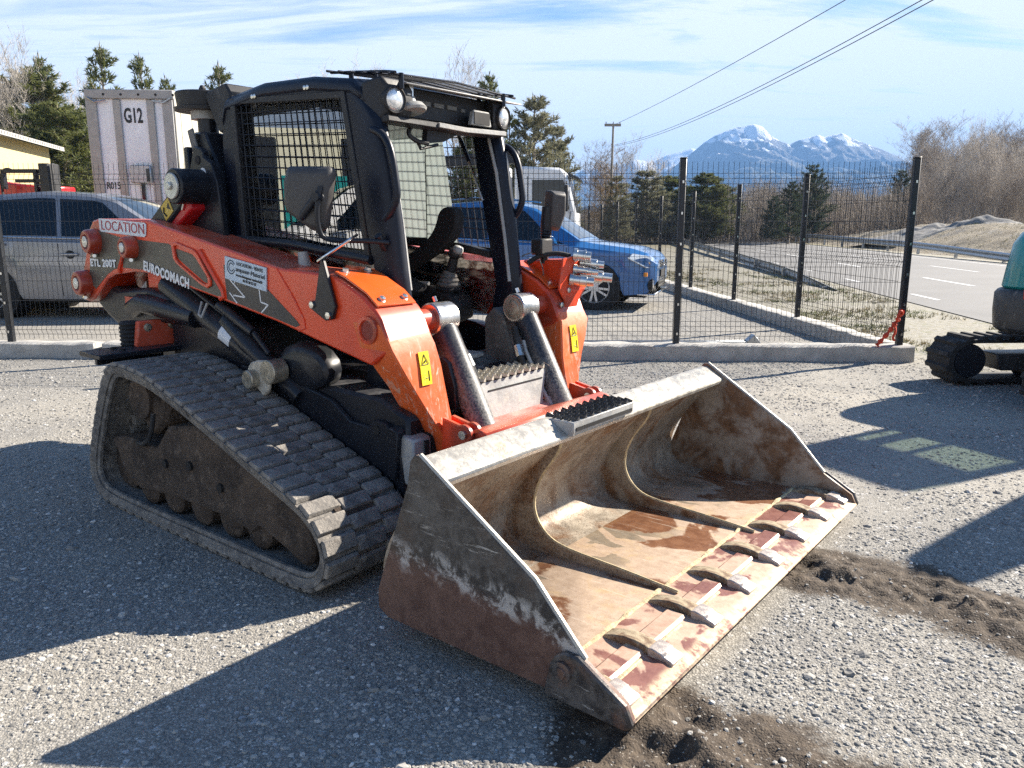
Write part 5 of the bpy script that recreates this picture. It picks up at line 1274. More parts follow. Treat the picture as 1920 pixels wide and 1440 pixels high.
# inside: floor, seat, levers, lap bar
mb = MB(); mb.box((-2.62, -.36, .66), (-1.60, .36, .70)); C_(mb, 'cab_floor', 'dark')
mb = MB(); mb.prism([(-2.45, .70), (-2.05, .70), (-1.98, .98), (-2.40, 1.0)], -.20, .20); mb.prism([(-2.50, 1.0), (-2.35, 1.02), (-2.38, 1.40), (-2.46, 1.66), (-2.55, 1.66)], -.22, .22); mb.prism([(-2.53, 1.68), (-2.46, 1.68), (-2.47, 1.80), (-2.53, 1.80)], -.13, .13); C_(mb, 'seat', 'fabric', .03, 50, 2)
mb = MB(); mb.prism([(-2.45, 1.005), (-2.0, .985), (-1.95, 1.04), (-2.05, 1.085), (-2.43, 1.08)], -.235, .235); C_(mb, 'seat_cushion', 'fabric', .03, 50, 2)
mb = MB(); lap = smooth_path([(-1.645, 0, 1.435), (-1.545, 0, 1.425), (-1.55, 0, 1.33), (-1.60, 0, 1.262), (-1.70, 0, 1.20), (-1.81, 0, 1.14), (-1.90, 0, 1.10), (-1.95, 0, 1.16), (-1.85, 0, 1.20), (-1.745, 0, 1.262), (-1.68, 0, 1.325)], 2)
lap = [(p[0] * 1.12 - .0, p[1], 1.10 + (p[2] - 1.10) * 1.02) for p in lap]; lap = [(p[0] + .018, p[1], p[2]) for p in lap]
mb.prism([(p[0], p[2]) for p in lap], .17, .235); C_(mb, 'lap_bar', 'fabric', .012, 50, 2)
# the far console with its lever stands in view past the near post; the near one is behind it
def jm(x, y, z): return (-1.335 + (x + 1.335) * 1.14 - .535, .28 + (y + .30) * 1.0, 1.10 + (z - 1.10) * 1.12 - .052)
mb = MB(); mb.loft([[jm(x, y_, z) for x, z in q] for y_, q in ((-.36, [(-1.95, .96), (-1.24, .93), (-1.235, 1.03), (-1.30, 1.07), (-1.42, 1.10), (-1.60, 1.085), (-1.95, 1.09)]), (-.22, [(-1.95, .98), (-1.245, .95), (-1.24, 1.03), (-1.30, 1.07), (-1.42, 1.095), (-1.60, 1.08), (-1.95, 1.08)]))]); C_(mb, 'arm_console', 'black_matte', .02, 50, 2)
for bz, br_ in ((1.085, .062), (1.105, .056), (1.123, .048), (1.141, .040), (1.156, .030)):
    mb = MB(); mb.lathe([(-.011, br_ * 1.0), (0, br_ * 1.12), (.011, br_ * .95)], jm(-1.335, -.30, bz), (.05, 0, 1), 18); C_(mb, 'lever_boot', 'grime' if bz > 1.1 else 'black_matte', 0, 50)
mb = MB(); mb.tube([jm(-1.333, -.30, 1.15), jm(-1.318, -.30, 1.18), jm(-1.302, -.30, 1.225)], [.022, .026, .023], 12); mb.lathe([(0, .022), (.012, .033), (.03, .035), (.05, .024), (.055, .004)], jm(-1.300, -.30, 1.222), (.15, 0, 1), 16); C_(mb, 'joystick', 'black_matte', .002, 60)
mb = MB(); mb.lathe([(0, .026), (.012, .029), (.026, .024), (.033, .006)], jm(-1.280, -.302, 1.252), (.5, -.1, .9), 16); C_(mb, 'joystick_button', 'dusty_steel', 0, 60)
mb = MB(); mb.tube([jm(-1.62, -.37, 1.092), jm(-1.50, -.37, 1.105), jm(-1.41, -.36, 1.108)], .011, 7); C_(mb, 'console_trim', 'dusty_steel', 0, 50)
mb = MB(); mb.loft([[(x, y_, z) for x, z in q] for y_, q in ((-.24, [(-2.35, .96), (-1.82, .95), (-1.85, 1.06), (-2.35, 1.08)]), (-.36, [(-2.35, .94), (-1.82, .93), (-1.85, 1.05), (-2.35, 1.08)]))]); C_(mb, 'arm_console', 'black_matte', .02, 50, 2)
mb = MB(); mb.tube([(-1.90, -.30, 1.05), (-1.885, -.30, 1.20)], .018, 8); mb.lathe([(0, .02), (.02, .03), (.045, .02), (.05, .004)], (-1.885, -.30, 1.19), (.1, 0, 1), 12); C_(mb, 'joystick', 'black_matte', 0, 60)
mb = MB(); mb.prism([(-1.62, .66), (-1.47, .62), (-1.43, .70), (-1.50, .92), (-1.56, .96), (-1.62, .90)], .26, .40); mb.prism([(-1.65, .64), (-1.40, .60), (-1.41, .66), (-1.65, .74)], -.40, .40); C_(mb, 'front_sill', 'grime', .01)
mb = MB(); mb.prism([(-1.60, .66), (-1.43, .60), (-1.45, .70), (-1.55, .97), (-1.60, .98)], .375, .405); C_(mb, 'kick_plate', 'dusty_steel', .004)
mb = MB(); mb.box((-1.62, -.2, .735), (-1.50, .12, .76)); C_(mb, 'foot_pedal', 'dusty_steel', .006)
# mirrors
mb = MB()
fm = frame((-1.755, -.63, 1.455), (.95, .31, 0), (0, 0, 1))
def mirror_outline(w, h, k): return [(-w * .78, h), (w * .9, h * .96), (w, h * .80), (w * .62, -h * .86), (w * .42, -h), (w * .1, -h * .98), (-w * .92, -h * .38), (-w, -h * .18), (-w * .98, h * .55)]
o_ = mirror_outline(.118, .128, 0)
mb.loft([[fm @ Vector((x, y, .012)) for x, y in o_], [fm @ Vector((x, y, .045)) for x, y in o_], [fm @ Vector((x * .8 + .002, y * .8, .070)) for x, y in o_]])
ms = P_(mb, 'door_mirror', 'mirror_shell', bevel=.010, seg=2, smooth=60)
mb = MB(); mb.loft([[fm @ Vector((x * .95, y * .95, .012)) for x, y in o_], [fm @ Vector((x * .95, y * .95, .008)) for x, y in o_]]); P_(mb, 'mirror_glass', 'mirror_face', ms)
mb = MB(); mb.tube([fm @ Vector((-.02, -.075, .070)), fm @ Vector((.03, -.03, .085)), fm @ Vector((.075, .02, .08))], .016, 8); mb.cyl(fm @ Vector((.068, .005, .055)), fm @ Vector((.068, .005, .105)), .018, 10)
mb.tube(smooth_path([tuple(fm @ Vector((.078, .045, .075))), tuple(fm @ Vector((.068, -.02, .09))), tuple(fm @ Vector((.06, -.11, .085))), tuple(fm @ Vector((.075, -.165, .06))), (-1.60, -.53, 1.29), (-1.56, -.47, 1.285), (-1.55, -.43, 1.28)], 2, False), .011, 8); mb.cyl((-1.575, -.425, 1.255), (-1.565, -.47, 1.31), .016, 8)
P_(mb, 'mirror_arm', 'black', ms, smooth=50)
mb = MB(); fm = frame((-1.44, .60, 1.435), (.35, .93, 0), (.12, 0, 1))
o_ = [(-.045, .085), (.045, .08), (.052, -.03), (.02, -.115), (-.045, -.10)]
mb.loft([[fm @ Vector((x, y, -.03)) for x, y in o_], [fm @ Vector((x, y, .02)) for x, y in o_], [fm @ Vector((x * .8, y * .85, .045)) for x, y in o_]])
ml = P_(mb, 'door_mirror', 'mirror_shell', bevel=.008, seg=2, smooth=60)
mb = MB()
for k in range(5): mb.lathe([(0, .024), (.008, .031), (.016, .024)], (-1.465, .565, 1.29 + k * .013), (.1, 0, 1), 12)
mb.tube([(-1.455, .565, 1.44), (-1.462, .565, 1.35), (-1.47, .565, 1.28), (-1.475, .565, 1.16)], [.03, .032, .022, .022], 10); P_(mb, 'mirror_arm', 'black', ml, smooth=50)
mb = MB(); mb.box((-1.50, .48, 1.205), (-1.43, .58, 1.285)); P_(mb, 'socket_box', 'black_matte', bevel=.008)
mb = MB(); mb.tube(smooth_path([(-1.53, .45, 1.20), (-1.47, .49, 1.225), (-1.43, .52, 1.10), (-1.47, .47, 1.02)], 2, False), .003, 5); P_(mb, 'loose_wire', 'grime')

# ---- hydraulic couplers on the far arm
mb = MB(); mb.prism([(-1.60, 1.175), (-1.33, 1.185), (-1.31, 1.03), (-1.36, .94), (-1.44, .92), (-1.62, 1.08)], .55, .70)
cb = P_(mb, 'coupler_block', 'red', bevel=.008)
mb = MB(); mb.prism([(.50, 1.19), (.70, 1.215), (.71, 1.06), (.66, 1.00), (.60, .90), (.555, .82), (.525, .86), (.52, .98), (.47, 1.04)], -1.325, -1.312, 'x'); P_(mb, 'coupler_plate', 'red', cb, .004)
mb = MB()
for yy, zz_ in ((.545, 1.035), (.485, .965)): mb.lathe([(0, .016), (.008, .015), (.010, .003)], (-1.312, yy, zz_), (1, 0, 0), 6)
mb.each('plate_bolt', M['zinc'], cb)
for yy, zz_, L_, rr in ((.60, 1.205, .085, .030), (.66, 1.165, .12, .024), (.60, 1.135, .07, .022), (.665, 1.105, .16, .029), (.57, 1.085, .12, .030), (.625, 1.13, .11, .018)):
    mb = MB(); dirv = (.86, .48, -.10)
    mb.lathe([(0, rr * 1.12), (.018, rr * 1.12), (.020, rr * .9), (.05, rr * .9), (.052, rr * 1.05), (L_ * .7, rr * 1.05), (L_ * .72, rr * .8), (L_, rr * .78), (L_, rr * .4), (L_ - .02, .003)], (-1.318, yy, zz_), dirv, 16)
    P_(mb, 'hydraulic_coupler', 'zinc', cb, 0, 35)
mb = MB(); mb.tube(smooth_path([(-1.50, .46, 1.165), (-1.45, .50, 1.205), (-1.38, .55, 1.215), (-1.34, .60, 1.20)], 2, False), .012, 8); P_(mb, 'hydraulic_hose', 'rubber', cb)

# ---- exhaust pre-cleaner and its duct
mb = MB(); mb.lathe([(0, .145), (.016, .148), (.020, .132), (.085, .140), (.092, .135), (.098, .05), (.100, .004)], (-3.01, -.33, 1.925), (0, 0, 1), 30); pc = P_(mb, 'air_precleaner', 'black_matte', smooth=40)
mb = MB(); mb.lathe([(0, .015), (.02, .018), (.035, .010), (.037, .002)], (-3.015, -.33, 2.022), (0, 0, 1), 10); P_(mb, 'precleaner_nut', 'black_matte', pc)
mb = MB(); mb.cyl((-3.00, -.33, 1.885), (-3.00, -.33, 1.925), .075, 20); P_(mb, 'precleaner_clamp', 'dusty_steel', pc)
mb = MB(); mb.cyl((-2.985, -.33, 1.60), (-2.985, -.33, 1.885), .052, 18); P_(mb, 'precleaner_pipe', 'black', pc, smooth=50)
mb = MB(); mb.prism([(-2.90, 2.0), (-2.70, 2.03), (-2.66, 1.98), (-2.70, 1.80), (-2.78, 1.80), (-2.84, 1.90)], -.40, -.10); P_(mb, 'precleaner_bracket', 'black_matte', pc, .01)
mb = MB(); mb.loft([[(-2.97, -.43, 1.815), (-2.86, -.43, 1.81), (-2.86, -.30, 1.81), (-2.97, -.30, 1.815)], [(-2.875, -.44, 1.60), (-2.72, -.44, 1.59), (-2.72, -.28, 1.59), (-2.875, -.28, 1.60)], [(-2.815, -.44, 1.40), (-2.70, -.44, 1.38), (-2.70, -.28, 1.38), (-2.815, -.28, 1.40)], [(-2.79, -.44, 1.10), (-2.70, -.44, 1.10), (-2.70, -.28, 1.10), (-2.79, -.28, 1.10)]]); P_(mb, 'air_duct', 'black', bevel=.01, smooth=50)
mb = MB(); mb.prism([(-2.98, 1.82), (-2.93, 1.83), (-2.78, 1.38), (-2.74, 1.16), (-2.80, 1.16), (-2.84, 1.40)], -.455, -.445); P_(mb, 'duct_edge', 'grime', bevel=.003)

# ---- bucket
BU = empty('bucket'); BU.parent = LR; BU['label'] = 'wide rusty toothed bucket, worn bright at its lip'
def B_(mb, name, mat, bevel=0.0, smooth=35, seg=1): return mb.build(name, M[mat], BU, bevel, smooth, seg)
BW = 1.05
prof = smooth_path([(-.715, 0, .580), (-.78, 0, .505), (-.86, 0, .42), (-.935, 0, .31), (-.965, 0, .21), (-.945, 0, .13), (-.88, 0, .095), (-.75, 0, .092)], 2, False)
prof = [(p[0], p[2]) for p in prof]
def sheet(profile, t, y0, y1, ny=2):
    mb = MB(); n = len(profile); nor = []
    for i in range(n):
        a, b = Vector(profile[max(0, i - 1)]), Vector(profile[min(n - 1, i + 1)]); d = (b - a).normalized(); nor.append(Vector((-d.y, d.x)))
    outer = [tuple(Vector(p) - q * t) for p, q in zip(profile, nor)]
    mb.prism(list(profile) + outer[::-1], y0, y1); return mb
B_(sheet(prof, .016, -BW + .018, BW - .018), 'back_sheet', 'bucket_in', 0, 50)
mb = MB(); mb.prism([(-.76, .0925), (-.285, .0925), (-.285, .070), (-.80, .070)], -BW + .018, BW - .018); B_(mb, 'floor_sheet', 'floor_steel', 0)
mb = MB(); mb.prism([(-.285, .0945), (-.06, .090), (-.003, .072), (0, .064), (-.01, .058), (-.285, .060)], -BW + .004, BW - .004); B_(mb, 'cutting_edge', 'edge', .003)
mb = MB(); mb.tube([(-.287, y_, .0935 + .003 * math.sin(y_ * 41)) for y_ in np.linspace(-BW + .02, BW - .02, 60)], [.0085 + .003 * math.sin(k * 2.1) for k in range(60)], 6); B_(mb, 'weld_bead', 'weld')
mb = MB(); mb.prism([(-.690, .566), (-.683, .585), (-.772, .640), (-.80, .643), (-.815, .62), (-.80, .590), (-.775, .602), (-.70, .560)], -BW + .012, BW - .012); B_(mb, 'top_lip', 'lip', .006)
SIDE = [(-.770, .655), (-.795, .655), (-.815, .63), (-.83, .55), (-.985, .15), (-.985, .085), (-.94, .062), (-.27, .058), (-.03, .05), (-.003, .066), (-.025, .112), (-.16, .19), (-.333, .373)]
for s in (-1, 1):
    mb = MB(); mb.prism(SIDE, s * BW, s * (BW - .018)); B_(mb, 'side_plate', 'bucket_side' if s < 0 else 'bucket_far', .003)
    mb = MB(); mb.prism([(-.285, .052), (-.262, .155), (-.245, .185), (-.215, .205), (-.172, .205), (-.02, .118), (.004, .066), (-.02, .046)], s * (BW + .020), s * (BW - .001)); sc_ = B_(mb, 'side_cutter', 'bucket_out', .006)
    mb = MB(); mb.lathe([(0, .030), (.010, .029), (.012, .018), (.018, .016), (.019, .003)], (-.215, s * (BW + .020), .150), (0, s, 0), 16); B_(mb, 'cutter_bolt', 'bucket_out', 0)
    mb = MB(); mb.tube([(-.775, s * (BW - .009), .657), (-.333, s * (BW - .009), .377), (-.16, s * (BW - .009), .193)], .0085, 6); B_(mb, 'side_edge', 'lip', 0)
    RIB = smooth_path([(-.722, 0, .57), (-.74, 0, .505), (-.82, 0, .404), (-.856, 0, .30), (-.843, 0, .225), (-.785, 0, .160), (-.70, 0, .134), (-.458, 0, .120), (-.225, 0, .100)], 2, False)
    rp_ = [(p[0], p[2]) for p in RIB] + [(-.235, .090), (-.76, .088), (-.88, .088), (-.95, .125), (-.972, .21), (-.942, .315), (-.865, .425), (-.75, .545)]
    mb = MB(); mb.prism(rp_, s * .349 - .007, s * .349 + .007); B_(mb, 'stiffener_rib', 'bucket_in', .002)
    mb = MB(); mb.tube([(p[0], s * .349, p[2]) for p in RIB], .0065, 5); B_(mb, 'rib_edge', 'weld', 0, 60)
# teeth: adapter welded to the floor, nose worn bright
ad = [(-.285, .088), (-.275, .100), (-.245, .111), (-.205, .119), (-.165, .119), (-.135, .114), (-.118, .111), (-.118, .088)]
no = [(-.120, .088), (-.120, .114), (-.105, .117), (-.070, .110), (-.068, .104), (-.040, .096), (-.032, .090), (-.04, .072), (-.06, .072)]
t_ad = MB().prism(ad, -.030, .030); t_no = MB().prism(no, -.036, .036)
t0 = None
for k in range(8):
    y = -BW + .028 + k * (2 * BW - .056) / 7
    y = min(max(y, -BW + .058), BW - .058)
    if t0 is None:
        t0 = t_ad.build('tooth_adapter', M['tooth_dirty'], BU, .010, 35, 2); n0 = t_no.build('tooth_nose', M['tooth_nose'], BU, .005)
        t0.location.y = y; n0.location.y = y
    else:
        for src in (t0, n0):
            o = src.copy(); COL.objects.link(o); o.parent = BU; o.location.y = y
    if k < 7:
        mb = MB(); yn = y + (2 * BW - .056) / 7
        mb.prism([(-.205, .092), (-.195, .102), (-.140, .100), (-.128, .0905)], y + .040, yn - .045); B_(mb, 'wear_plate', 'edge', .002)
        mb = MB(); mb.prism([(-.128, .0915), (-.125, .097), (-.118, .097), (-.112, .0905)], y + .036, yn - .10); B_(mb, 'plate_weld', 'weld', .002)
# step grating on the lip
mb = MB(); mb.box((-.79, -.36, .625), (-.665, .08, .638)); mb.box((-.672, -.36, .595), (-.664, .08, .640)); mb.box((-.79, -.362, .585), (-.665, -.352, .640)); mb.box((-.79, .072, .60), (-.665, .082, .64))
st = B_(mb, 'lip_step', 'dusty_steel', .003)
mb = MB(); mb.box((-.663, -.345, .604), (-.6605, .065, .618)); B_(mb, 'lip_step_slot', 'dark')
g_ = grating('lip_step_grating', -.80, -.665, -.355, .075, .640, BU, 4, .024, .018, 'grating_dark')
M['cab_green_glass'] = glass('green_tinted_glass', (.56, .64, .56), .3, .01, .10)
# ------------------------------------------------------------------ cars
def lerp(a, b, t): return a + (b - a) * t
def interp(x, tab): return float(np.interp(x, [p[0] for p in tab], [p[1] for p in tab]))
def make_car(name, label, paint, spec, loc, rz, cat='car'):
    """spec: tables over x (front = +x) for sill, belt, top, half widths; wheels at wx"""
    root = empty(name, loc, rz, label, cat)
    L0, L1 = spec['x0'], spec['x1']; wx, wr = spec['wheels'], spec['wr']
    xs = sorted(set(list(np.linspace(L0, L1, 70)) + [w + a * (wr + .045) for w in wx for a in np.linspace(-1, 1, 17)]))
    def zb(x):
        z = interp(x, spec['sill'])
        for w in wx:
            q = (wr + .045) ** 2 - (x - w) ** 2
            if q > 0: z = max(z, wr + math.sqrt(q) - .0)
        return z
    def section(x):
        hw, zt, ze, yt = interp(x, spec['hw']), interp(x, spec['top']), interp(x, spec['belt']), interp(x, spec['yt'])
        b = zb(x); ze = max(ze, b + .04); zt = max(zt, ze + .005)
        zm = max(b + .015, lerp(b, ze, .35)); zc = max(zm + .01, lerp(b, ze, .72))
        return [(hw * .965, b), (hw * .995, zm), (hw, zc), (hw * .975, ze), (lerp(hw * .955, yt, .10), lerp(ze, zt, .06)), (yt, lerp(ze, zt, .93)), (yt * .93, lerp(ze, zt, .985)), (yt * .5, zt + .012), (0, zt + .02)]
    rings = []
    for x in xs:
        s_ = section(x); rings.append([(x, -y, z) for y, z in s_] + [(x, y, z) for y, z in s_[-2::-1]])
    mb = MB(); mb.loft(rings, caps=False, closed=False)
    n = len(rings[0])
    for r_ in (rings[0], rings[-1]): mb.add(r_, [tuple(range(n))])
    body = mb.build('body', M[paint], root, 0, 30)
    # underside and wheel housings
    mb = MB(); mb.box((L0 + .12, -.70, .20), (L1 - .15, .70, .45))
    for w in wx:
        for s in (-1, 1): mb.cyl((w, s * .45, wr), (w, s * (interp(w, spec['hw']) - .03), wr), wr + .05, 24)
    mb.build('underbody', M['dark'], root)
    def side_pt(x, f, s, off=.006):
        sx = section(x); (y0, z0), (y1, z1) = sx[4], sx[5]; return (x, s * (lerp(y0, y1, f) + off), lerp(z0, z1, f))
    for s in (-1, 1):
        for (xa0, xa1, xb0, xb1) in spec['windows']:      # bottom x range, top x range
            mb = MB(); cols = 9; grid = []
            for i in range(cols):
                t = i / (cols - 1); grid.append([side_pt(lerp(lerp(xa0, xa1, t), lerp(xb0, xb1, t), f), .08 + .84 * f, s) for f in np.linspace(0, 1, 6)])
            mb.loft(grid, caps=False, closed=False); mb.build('side_window', M['car_glass'], root, 0, 60)
        mb = MB(); mb.tube([side_pt(x, .03, s, .008) for x in np.linspace(spec['windows'][0][0] - .05, spec['windows'][-1][1] + .05, 20)], .010, 5); mb.build('window_trim', M['chrome'], root)
        for dx in spec['door_lines']:
            mb = MB(); pts_ = []
            for f in np.linspace(.06, .97, 8):
                sx = section(dx); y = interp(f * 3, [(i, p[0]) for i, p in enumerate(sx[:4])]); z = interp(f * 3, [(i, p[1]) for i, p in enumerate(sx[:4])]); pts_.append((dx, s * (y + .0015), z))
            mb.tube(pts_, .004, 4); mb.build('door_gap', M['dark'], root)
        for hx in spec['handles']:
            sx = section(hx); mb = MB(); mb.box((hx - .11, min(s * sx[2][0], s * (sx[2][0] + .03)), sx[2][1] + .04), (hx + .11, max(s * sx[2][0], s * (sx[2][0] + .03)), sx[2][1] + .075)); mb.build('door_handle', M[paint], root, .01)
            mb = MB(); mb.cyl((hx, s * (sx[2][0] - .01), sx[2][1] + .055), (hx, s * (sx[2][0] + .006), sx[2][1] + .055), .055, 14); mb.build('handle_recess', M['dark'], root)
        mb = MB(); cx = spec['mirror'][0]; sy = section(cx)[3]; mb.loft([[(cx - .05, s * (sy[0] + .0), sy[1] + .03), (cx + .04, s * sy[0], sy[1] + .02), (cx + .04, s * sy[0], sy[1] + .08), (cx - .05, s * sy[0], sy[1] + .10)], [(cx - .10, s * (sy[0] + .20), sy[1] + .05), (cx + .03, s * (sy[0] + .20), sy[1] + .05), (cx + .02, s * (sy[0] + .20), sy[1] + .17), (cx - .10, s * (sy[0] + .20), sy[1] + .18)]]); mb.build('wing_mirror', M[paint], root, .02, 50, 2)
    def top_pt(x, f, off=.006):
        sx = section(x); return (x, f * sx[6][0] * .93, lerp(sx[8][1], sx[6][1], abs(f) ** 2) + off)
    for nm, (xa, xb), mt in (('windscreen', spec['screen'], 'car_screen'), ('rear_window', spec['rear'], 'car_glass')):
        mb = MB(); mb.loft([[top_pt(lerp(xa, xb, i / 6), f) for f in np.linspace(-1, 1, 11)] for i in range(7)], caps=False, closed=False); mb.build(nm, M[mt], root, 0, 60)
    for w in wx:
        for s in (-1, 1):
            yy = interp(w, spec['hw']) - .02
            mb = MB(); mb.lathe([(-.21, wr * .70), (-.21, wr * .95), (-.19, wr), (-.02, wr), (0, wr * .955), (.004, wr * .72), (-.012, wr * .69)], (w, s * yy, wr), (0, s, 0), 36); wh = mb.build('wheel', M['tyre'], root, 0, 40)
            mb = MB(); mb.lathe([(-.05, wr * .70), (.0, wr * .69), (.004, wr * .655), (-.03, wr * .62), (-.05, .10)], (w, s * yy, wr), (0, s, 0), 36)
            mb.lathe([(-.05, .075), (-.008, .07), (-.002, .03), (-.001, .003)], (w, s * yy, wr), (0, s, 0), 16)
            for k in range(10):
                a = 2 * math.pi * k / 10 + (.09 if k % 2 else -.09); c, d = math.cos(a), math.sin(a); wv = .020
                mb.loft([[(w + c * r_ - d * e, s * (yy + o_), wr + d * r_ + c * e) for e, o_ in ((-wv, -.02), (wv, -.02), (wv * .8, .0), (-wv * .8, .0))] for r_ in (.05, wr * .66)])
            mb.build('rim', M['rim'], wh, 0, 35)
            mb = MB(); mb.cyl((w, s * (yy - .10), wr), (w, s * (yy - .06), wr), wr * .64, 24); mb.build('brake_disc', M['dark'], wh)
    return root, section
SUV = dict(x0=-2.21, x1=2.21, wheels=(-1.30, 1.32), wr=.345,
    sill=[(-2.21, .48), (-2.12, .30), (-1.8, .27), (1.8, .24), (2.1, .26), (2.21, .44)],
    belt=[(-2.21, .95), (-2.0, 1.02), (-1.2, 1.02), (.4, .98), (1.05, .965), (1.8, .88), (2.08, .80), (2.21, .70)],
    top=[(-2.21, .98), (-2.12, 1.12), (-1.85, 1.46), (-1.55, 1.60), (-.6, 1.665), (.05, 1.63), (.35, 1.55), (1.08, 1.055), (1.25, 1.02), (1.85, .945), (2.10, .86), (2.21, .74)],
    hw=[(-2.21, .62), (-2.12, .80), (-1.8, .875), (-1.2, .90), (1.2, .90), (1.75, .875), (2.05, .80), (2.16, .70), (2.21, .60)],
    yt=[(-2.21, .55), (-1.7, .60), (-.6, .635), (.2, .62), (1.05, .74), (1.8, .72), (2.1, .66), (2.21, .52)],
    windows=[(-1.95, -1.36, -1.68, -1.34), (-1.30, -.36, -1.28, -.42), (-.30, .86, -.36, .18)], door_lines=(-1.28, -.33, .90), handles=(-1.10, -.18), mirror=(.72,), screen=(1.05, .22), rear=(-2.10, -1.66))
blue, bsec = make_car('blue_car', 'metallic blue SUV parked behind the mesh fence right of the loader', 'car_blue', SUV, (.23, 13.86, .0), R(-18.0)); blue.scale = (1.08, 1.04, 1.04)
mb = MB()
for s in (-1, 1): mb.tube([(x, s * .60, interp(x, SUV['top']) + .055) for x in np.linspace(-1.5, .1, 14)], .014, 6)
mb.each('roof_rail', M['chrome'], blue)
for s in (-1, 1):
    mb = MB(); mb.loft([[(2.165, s * .42, .765), (2.195, s * .42, .635), (2.03, s * .80, .66), (1.80, s * .868, .80), (1.86, s * .845, .87), (2.03, s * .765, .83)], [(2.205, s * .42, .765), (2.235, s * .42, .635), (2.085, s * .835, .66), (1.82, s * .905, .80), (1.88, s * .875, .875), (2.07, s * .80, .84)]]); h = mb.build('headlight', M['lamp_glass'], blue, .008)
    mb = MB(); mb.cyl((2.10, s * .70, .74), (2.125, s * .70, .74), .045, 14); mb.build('headlight_lens', M['chrome'], h)
    mb = MB(); mb.cyl((2.10, s * .66, .40), (2.165, s * .66, .40), .10, 18); fg = mb.build('fog_lamp_recess', M['dark'], blue)
    mb = MB(); mb.cyl((2.165, s * .66, .40), (2.175, s * .66, .40), .06, 18); mb.build('fog_lamp', M['lamp_glass'], fg)
mb = MB(); mb.box((2.17, -.40, .645), (2.215, .40, .755)); gr = mb.build('grille', M['dark'], blue, .01)
mb = MB()
for z in (.67, .712): mb.box((2.214, -.39, z), (2.226, .39, z + .022))
mb.each('grille_bar', M['chrome'], gr)
mb = MB(); mb.tube([(2.232, .06 * math.cos(a), .705 + .06 * math.sin(a)) for a in np.linspace(0, 2 * math.pi, 22)], .007, 5); mb.tube([(2.23, -.03, .75), (2.23, -.012, .70), (2.23, 0, .735), (2.23, .012, .70), (2.23, .03, .75)], .005, 4); mb.tube([(2.23, -.045, .735), (2.23, -.02, .665), (2.23, 0, .705), (2.23, .02, .665), (2.23, .045, .735)], .005, 4); mb.build('emblem', M['chrome'], gr)
mb = MB(); mb.box((2.17, -.42, .33), (2.21, .42, .50)); lg_ = mb.build('lower_grille', M['dark'], blue, .01)
mb = MB()
for z in (.36, .41, .46): mb.box((2.208, -.40, z), (2.216, .40, z + .014))
mb.each('grille_bar', M['chrome'], lg_)
mb = MB(); mb.box((2.213, -.26, .50), (2.226, .26, .61)); pl = mb.build('number_plate', M['dark'], blue); 
mb = MB(); mb.box((2.05, -.86, .53), (2.10, -.80, .585)); mb.build('side_reflector', M['orange_lens'], blue)
mb = MB(); mb.box((1.95, -.80, .235), (2.20, .80, .265)); mb.build('chin_trim', M['chrome'], blue, .01)
gcar, _ = make_car('grey_car', 'beige grey car with dark side windows, parked behind the fence at left', 'car_grey', SUV, (-6.16, 12.35, .0), R(0.5)); gcar.scale = (1.12, 1.08, 1.10)

van, _ = make_car('white_van', 'white van parked left of the loader, mirrored in its cab window', 'paint_white', SUV, (-10.4, 2.9, 0), R(80), 'van'); van.scale = (1.08, 1.05, 1.22)
# ------------------------------------------------------------------ white lorry cab with a loading crane
TK = empty('white_truck', (1.12, 22.6, 0), R(-8), 'white lorry cab with a black loading crane, behind the blue car', 'truck'); TK.scale = (.80, .9, .97)
def T_(mb, n, m, b=0.0, par=None, smooth=35): return mb.build(n, M[m], par or TK, b, smooth)
mb = MB(); mb.prism([(-1.15, .95), (.86, .95), (.95, 1.35), (.93, 1.75), (.62, 2.72), (.42, 2.92), (-1.15, 2.98)], -1.15, 1.15); T_(mb, 'cab_shell', 'paint_white', .07)
for s in (-1, 1):
    mb = MB(); mb.prism([(-.55, 1.95), (.0, 1.72), (.72, 1.80), (.50, 2.60), (-.55, 2.60)], s * 1.152, s * 1.158); T_(mb, 'side_window', 'car_glass')
    mb = MB(); mb.tube([(-.70, s * 1.155, 1.1), (-.70, s * 1.155, 2.7)], .012, 4); mb.tube([(.70, s * 1.155, 1.3), (.76, s * 1.155, 1.75)], .012, 4); T_(mb, 'door_gap', 'dark')
    mb = MB(); mb.box((.55, min(s * 1.22, s * 1.40), 1.75), (.68, max(s * 1.22, s * 1.40), 2.45)); mb.tube([(.60, s * 1.12, 2.55), (.62, s * 1.3, 2.5)], .03, 6); T_(mb, 'wing_mirror', 'black_matte', .03)
    mb = MB(); mb.lathe([(-.3, .3), (-.3, .5), (0, .5), (.01, .3)], (.15, s * 1.1, .5), (0, s, 0), 28); w_ = T_(mb, 'wheel', 'tyre')
    mb = MB(); mb.lathe([(-.02, .30), (.02, .29), (.0, .1), (.05, .08), (.05, .01)], (.15, s * 1.1, .5), (0, s, 0), 20); T_(mb, 'rim', 'rim', 0, w_)
mb = MB(); mb.loft([[(.945, y, 1.72), (.64, y, 2.66)] for y in (-1.0, 0, 1.0)], False, False); T_(mb, 'windscreen', 'window_dark')
mb = MB(); mb.loft([[(.60, y, 2.80), (1.02, y, 2.66), (1.02, y, 2.60), (.66, y, 2.70)] for y in (-1.05, 1.05)]); T_(mb, 'sun_visor', 'window_dark', .01)
mb = MB(); mb.box((-4.8, -.45, .75), (.6, .45, .95)); mb.box((.85, -1.12, .45), (1.0, 1.12, .95)); T_(mb, 'chassis', 'dark')
mb = MB(); mb.box((-1.95, -.28, .9), (-1.45, .28, 3.0)); mb.box((-2.05, -.9, .9), (-1.35, .9, 1.25)); T_(mb, 'crane_column', 'paint_white', .04)
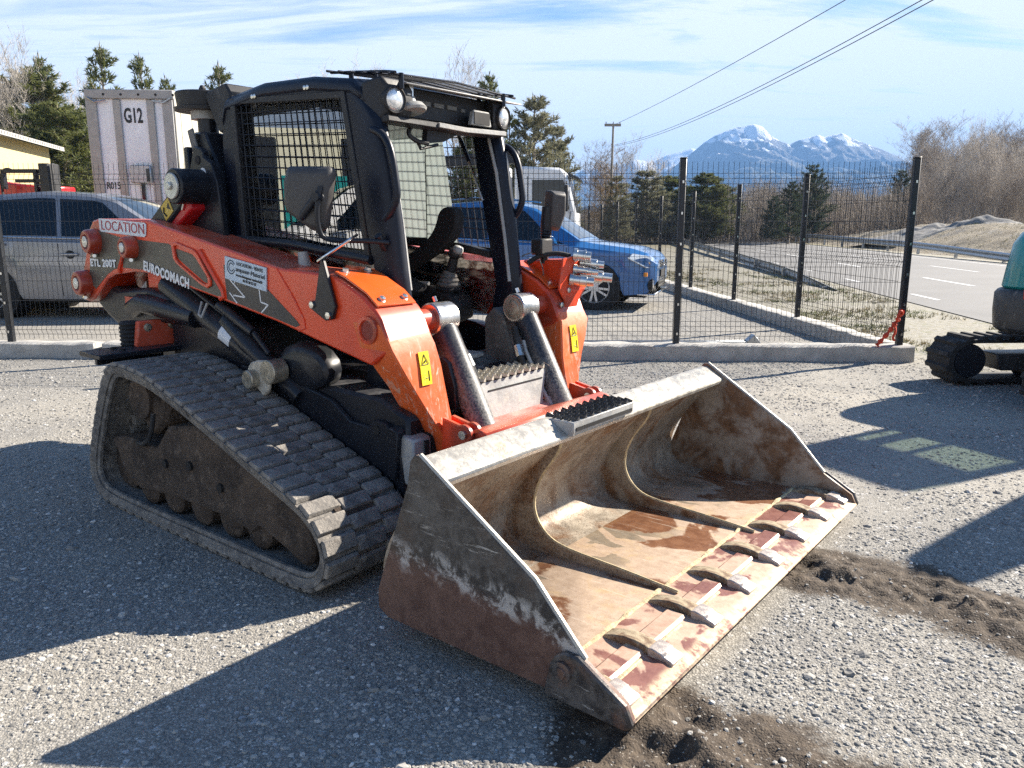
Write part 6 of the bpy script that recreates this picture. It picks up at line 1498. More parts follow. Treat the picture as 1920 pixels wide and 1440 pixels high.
mb = MB(); mb.prism([(-4.9, 3.28), (-1.35, 3.48), (-1.25, 3.42), (-1.25, 3.12), (-4.9, 3.02)], -.16, .16); bm_ = T_(mb, 'crane_boom', 'black', .03)
mb = MB()
for k in range(5): mb.cyl((-2.2 + k * .24, -.22, 3.42 + .04 * (k % 2)), (-2.2 + k * .24, .22, 3.42 + .04 * (k % 2)), .075, 10)
T_(mb, 'boom_fittings', 'black_matte', 0, bm_)
mb = MB(); mb.tube(smooth_path([(-1.3, 0, 3.3), (-1.08, .1, 3.1), (-1.15, .1, 2.7), (-1.4, .1, 2.5)], 2, False), .03, 6); T_(mb, 'crane_hose', 'rubber')
mb = MB(); mb.box((-4.9, -1.2, .95), (-2.2, 1.2, 1.10)); mb.box((-4.9, -1.22, 1.10), (-2.2, -1.18, 1.7)); mb.box((-4.9, 1.18, 1.10), (-2.2, 1.22, 1.7)); T_(mb, 'flat_bed', 'galv')
for wx_ in (-3.9, -2.7):
    for s in (-1, 1): mb = MB(); mb.lathe([(-.3, .3), (-.3, .5), (0, .5), (.01, .3)], (wx_, s * 1.15, .5), (0, s, 0), 24); T_(mb, 'wheel', 'tyre')

# ------------------------------------------------------------------ box trailer G12
BX = empty('box_trailer', (-8.62, 18.55, 0), R(4), 'white box trailer end marked G12, standing behind the grey car', 'trailer')
def X_(mb, n, m, b=0.0, par=None): return mb.build(n, M[m], par or BX, b, 35)
W2, ZB, ZT = 0.97, 1.0, 4.32
mb = MB(); mb.box((-W2 + .03, .06, ZB), (W2 - .03, 12.5, ZT - .04)); X_(mb, 'box', 'box_side')
mb = MB()
for k in range(16): mb.box((W2 - .035, .45 + k * .78, ZB + .1), (W2 - .01, .53 + k * .78, ZT - .15))
mb.each('side_rib', M['box_side'], BX, .01)
mb = MB(); mb.box((W2 - .04, .0, ZB), (W2 + .02, .16, ZT)); mb.box((W2 - .03, .05, ZT - .14), (W2 + .015, 12.5, ZT - .02)); X_(mb, 'corner_post', 'box_side', .02)
for xa, xb in ((-W2 + .20, -.37), (-.21, .37), (.53, W2 - .27)):
    mb = MB(); mb.box((xa - .06, .02, ZB + .1), (xb + .06, .07, ZT - .20)); X_(mb, 'door_panel', 'box_white')
for xa in (-.38, .36): mb = MB(); mb.box((xa, -.025, ZB + .05), (xa + .17, .03, ZT - .21)); X_(mb, 'door_rib', 'box_rib', .012)
mb = MB(); mb.box((-W2, -.03, ZB), (-W2 + .24, .05, ZT - .2)); X_(mb, 'frame_post', 'box_frame', .01)
mb = MB(); mb.box((W2 - .26, -.03, ZB), (W2 - .03, .05, ZT - .2)); X_(mb, 'frame_post', 'box_frame', .01)
mb = MB(); mb.box((-W2, -.05, ZT - .20), (W2, .06, ZT)); fp2_ = MB().box((-W2, -.04, ZB - .12), (W2, .06, ZB + .1)).build('frame_rail', M['box_frame'], BX, .015); fp_ = X_(mb, 'frame_rail', 'box_frame', .015)
mb = MB()
for k in range(5): mb.cyl((-W2 + .42 + k * .38, -.055, ZT - .11), (-W2 + .42 + k * .38, -.045, ZT - .11), .028, 10)
mb.each('rail_hole', M['dark'], fp_)
mb = MB()
for s in (-1, 1): mb.tube([(s * (W2 - .06), -.06, ZT - .18), (s * (W2 - .22), -.07, ZT - .28), (s * (W2 - .30), -.07, ZT - .26), (s * (W2 - .46), -.06, ZT - .24)], .022, 5)
mb.each('corner_hook', M['galv'], BX)
mb = MB(); mb.box((-.10, -.12, 2.28), (.36, -.03, 2.68)); lb = X_(mb, 'lock_box', 'galv', .02)
mb = MB(); mb.box((.10, -.06, ZB), (.17, -.02, 2.28)); mb.box((.26, -.125, 2.31), (.34, -.115, 2.60)); X_(mb, 'lock_bar', 'window_dark', 0, lb)
fm = frame((-.19, -.0, 3.79), (1, 0, 0), (0, 0, 1)); text('trailer_lettering', 'G12', .44, M['black_print'], BX, frame((-.17, .012, 3.62), (1, 0, 0), (0, 0, 1)), .41, .012)
text('trailer_lettering', 'R015', .22, M['black_print'], BX, frame((-.70, .012, 2.15), (1, 0, 0), (0, 0, 1)), .30, .004)
text('trailer_lettering', '490', .11, M['grey_print'], BX, frame((.58, .012, 2.02), (1, 0, 0), (0, 0, 1)), .20, .001)
mb = MB()
for y in (1.2, 2.4, 9.5, 10.7):
    for s in (-1, 1): mb.lathe([(-.28, .3), (-.28, .5), (0, .5), (.01, .3)], (s * 1.05, y, .5), (s, 0, 0), 20)
mb.each('wheel', M['tyre'], BX)
mb = MB(); mb.box((-.45, .2, .75), (.45, 12.3, 1.0)); X_(mb, 'chassis_beam', 'dark')

# ------------------------------------------------------------------ yellow building at the far left
YB = empty('yellow_building', (0, 0, 0), 0, 'cream yellow hall with a pale corrugated roof edge, far left', 'building')
p0, p1 = Vector((-15.6, 23.4, 0)), Vector((-17.1, 30.0, 0)); u = (p1 - p0).normalized(); v = Vector((-u.y, u.x, 0))
p0 = p0 - u * 12
Lw = (p1 - p0).length
fmB = Matrix(((u.x, v.x, 0, p0.x), (u.y, v.y, 0, p0.y), (0, 0, 1, 0), (0, 0, 0, 1)))
def Y_(mb, n, m, b=0.0, par=None): return mb.build(n, M[m], par or YB, b, 35)
mb = MB(); mb.box((0, 0, -.05), (Lw, 12, 4.1), fmB); Y_(mb, 'wall', 'wall_yellow')
mb = MB(); mb.prism([(-.45, 4.02), (6.0, 5.9), (12.45, 4.02), (12.45, 4.16), (6.0, 6.05), (-.45, 4.16)], -.3, Lw + .25, 'x', fmB); rf = Y_(mb, 'roof', 'roof_sheet')
mb = MB()
for k in range(int(Lw / .22)): mb.cyl(fmB @ Vector((k * .22, -.47, 4.09)), fmB @ Vector((k * .22 + .001, 1.2, 4.55)), .05, 6)
Y_(mb, 'roof_corrugation', 'roof_sheet', 0, rf)
for k in (3.2, 8.5, 12.2): mb = MB(); mb.box((k, -.03, 2.9), (k + 1.5, .02, 3.55), fmB); Y_(mb, 'window', 'window_dark')
# red telescopic machine parts seen over the grey car
RMK = empty('red_handler', (-10.4, 15.6, 0), R(-4), 'red machine boom with black hoses, behind the roof of the grey car', 'machine'); RMK.scale = (.52, 1, 1)
def H_(mb, n, m, b=0.0): return mb.build(n, M[m], RMK, b, 35)
mb = MB(); mb.prism([(.2, 1.7), (3.6, 1.85), (3.6, 2.06), (2.2, 2.09), (.55, 2.20), (.15, 2.30)], -.25, .25); H_(mb, 'boom', 'red_clean', .03)
mb = MB(); mb.prism([(0, .6), (2.8, .6), (2.8, 1.3), (.2, 1.5)], -.8, .8); H_(mb, 'chassis', 'red_clean', .05)
mb = MB(); mb.box((1.75, -.5, 2.0), (1.85, -.4, 2.32)); mb.box((1.75, -.5, 2.29), (3.1, -.4, 2.36)); mb.box((2.9, -.45, 1.9), (3.0, -.35, 2.32)); mb.box((2.2, -.45, 2.12), (3.2, -.35, 2.18)); H_(mb, 'hose_frame', 'black')
mb = MB(); mb.box((3.25, -.55, 1.7), (3.62, -.2, 2.46)); mb.box((3.72, -.55, 1.6), (3.80, -.45, 2.46)); H_(mb, 'mast', 'black_matte', .02)
mb = MB(); mb.tube(smooth_path([(1.7, -.45, 1.9), (1.65, -.45, 2.28), (1.95, -.45, 2.38), (2.2, -.45, 2.32)], 2, False), .03, 6); H_(mb, 'hose', 'rubber')
for wx_ in (.5, 2.3):
    for s in (-1, 1): mb = MB(); mb.lathe([(-.3, .2), (-.3, .48), (0, .48), (.01, .2)], (wx_, s * 1.0, .48), (0, s, 0), 20); H_(mb, 'wheel', 'tyre')

# ------------------------------------------------------------------ teal mini excavator at the right edge
def make_excavator(loc, rz, label):
    root = empty('mini_excavator', loc, rz, label, 'excavator')
    def E_(mb, n, m, b=0.0, par=None, smooth=35, seg=1): return mb.build(n, M[m], par or root, b, smooth, seg)
    for s in (-1, 1):
        ya, yb = s * .45, s * .78
        path = [(-1.12 - .185 * math.sin(a), 0, .205 + .185 * math.cos(a)) for a in np.linspace(0, math.pi, 12)] + [(1.12 + .185 * math.sin(a), 0, .205 - .185 * math.cos(a)) for a in np.linspace(0, math.pi, 12)]
        mb = MB(); inn = [(p[0] * (1 - .035 / .9), 0, .205 + (p[2] - .205) * .84) for p in path]
        rings = [[(a[0], ya, a[2]), (a[0], yb, a[2]), (b[0], yb, b[2]), (b[0], ya, b[2])] for a, b in zip(path, inn)]; mb.loft(rings + [rings[0]], False)
        tr = E_(mb, 'track', 'rubber')
        per = [Vector(p) for p in path] + [Vector(path[0])]; cum = [0]
        for a, b in zip(per[:-1], per[1:]): cum.append(cum[-1] + (b - a).length)
        n = 48; lug = None
        for k in range(n):
            d = cum[-1] * k / n; i = max(j for j in range(len(cum) - 1) if cum[j] <= d); f = (d - cum[i]) / (cum[i + 1] - cum[i]); p = per[i].lerp(per[i + 1], f); t_ = (per[i + 1] - per[i]).normalized(); nn = Vector((-t_.z, 0, t_.x)); 
            if (p + nn * .1 - Vector((0, 0, .245))).length < p.length - .05 and False: nn = -nn
            c = Vector((max(-1.12, min(1.12, p.x)), 0, .205)); 
            if (p - c).dot(nn) < 0: nn = -nn
            if lug is None:
                mb = MB(); mb.loft([[(-.028, -.165, 0), (.028, -.165, 0), (.028, .165, 0), (-.028, .165, 0)], [(-.018, -.16, .028), (.018, -.16, .028), (.018, .16, .028), (-.018, .16, .028)]]); lug = o = mb.build('tread_lug', M['rubber'], None)
            else: o = lug.copy(); COL.objects.link(o)
            y_ = nn.cross(t_); o.parent = tr; o.matrix_local = Matrix(((t_.x, y_.x, nn.x, p.x), (t_.y, y_.y, nn.y, (ya + yb) / 2), (t_.z, y_.z, nn.z, p.z), (0, 0, 0, 1)))
        mb = MB(); mb.prism([(-.80, .11), (.80, .11), (.86, .26), (-.86, .26)], ya + s * .05, yb - s * .03); fr = E_(mb, 'track_frame', 'counterweight', .01)
        for x_ in (-1.12, 1.12): mb = MB(); mb.lathe([(0, .140), (.02, .148), (.20, .148), (.22, .10), (.23, .01)], (x_, ya, .205), (0, s, 0), 24); wl_ = E_(mb, 'idler_wheel', 'black', 0, fr)
        mb = MB()
        for k in range(6): a = k * math.pi / 3; mb.cyl((-1.12 + .09 * math.cos(a), yb - s * .10, .205 + .09 * math.sin(a)), (-1.12 + .09 * math.cos(a), yb - s * .085, .205 + .09 * math.sin(a)), .012, 6)
        mb.each('wheel_bolt', M['zinc'], fr)
        for k in range(5): mb = MB(); mb.lathe([(0, .06), (.2, .06), (.21, .01)], (-.52 + k * .26, ya + s * .03, .10), (0, s, 0), 14); E_(mb, 'track_roller', 'black', 0, fr)
    mb = MB(); mb.box((-.45, -.46, .16), (.45, .46, .36)); mb.cyl((0, 0, .36), (0, 0, .54), .32, 24); E_(mb, 'car_body', 'black', .02)
    n_low = set(o.name for o in children_of(root))
    # house: rounded counterweight, teal bodywork, cab
    ol = [(cx + .26 * math.cos(R(a)), cy + .26 * math.sin(R(a))) for cx, cy, a0 in ((-.62, -.54, 180), (.52, -.54, 270), (.52, .54, 0), (-.62, .54, 90)) for a in np.linspace(a0, a0 + 90, 6)]
    mb = MB(); mb.loft([[(x * k, y * k, z) for x, y in ol] for k, z in ((.93, .47), (.985, .51), (1.0, .66), (1.0, .80), (.975, .835))]); cw = E_(mb, 'counterweight', 'counterweight', .02, None, 50)
    mb = MB()
    for xv in (-.30, -.14, .02):
        for s in (-1, 1): mb.box((xv, min(s * .79, s * .806), .60), (xv + .12, max(s * .79, s * .806), .68))
    mb.each('vent_opening', M['dark'], cw)
    for s in (-1, 1): mb = MB(); mb.box((-.54, min(s * .785, s * .806), .76), (-.51, max(s * .785, s * .806), .86)); E_(mb, 'tail_lamp', 'red_lens', .01, cw)
    up = [(x * .96, y * .96) for x, y in ol]
    mb = MB(); mb.loft([[(x * k, y * k, z) for x, y in up] for k, z in ((1.0, .836), (.98, 1.0), (.95, 1.20), (.90, 1.29), (.80, 1.33))]); E_(mb, 'engine_cover', 'teal', .02, None, 50)
    for s in (-1, 1):
        mb = MB(); mb.loft([[(-.34, s * .806, .90), (.36, s * .806, .90)], [(-.34, s * .790, 1.06), (.36, s * .790, 1.06)], [(-.28, s * .768, 1.20), (.32, s * .768, 1.20)]], False, False); E_(mb, 'side_grille', 'window_dark')
    mb = MB(); mb.loft([[(-.886, -.40, .92), (-.886, .40, .92)], [(-.870, -.38, 1.06), (-.870, .38, 1.06)], [(-.845, -.35, 1.19), (-.845, .35, 1.19)]], False, False); E_(mb, 'rear_grille', 'window_dark')
    mb = MB()
    for s in (-1, 1): mb.tube([(-.50, s * .772, .84), (-.50, s * .755, 1.0), (-.47, s * .735, 1.18), (-.44, s * .70, 1.28)], .006, 5); mb.tube([(-.70, s * .74, .818), (-.2, s * .80, .818), (.45, s * .80, .818)], .008, 5)
    E_(mb, 'panel_seam', 'dark')
    mb = MB(); mb.box((-.30, .02, 1.325), (.72, .70, 1.40)); cbm = E_(mb, 'cab', 'teal', .02)
    mb = MB(); mb.loft([[(-.30, .04, 2.36), (.60, .04, 2.36), (.60, .69, 2.36), (-.30, .69, 2.36)], [(-.24, .09, 2.43), (.52, .09, 2.43), (.52, .64, 2.43), (-.24, .64, 2.43)]]); E_(mb, 'cab_roof', 'teal', .02, cbm)
    mb = MB()
    for x0, y0, x1, y1 in ((-.27, .05, -.25, .07), (-.27, .67, -.25, .66), (.69, .05, .55, .07), (.69, .67, .55, .66), (.15, .68, .15, .67), (.15, .04, .15, .06)): mb.tube([(x0, y0, 1.38), (x1, y1, 2.38)], .032, 6)
    mb.each('cab_post', M['black'], cbm)
    mb = MB()
    for q in ([(-.27, .06), (-.27, .67)], [(.68, .06), (.68, .67)], [(-.26, .68), (.67, .68)], [(-.26, .05), (.67, .05)]): mb.add([(q[0][0], q[0][1], 1.40), (q[1][0], q[1][1], 1.40), (q[1][0] * .9, q[1][1], 2.36), (q[0][0] * .9, q[0][1], 2.36)], [(0, 1, 2, 3)])
    mb.each('cab_window', M['cab_green_glass'], cbm)
    mb = MB(); mb.box((-.10, .18, 1.40), (.30, .56, 1.60)); mb.box((-.16, .18, 1.55), (-.04, .56, 2.10)); E_(mb, 'operator_seat', 'fabric', .03, cbm)
    mb = MB(); mb.prism([(.70, .55), (.95, .55), (1.15, 1.0), (1.72, 1.85), (1.95, 2.0), (1.92, 2.2), (1.70, 2.25), (1.50, 2.0), (.95, 1.15)], -.12, .10); E_(mb, 'boom', 'teal', .03)
    mb = MB(); mb.prism([(1.78, 2.18), (1.98, 2.15), (2.02, 1.6), (1.86, .75), (1.74, .75), (1.80, 1.6)], -.09, .07); E_(mb, 'dipper_arm', 'teal', .02)
    mb = MB(); mb.prism([(1.72, .85), (1.92, .82), (1.95, .45), (1.70, .22), (1.45, .30), (1.50, .50), (1.68, .55)], -.24, .22); E_(mb, 'digging_bucket', 'counterweight', .02)
    mb = MB(); mb.box((1.05, -.75, .05), (1.12, .75, .42)); mb.box((.4, -.5, .2), (1.06, -.4, .3)); mb.box((.4, .4, .2), (1.06, .5, .3)); E_(mb, 'dozer_blade', 'teal', .02)
    for o in children_of(root):
        if o.name not in n_low and not o.name.startswith('dozer'): o.matrix_local = Matrix.Rotation(R(-64), 4, 'Z') @ ((Matrix.Translation((.7, 0, 0)) @ Matrix.Rotation(R(-61), 4, 'Z') @ Matrix.Translation((-.7, 0, 0))) if o.name.startswith(('boom', 'dipper', 'digging')) else Matrix.Identity(4))
    return root
EX = make_excavator((5.06, 6.20, 0), R(3), 'teal and dark grey mini excavator on rubber tracks at the right edge')
EX2 = copy_tree(EX, (-12.0, 6.2, 0), R(160), 'teal mini excavator parked left of the loader, mirrored in its cab window'); EX['group'] = EX2['group'] = 'teal mini excavators'
# ------------------------------------------------------------------ trees
class TB:
    """thin limbs as three-sided tubes and needle or bud blades as triangles, in arrays"""
    def __init__(s): s.v = []; s.f = []; s.n = 0
    def limb(s, pts, r0, r1, k=3):
        m = len(pts); base = s.n
        for i, p in enumerate(pts):
            t = (pts[min(i + 1, m - 1)] - pts[max(i - 1, 0)]).normalized(); ref = Vector((0, 0, 1)) if abs(t.z) < .8 else Vector((1, 0, 0)); u = t.cross(ref).normalized(); w = t.cross(u); r = r0 + (r1 - r0) * i / (m - 1)
            for j in range(k): a = 2 * math.pi * j / k; s.v.append(p + (u * math.cos(a) + w * math.sin(a)) * r)
        for i in range(m - 1):
            for j in range(k): q = (j + 1) % k; s.f.append((base + i * k + j, base + i * k + q, base + (i + 1) * k + q)); s.f.append((base + i * k + j, base + (i + 1) * k + q, base + (i + 1) * k + j))
        s.n += m * k
    def blade(s, p, d, L, w):
        side = d.cross(Vector((random.uniform(-1, 1), random.uniform(-1, 1), random.uniform(-1, 1)))).normalized() * w
        s.v += [p - side, p + side, p + d * L]; s.f.append((s.n, s.n + 1, s.n + 2)); s.n += 3
    def mesh(s, name, mat):
        me = bpy.data.meshes.new(name); co = np.array([tuple(v) for v in s.v], dtype=np.float32); fa = np.array(s.f, dtype=np.int32); n = len(fa)
        me.vertices.add(len(co)); me.vertices.foreach_set('co', co.ravel()); me.loops.add(n * 3); me.loops.foreach_set('vertex_index', fa.ravel()); me.polygons.add(n); me.polygons.foreach_set('loop_start', np.arange(0, n * 3, 3, dtype=np.int32)); me.update(calc_edges=True); me.materials.append(mat); return me
def rv(a=1.0): return Vector((random.uniform(-a, a), random.uniform(-a, a), random.uniform(-a, a)))
def bare_tree(h, spread, stems, mat, seed, dense=1.0, up=.55, bud=None):
    """leafless tree: forking limbs out to fine twigs; returns (trunk mesh, crown mesh)"""
    random.seed(seed); T, B = TB(), TB()
    def grow(p, d, L, r, lev):
        n = 4 if lev < 3 else 3; pts = [p]; dd = d.copy()
        for i in range(n): dd = (dd + rv(.13 + .03 * lev) + Vector((0, 0, .06 * up))).normalized(); pts.append(pts[-1] + dd * L / n)
        (T if lev == 0 else B).limb(pts, r, r * (.5 if lev < 3 else .3), 5 if lev == 0 else 3)
        if lev >= 4: return
        nb = (int(11 * dense), int(5 * dense), int(5 * dense), 4)[lev] if lev < 4 else 0
        for k in range(max(2, nb)):
            f = random.uniform(.22 if lev == 0 else .15, 1.0); i = min(n - 1, int(f * n)); q = pts[i].lerp(pts[i + 1], f * n - i); a = random.uniform(0, 6.283)
            out = Vector((math.cos(a), math.sin(a), random.uniform(.0, .5))); nd = (dd * up + out * spread * (1 - .25 * lev / 4) + Vector((0, 0, .35 * up))).normalized()
            grow(q, nd, L * random.uniform(.34, .58) * (1.05 - .35 * f if lev == 0 else 1), max(.0075, r * .42 * (1.1 - .6 * f)), lev + 1)
    for k in range(stems):
        a = random.uniform(0, 6.283); d = Vector((math.cos(a) * .12 * (stems > 1), math.sin(a) * .12 * (stems > 1), 1)).normalized(); grow(Vector((math.cos(a) * .25, math.sin(a) * .25, -.05)) * (stems > 1), d, h * random.uniform(.78, 1.0), h * .0105 / math.sqrt(stems), 0)
    return T.mesh('trunk', mat), B.mesh('crown', bud or mat)
def pine_tree(h, w, mat, bark, seed, whorls=14, per=6, sparse=1.0, tip=.5, base=.12, nl=.14):
    random.seed(seed); T, B = TB(), TB()
    tr = [Vector((.05 * h * .1 * math.sin(i), .03 * h * .1 * math.cos(i * 1.7), h * i / 8)) for i in range(9)]; T.limb(tr, h * .018, h * .003, 6)
    for k in range(whorls):
        f = base + (1 - base) * (k + random.uniform(-.3, .3)) / whorls; f = min(.99, max(base, f)); z = h * f
        R_ = w * (1 - f) ** .62 * random.uniform(.75, 1.12) * (1 if f > .25 else .8) + w * .05
        for j in range(per):
            a = 6.283 * (j + random.uniform(-.4, .4)) / per; L = R_ * random.uniform(.6, 1.1); d = Vector((math.cos(a), math.sin(a), random.uniform(.1, .45) + tip * max(0, f - .6) * 2)).normalized()
            p = Vector((0, 0, z)); pts = [p]
            for q in range(4): d = (d + rv(.10) + Vector((0, 0, .10))).normalized(); pts.append(pts[-1] + d * L / 4)
            T.limb(pts, h * .004 * (1.3 - f), h * .0008)
            nt = max(4, int(15 * sparse * L / max(.4, w) + 3))
            for q in range(nt):
                g = (.25 + .75 * (q + random.random()) / nt); i = min(3, int(g * 4)); c = pts[i].lerp(pts[i + 1], g * 4 - i); sd = (d + rv(.9) + Vector((0, 0, .35))).normalized(); ll = L * random.uniform(.14, .36) * (1.2 - .5 * g) + .05; e = c + sd * ll; T.limb([c, e], .010, .004)
                for m in range(int(4 + 9 * min(1, L / .8))):
                    t_ = random.uniform(.1, 1.05); B.blade(c.lerp(e, t_), (sd * .7 + rv(.8)).normalized(), nl * random.uniform(.7, 1.4) * min(1, .45 + L), nl * .13 * min(1, .5 + L))
    for m in range(9): B.blade(Vector((0, 0, h * random.uniform(.93, 1.0))), (Vector((0, 0, .8)) + rv(.7)).normalized(), nl * 1.2, nl * .1)
    return T.mesh('trunk', bark), B.mesh('crown', mat)
KINDS = {}
def tree(kind, name, label, x, y, z=0.0, s=1.0, rz=None, group=None, sz=None):
    mt, mc = KINDS[kind]
    r = empty(name, (x, y, z), random.uniform(0, 6.28) if rz is None else rz, label, 'tree', group); r.scale = (s, s, sz or s)
    for nm, me in (('trunk', mt), ('crown', mc)):
        o = bpy.data.objects.new(nm, me); COL.objects.link(o); o.parent = r
    return r
KINDS['poplar_a'] = bare_tree(11, .55, 3, M['bark_pale'], 11, 1.25, .75)
KINDS['poplar_b'] = bare_tree(11, .60, 2, M['bark_grey'], 12, 1.35, .70)
KINDS['poplar_c'] = bare_tree(10, .75, 3, M['bark_brown'], 13, 1.30, .55)
KINDS['brown_a'] = bare_tree(8, .85, 3, M['bark_brown'], 14, 1.35, .5, M['bark_brown'])
KINDS['brown_b'] = bare_tree(7, .9, 4, M['bark_brown'], 15, 1.25, .45)
KINDS['birch'] = bare_tree(9, .65, 1, M['bark_pale'], 16, 1.5, .6)
KINDS['birch_b'] = bare_tree(9, .6, 2, M['bark_pale'], 19, 1.3, .65)
KINDS['budding'] = bare_tree(8, .9, 2, M['bark_brown'], 17, 1.3, .45, M['twig_bud'])
KINDS['pine_young'] = pine_tree(7, 1.9, M['pine'], M['bark_brown'], 21, 13, 6, 1.3, .9, .10, .17)
KINDS['pine_big'] = pine_tree(9, 3.1, M['pine'], M['bark_brown'], 22, 20, 9, 2.6, .4, .04, .19)
KINDS['pine_dark'] = pine_tree(7, 2.3, M['pine_dark'], M['bark_brown'], 23, 15, 7, 2.0, .3, .08, .16)
KINDS['pine_silver'] = pine_tree(7, 2.1, M['pine_silver'], M['bark_brown'], 24, 15, 8, 1.9, .7, .06, .16)
F_ = 1465.5
def at(px, dist): return (px - 960) / F_ * dist      # sideways position for a bearing in the photo
def hgt(py, dist): return 1.355 + (424 - py) / F_ * dist
def put(kind, h0, name, label, px, top, dist, group=None, base=0.0, rz=None, wide=1.0):
    h0 = max(v.co.z for v in KINDS[kind][1].vertices); z = hgt(top, dist) - base; s = z / h0
    return tree(kind, name, label, at(px, dist), dist, base, s * wide, rz, group, s)
# left: pines and birches behind the hall and the trailer
put('pine_big', 9, 'pine_tree', 'broad green pine between the yellow hall and the trailer', 105, 150, 36, None, 0, .4, 1.7)
put('pine_big', 9, 'pine_tree', 'olive pine rising behind the roof end of the yellow hall', 50, 200, 40, None, 0, 2.2, 1.9)
put('pine_big', 9, 'pine_tree', 'dark bushy pine tucked against the left edge of the trailer', 150, 205, 33, None, 0, 3.9, 1.7)
put('pine_young', 7, 'pine_tree', 'slim pine shoot standing above the broad pine at left', 124, 122, 38, None, 0, 1.0, .8)
put('pine_young', 7, 'pine_tree', 'pointed young pine peeking over the middle of the trailer roof', 234, 106, 40, None, 0, 1.5, .95)
put('pine_young', 7, 'pine_tree', 'thin young pine peeking over the right half of the trailer roof', 303, 122, 44, None, 0, 4.5, .75)
put('pine_young', 7, 'pine_tree', 'tiny pine tip showing beside the trailer roof corner', 344, 160, 48, None, 0, .3, .7)
put('pine_young', 7, 'pine_tree', 'small pine tip behind the loader air pre-cleaner', 440, 138, 46, None, 0, .9, .9)
for i, (px, top, d, k, lab) in enumerate(((62, 80, 34, 'birch', 'tall pale bare birch with a straight trunk, behind the yellow hall'), (20, 92, 35, 'birch_b', 'pale bare birch at the far left edge'), (-15, 88, 34, 'birch', 'bare pale birch reaching in from beyond the left frame edge'), (165, 140, 55, 'poplar_b', 'faint bare tree behind the pine, just left of the trailer roof'), (185, 130, 58, 'poplar_a', 'thin bare tree over the left corner of the trailer roof'))):
    put(k, {'birch': 9, 'birch_b': 9}.get(k, 11), 'bare_tree', lab, px, top, d, None, 0, i * 1.3, .85)
put('birch', 9, 'bare_tree', 'leafless tree top rising behind the middle of the cab roof', 636, 116, 52, None, 0, 1.0, 1.0)
put('birch', 9, 'bare_tree', 'leafless tree top rising behind the front of the cab roof', 860, 92, 50, None, 0, 2.0, 1.0)
put('pine_young', 7, 'pine_tree', 'little pine tip between the cab roof and the far work lamp', 921, 153, 44, None, 0, 2.6, .8)
put('pine_young', 7, 'pine_tree', 'pine tip beside the far work lamp', 955, 222, 36, None, 0, .2, .9)
# middle: around the lorry
put('pine_silver', 7, 'pine_tree', 'silvery green pine rising behind the lorry crane', 1000, 195, 36, None, 0, .7, 1.15)
put('pine_silver', 7, 'pine_tree', 'second silvery pine, lower and right of the lorry crane', 1042, 245, 39, None, 0, 2.9, 1.0)
put('pine_big', 9, 'pine_tree', 'dense green pine seen through the cab windows', 890, 250, 40, None, 0, .5, 1.2)
put('pine_big', 9, 'pine_tree', 'dense green pine behind the loader cab, nearer its rear', 800, 290, 44, None, 0, 1.7, 1.2)
put('budding', 8, 'bare_tree', 'brown budding tree right of the white lorry cab', 1098, 290, 44, None, 0, 1.2, 1.0)
put('budding', 8, 'bare_tree', 'brown budding tree left of the utility pole', 1120, 265, 60, None, 0, 2.2, .9)
put('poplar_c', 10, 'bare_tree', 'leafless tree standing right behind the utility pole', 1160, 255, 66, None, 0, 3.0, .9)
put('birch_b', 9, 'bare_tree', 'faint leafless tree right of the utility pole', 1205, 290, 80, None, 0, .8, .9)
put('pine_silver', 7, 'pine_tree', 'olive pine beside the utility pole foot', 1150, 335, 52, None, 0, .8, 1.4)
put('pine_silver', 7, 'pine_tree', 'olive rounded pine between the pole and the tall fence post', 1205, 325, 56, None, 0, 2.4, 2.1)
put('pine_big', 9, 'pine_tree', 'green rounded pine left of the tall middle fence post', 1250, 335, 60, None, 0, 3.1, 2.1)
put('pine_big', 9, 'pine_tree', 'green rounded pine right of the tall middle fence post', 1315, 330, 58, None, 0, 5.1, 2.1)
put('pine_big', 9, 'pine_tree', 'low green pine at the mountain foot', 1345, 350, 66, None, 0, 4.1, 2.1)
put('pine_dark', 7, 'pine_tree', 'dark conifer standing before the brown wood, middle of three', 1470, 345, 56, None, 0, 1.1, 1.1)
put('pine_dark', 7, 'pine_tree', 'tallest dark conifer before the brown wood', 1508, 315, 60, None, 0, 2.7, 1.15)
put('pine_dark', 7, 'pine_tree', 'lowest dark conifer before the brown wood', 1440, 372, 54, None, 0, 3.9, 1.2)
put('pine_dark', 7, 'pine_tree', 'dark conifer near the corner fence post', 1668, 325, 70, None, 0, 3.3, 1.0)
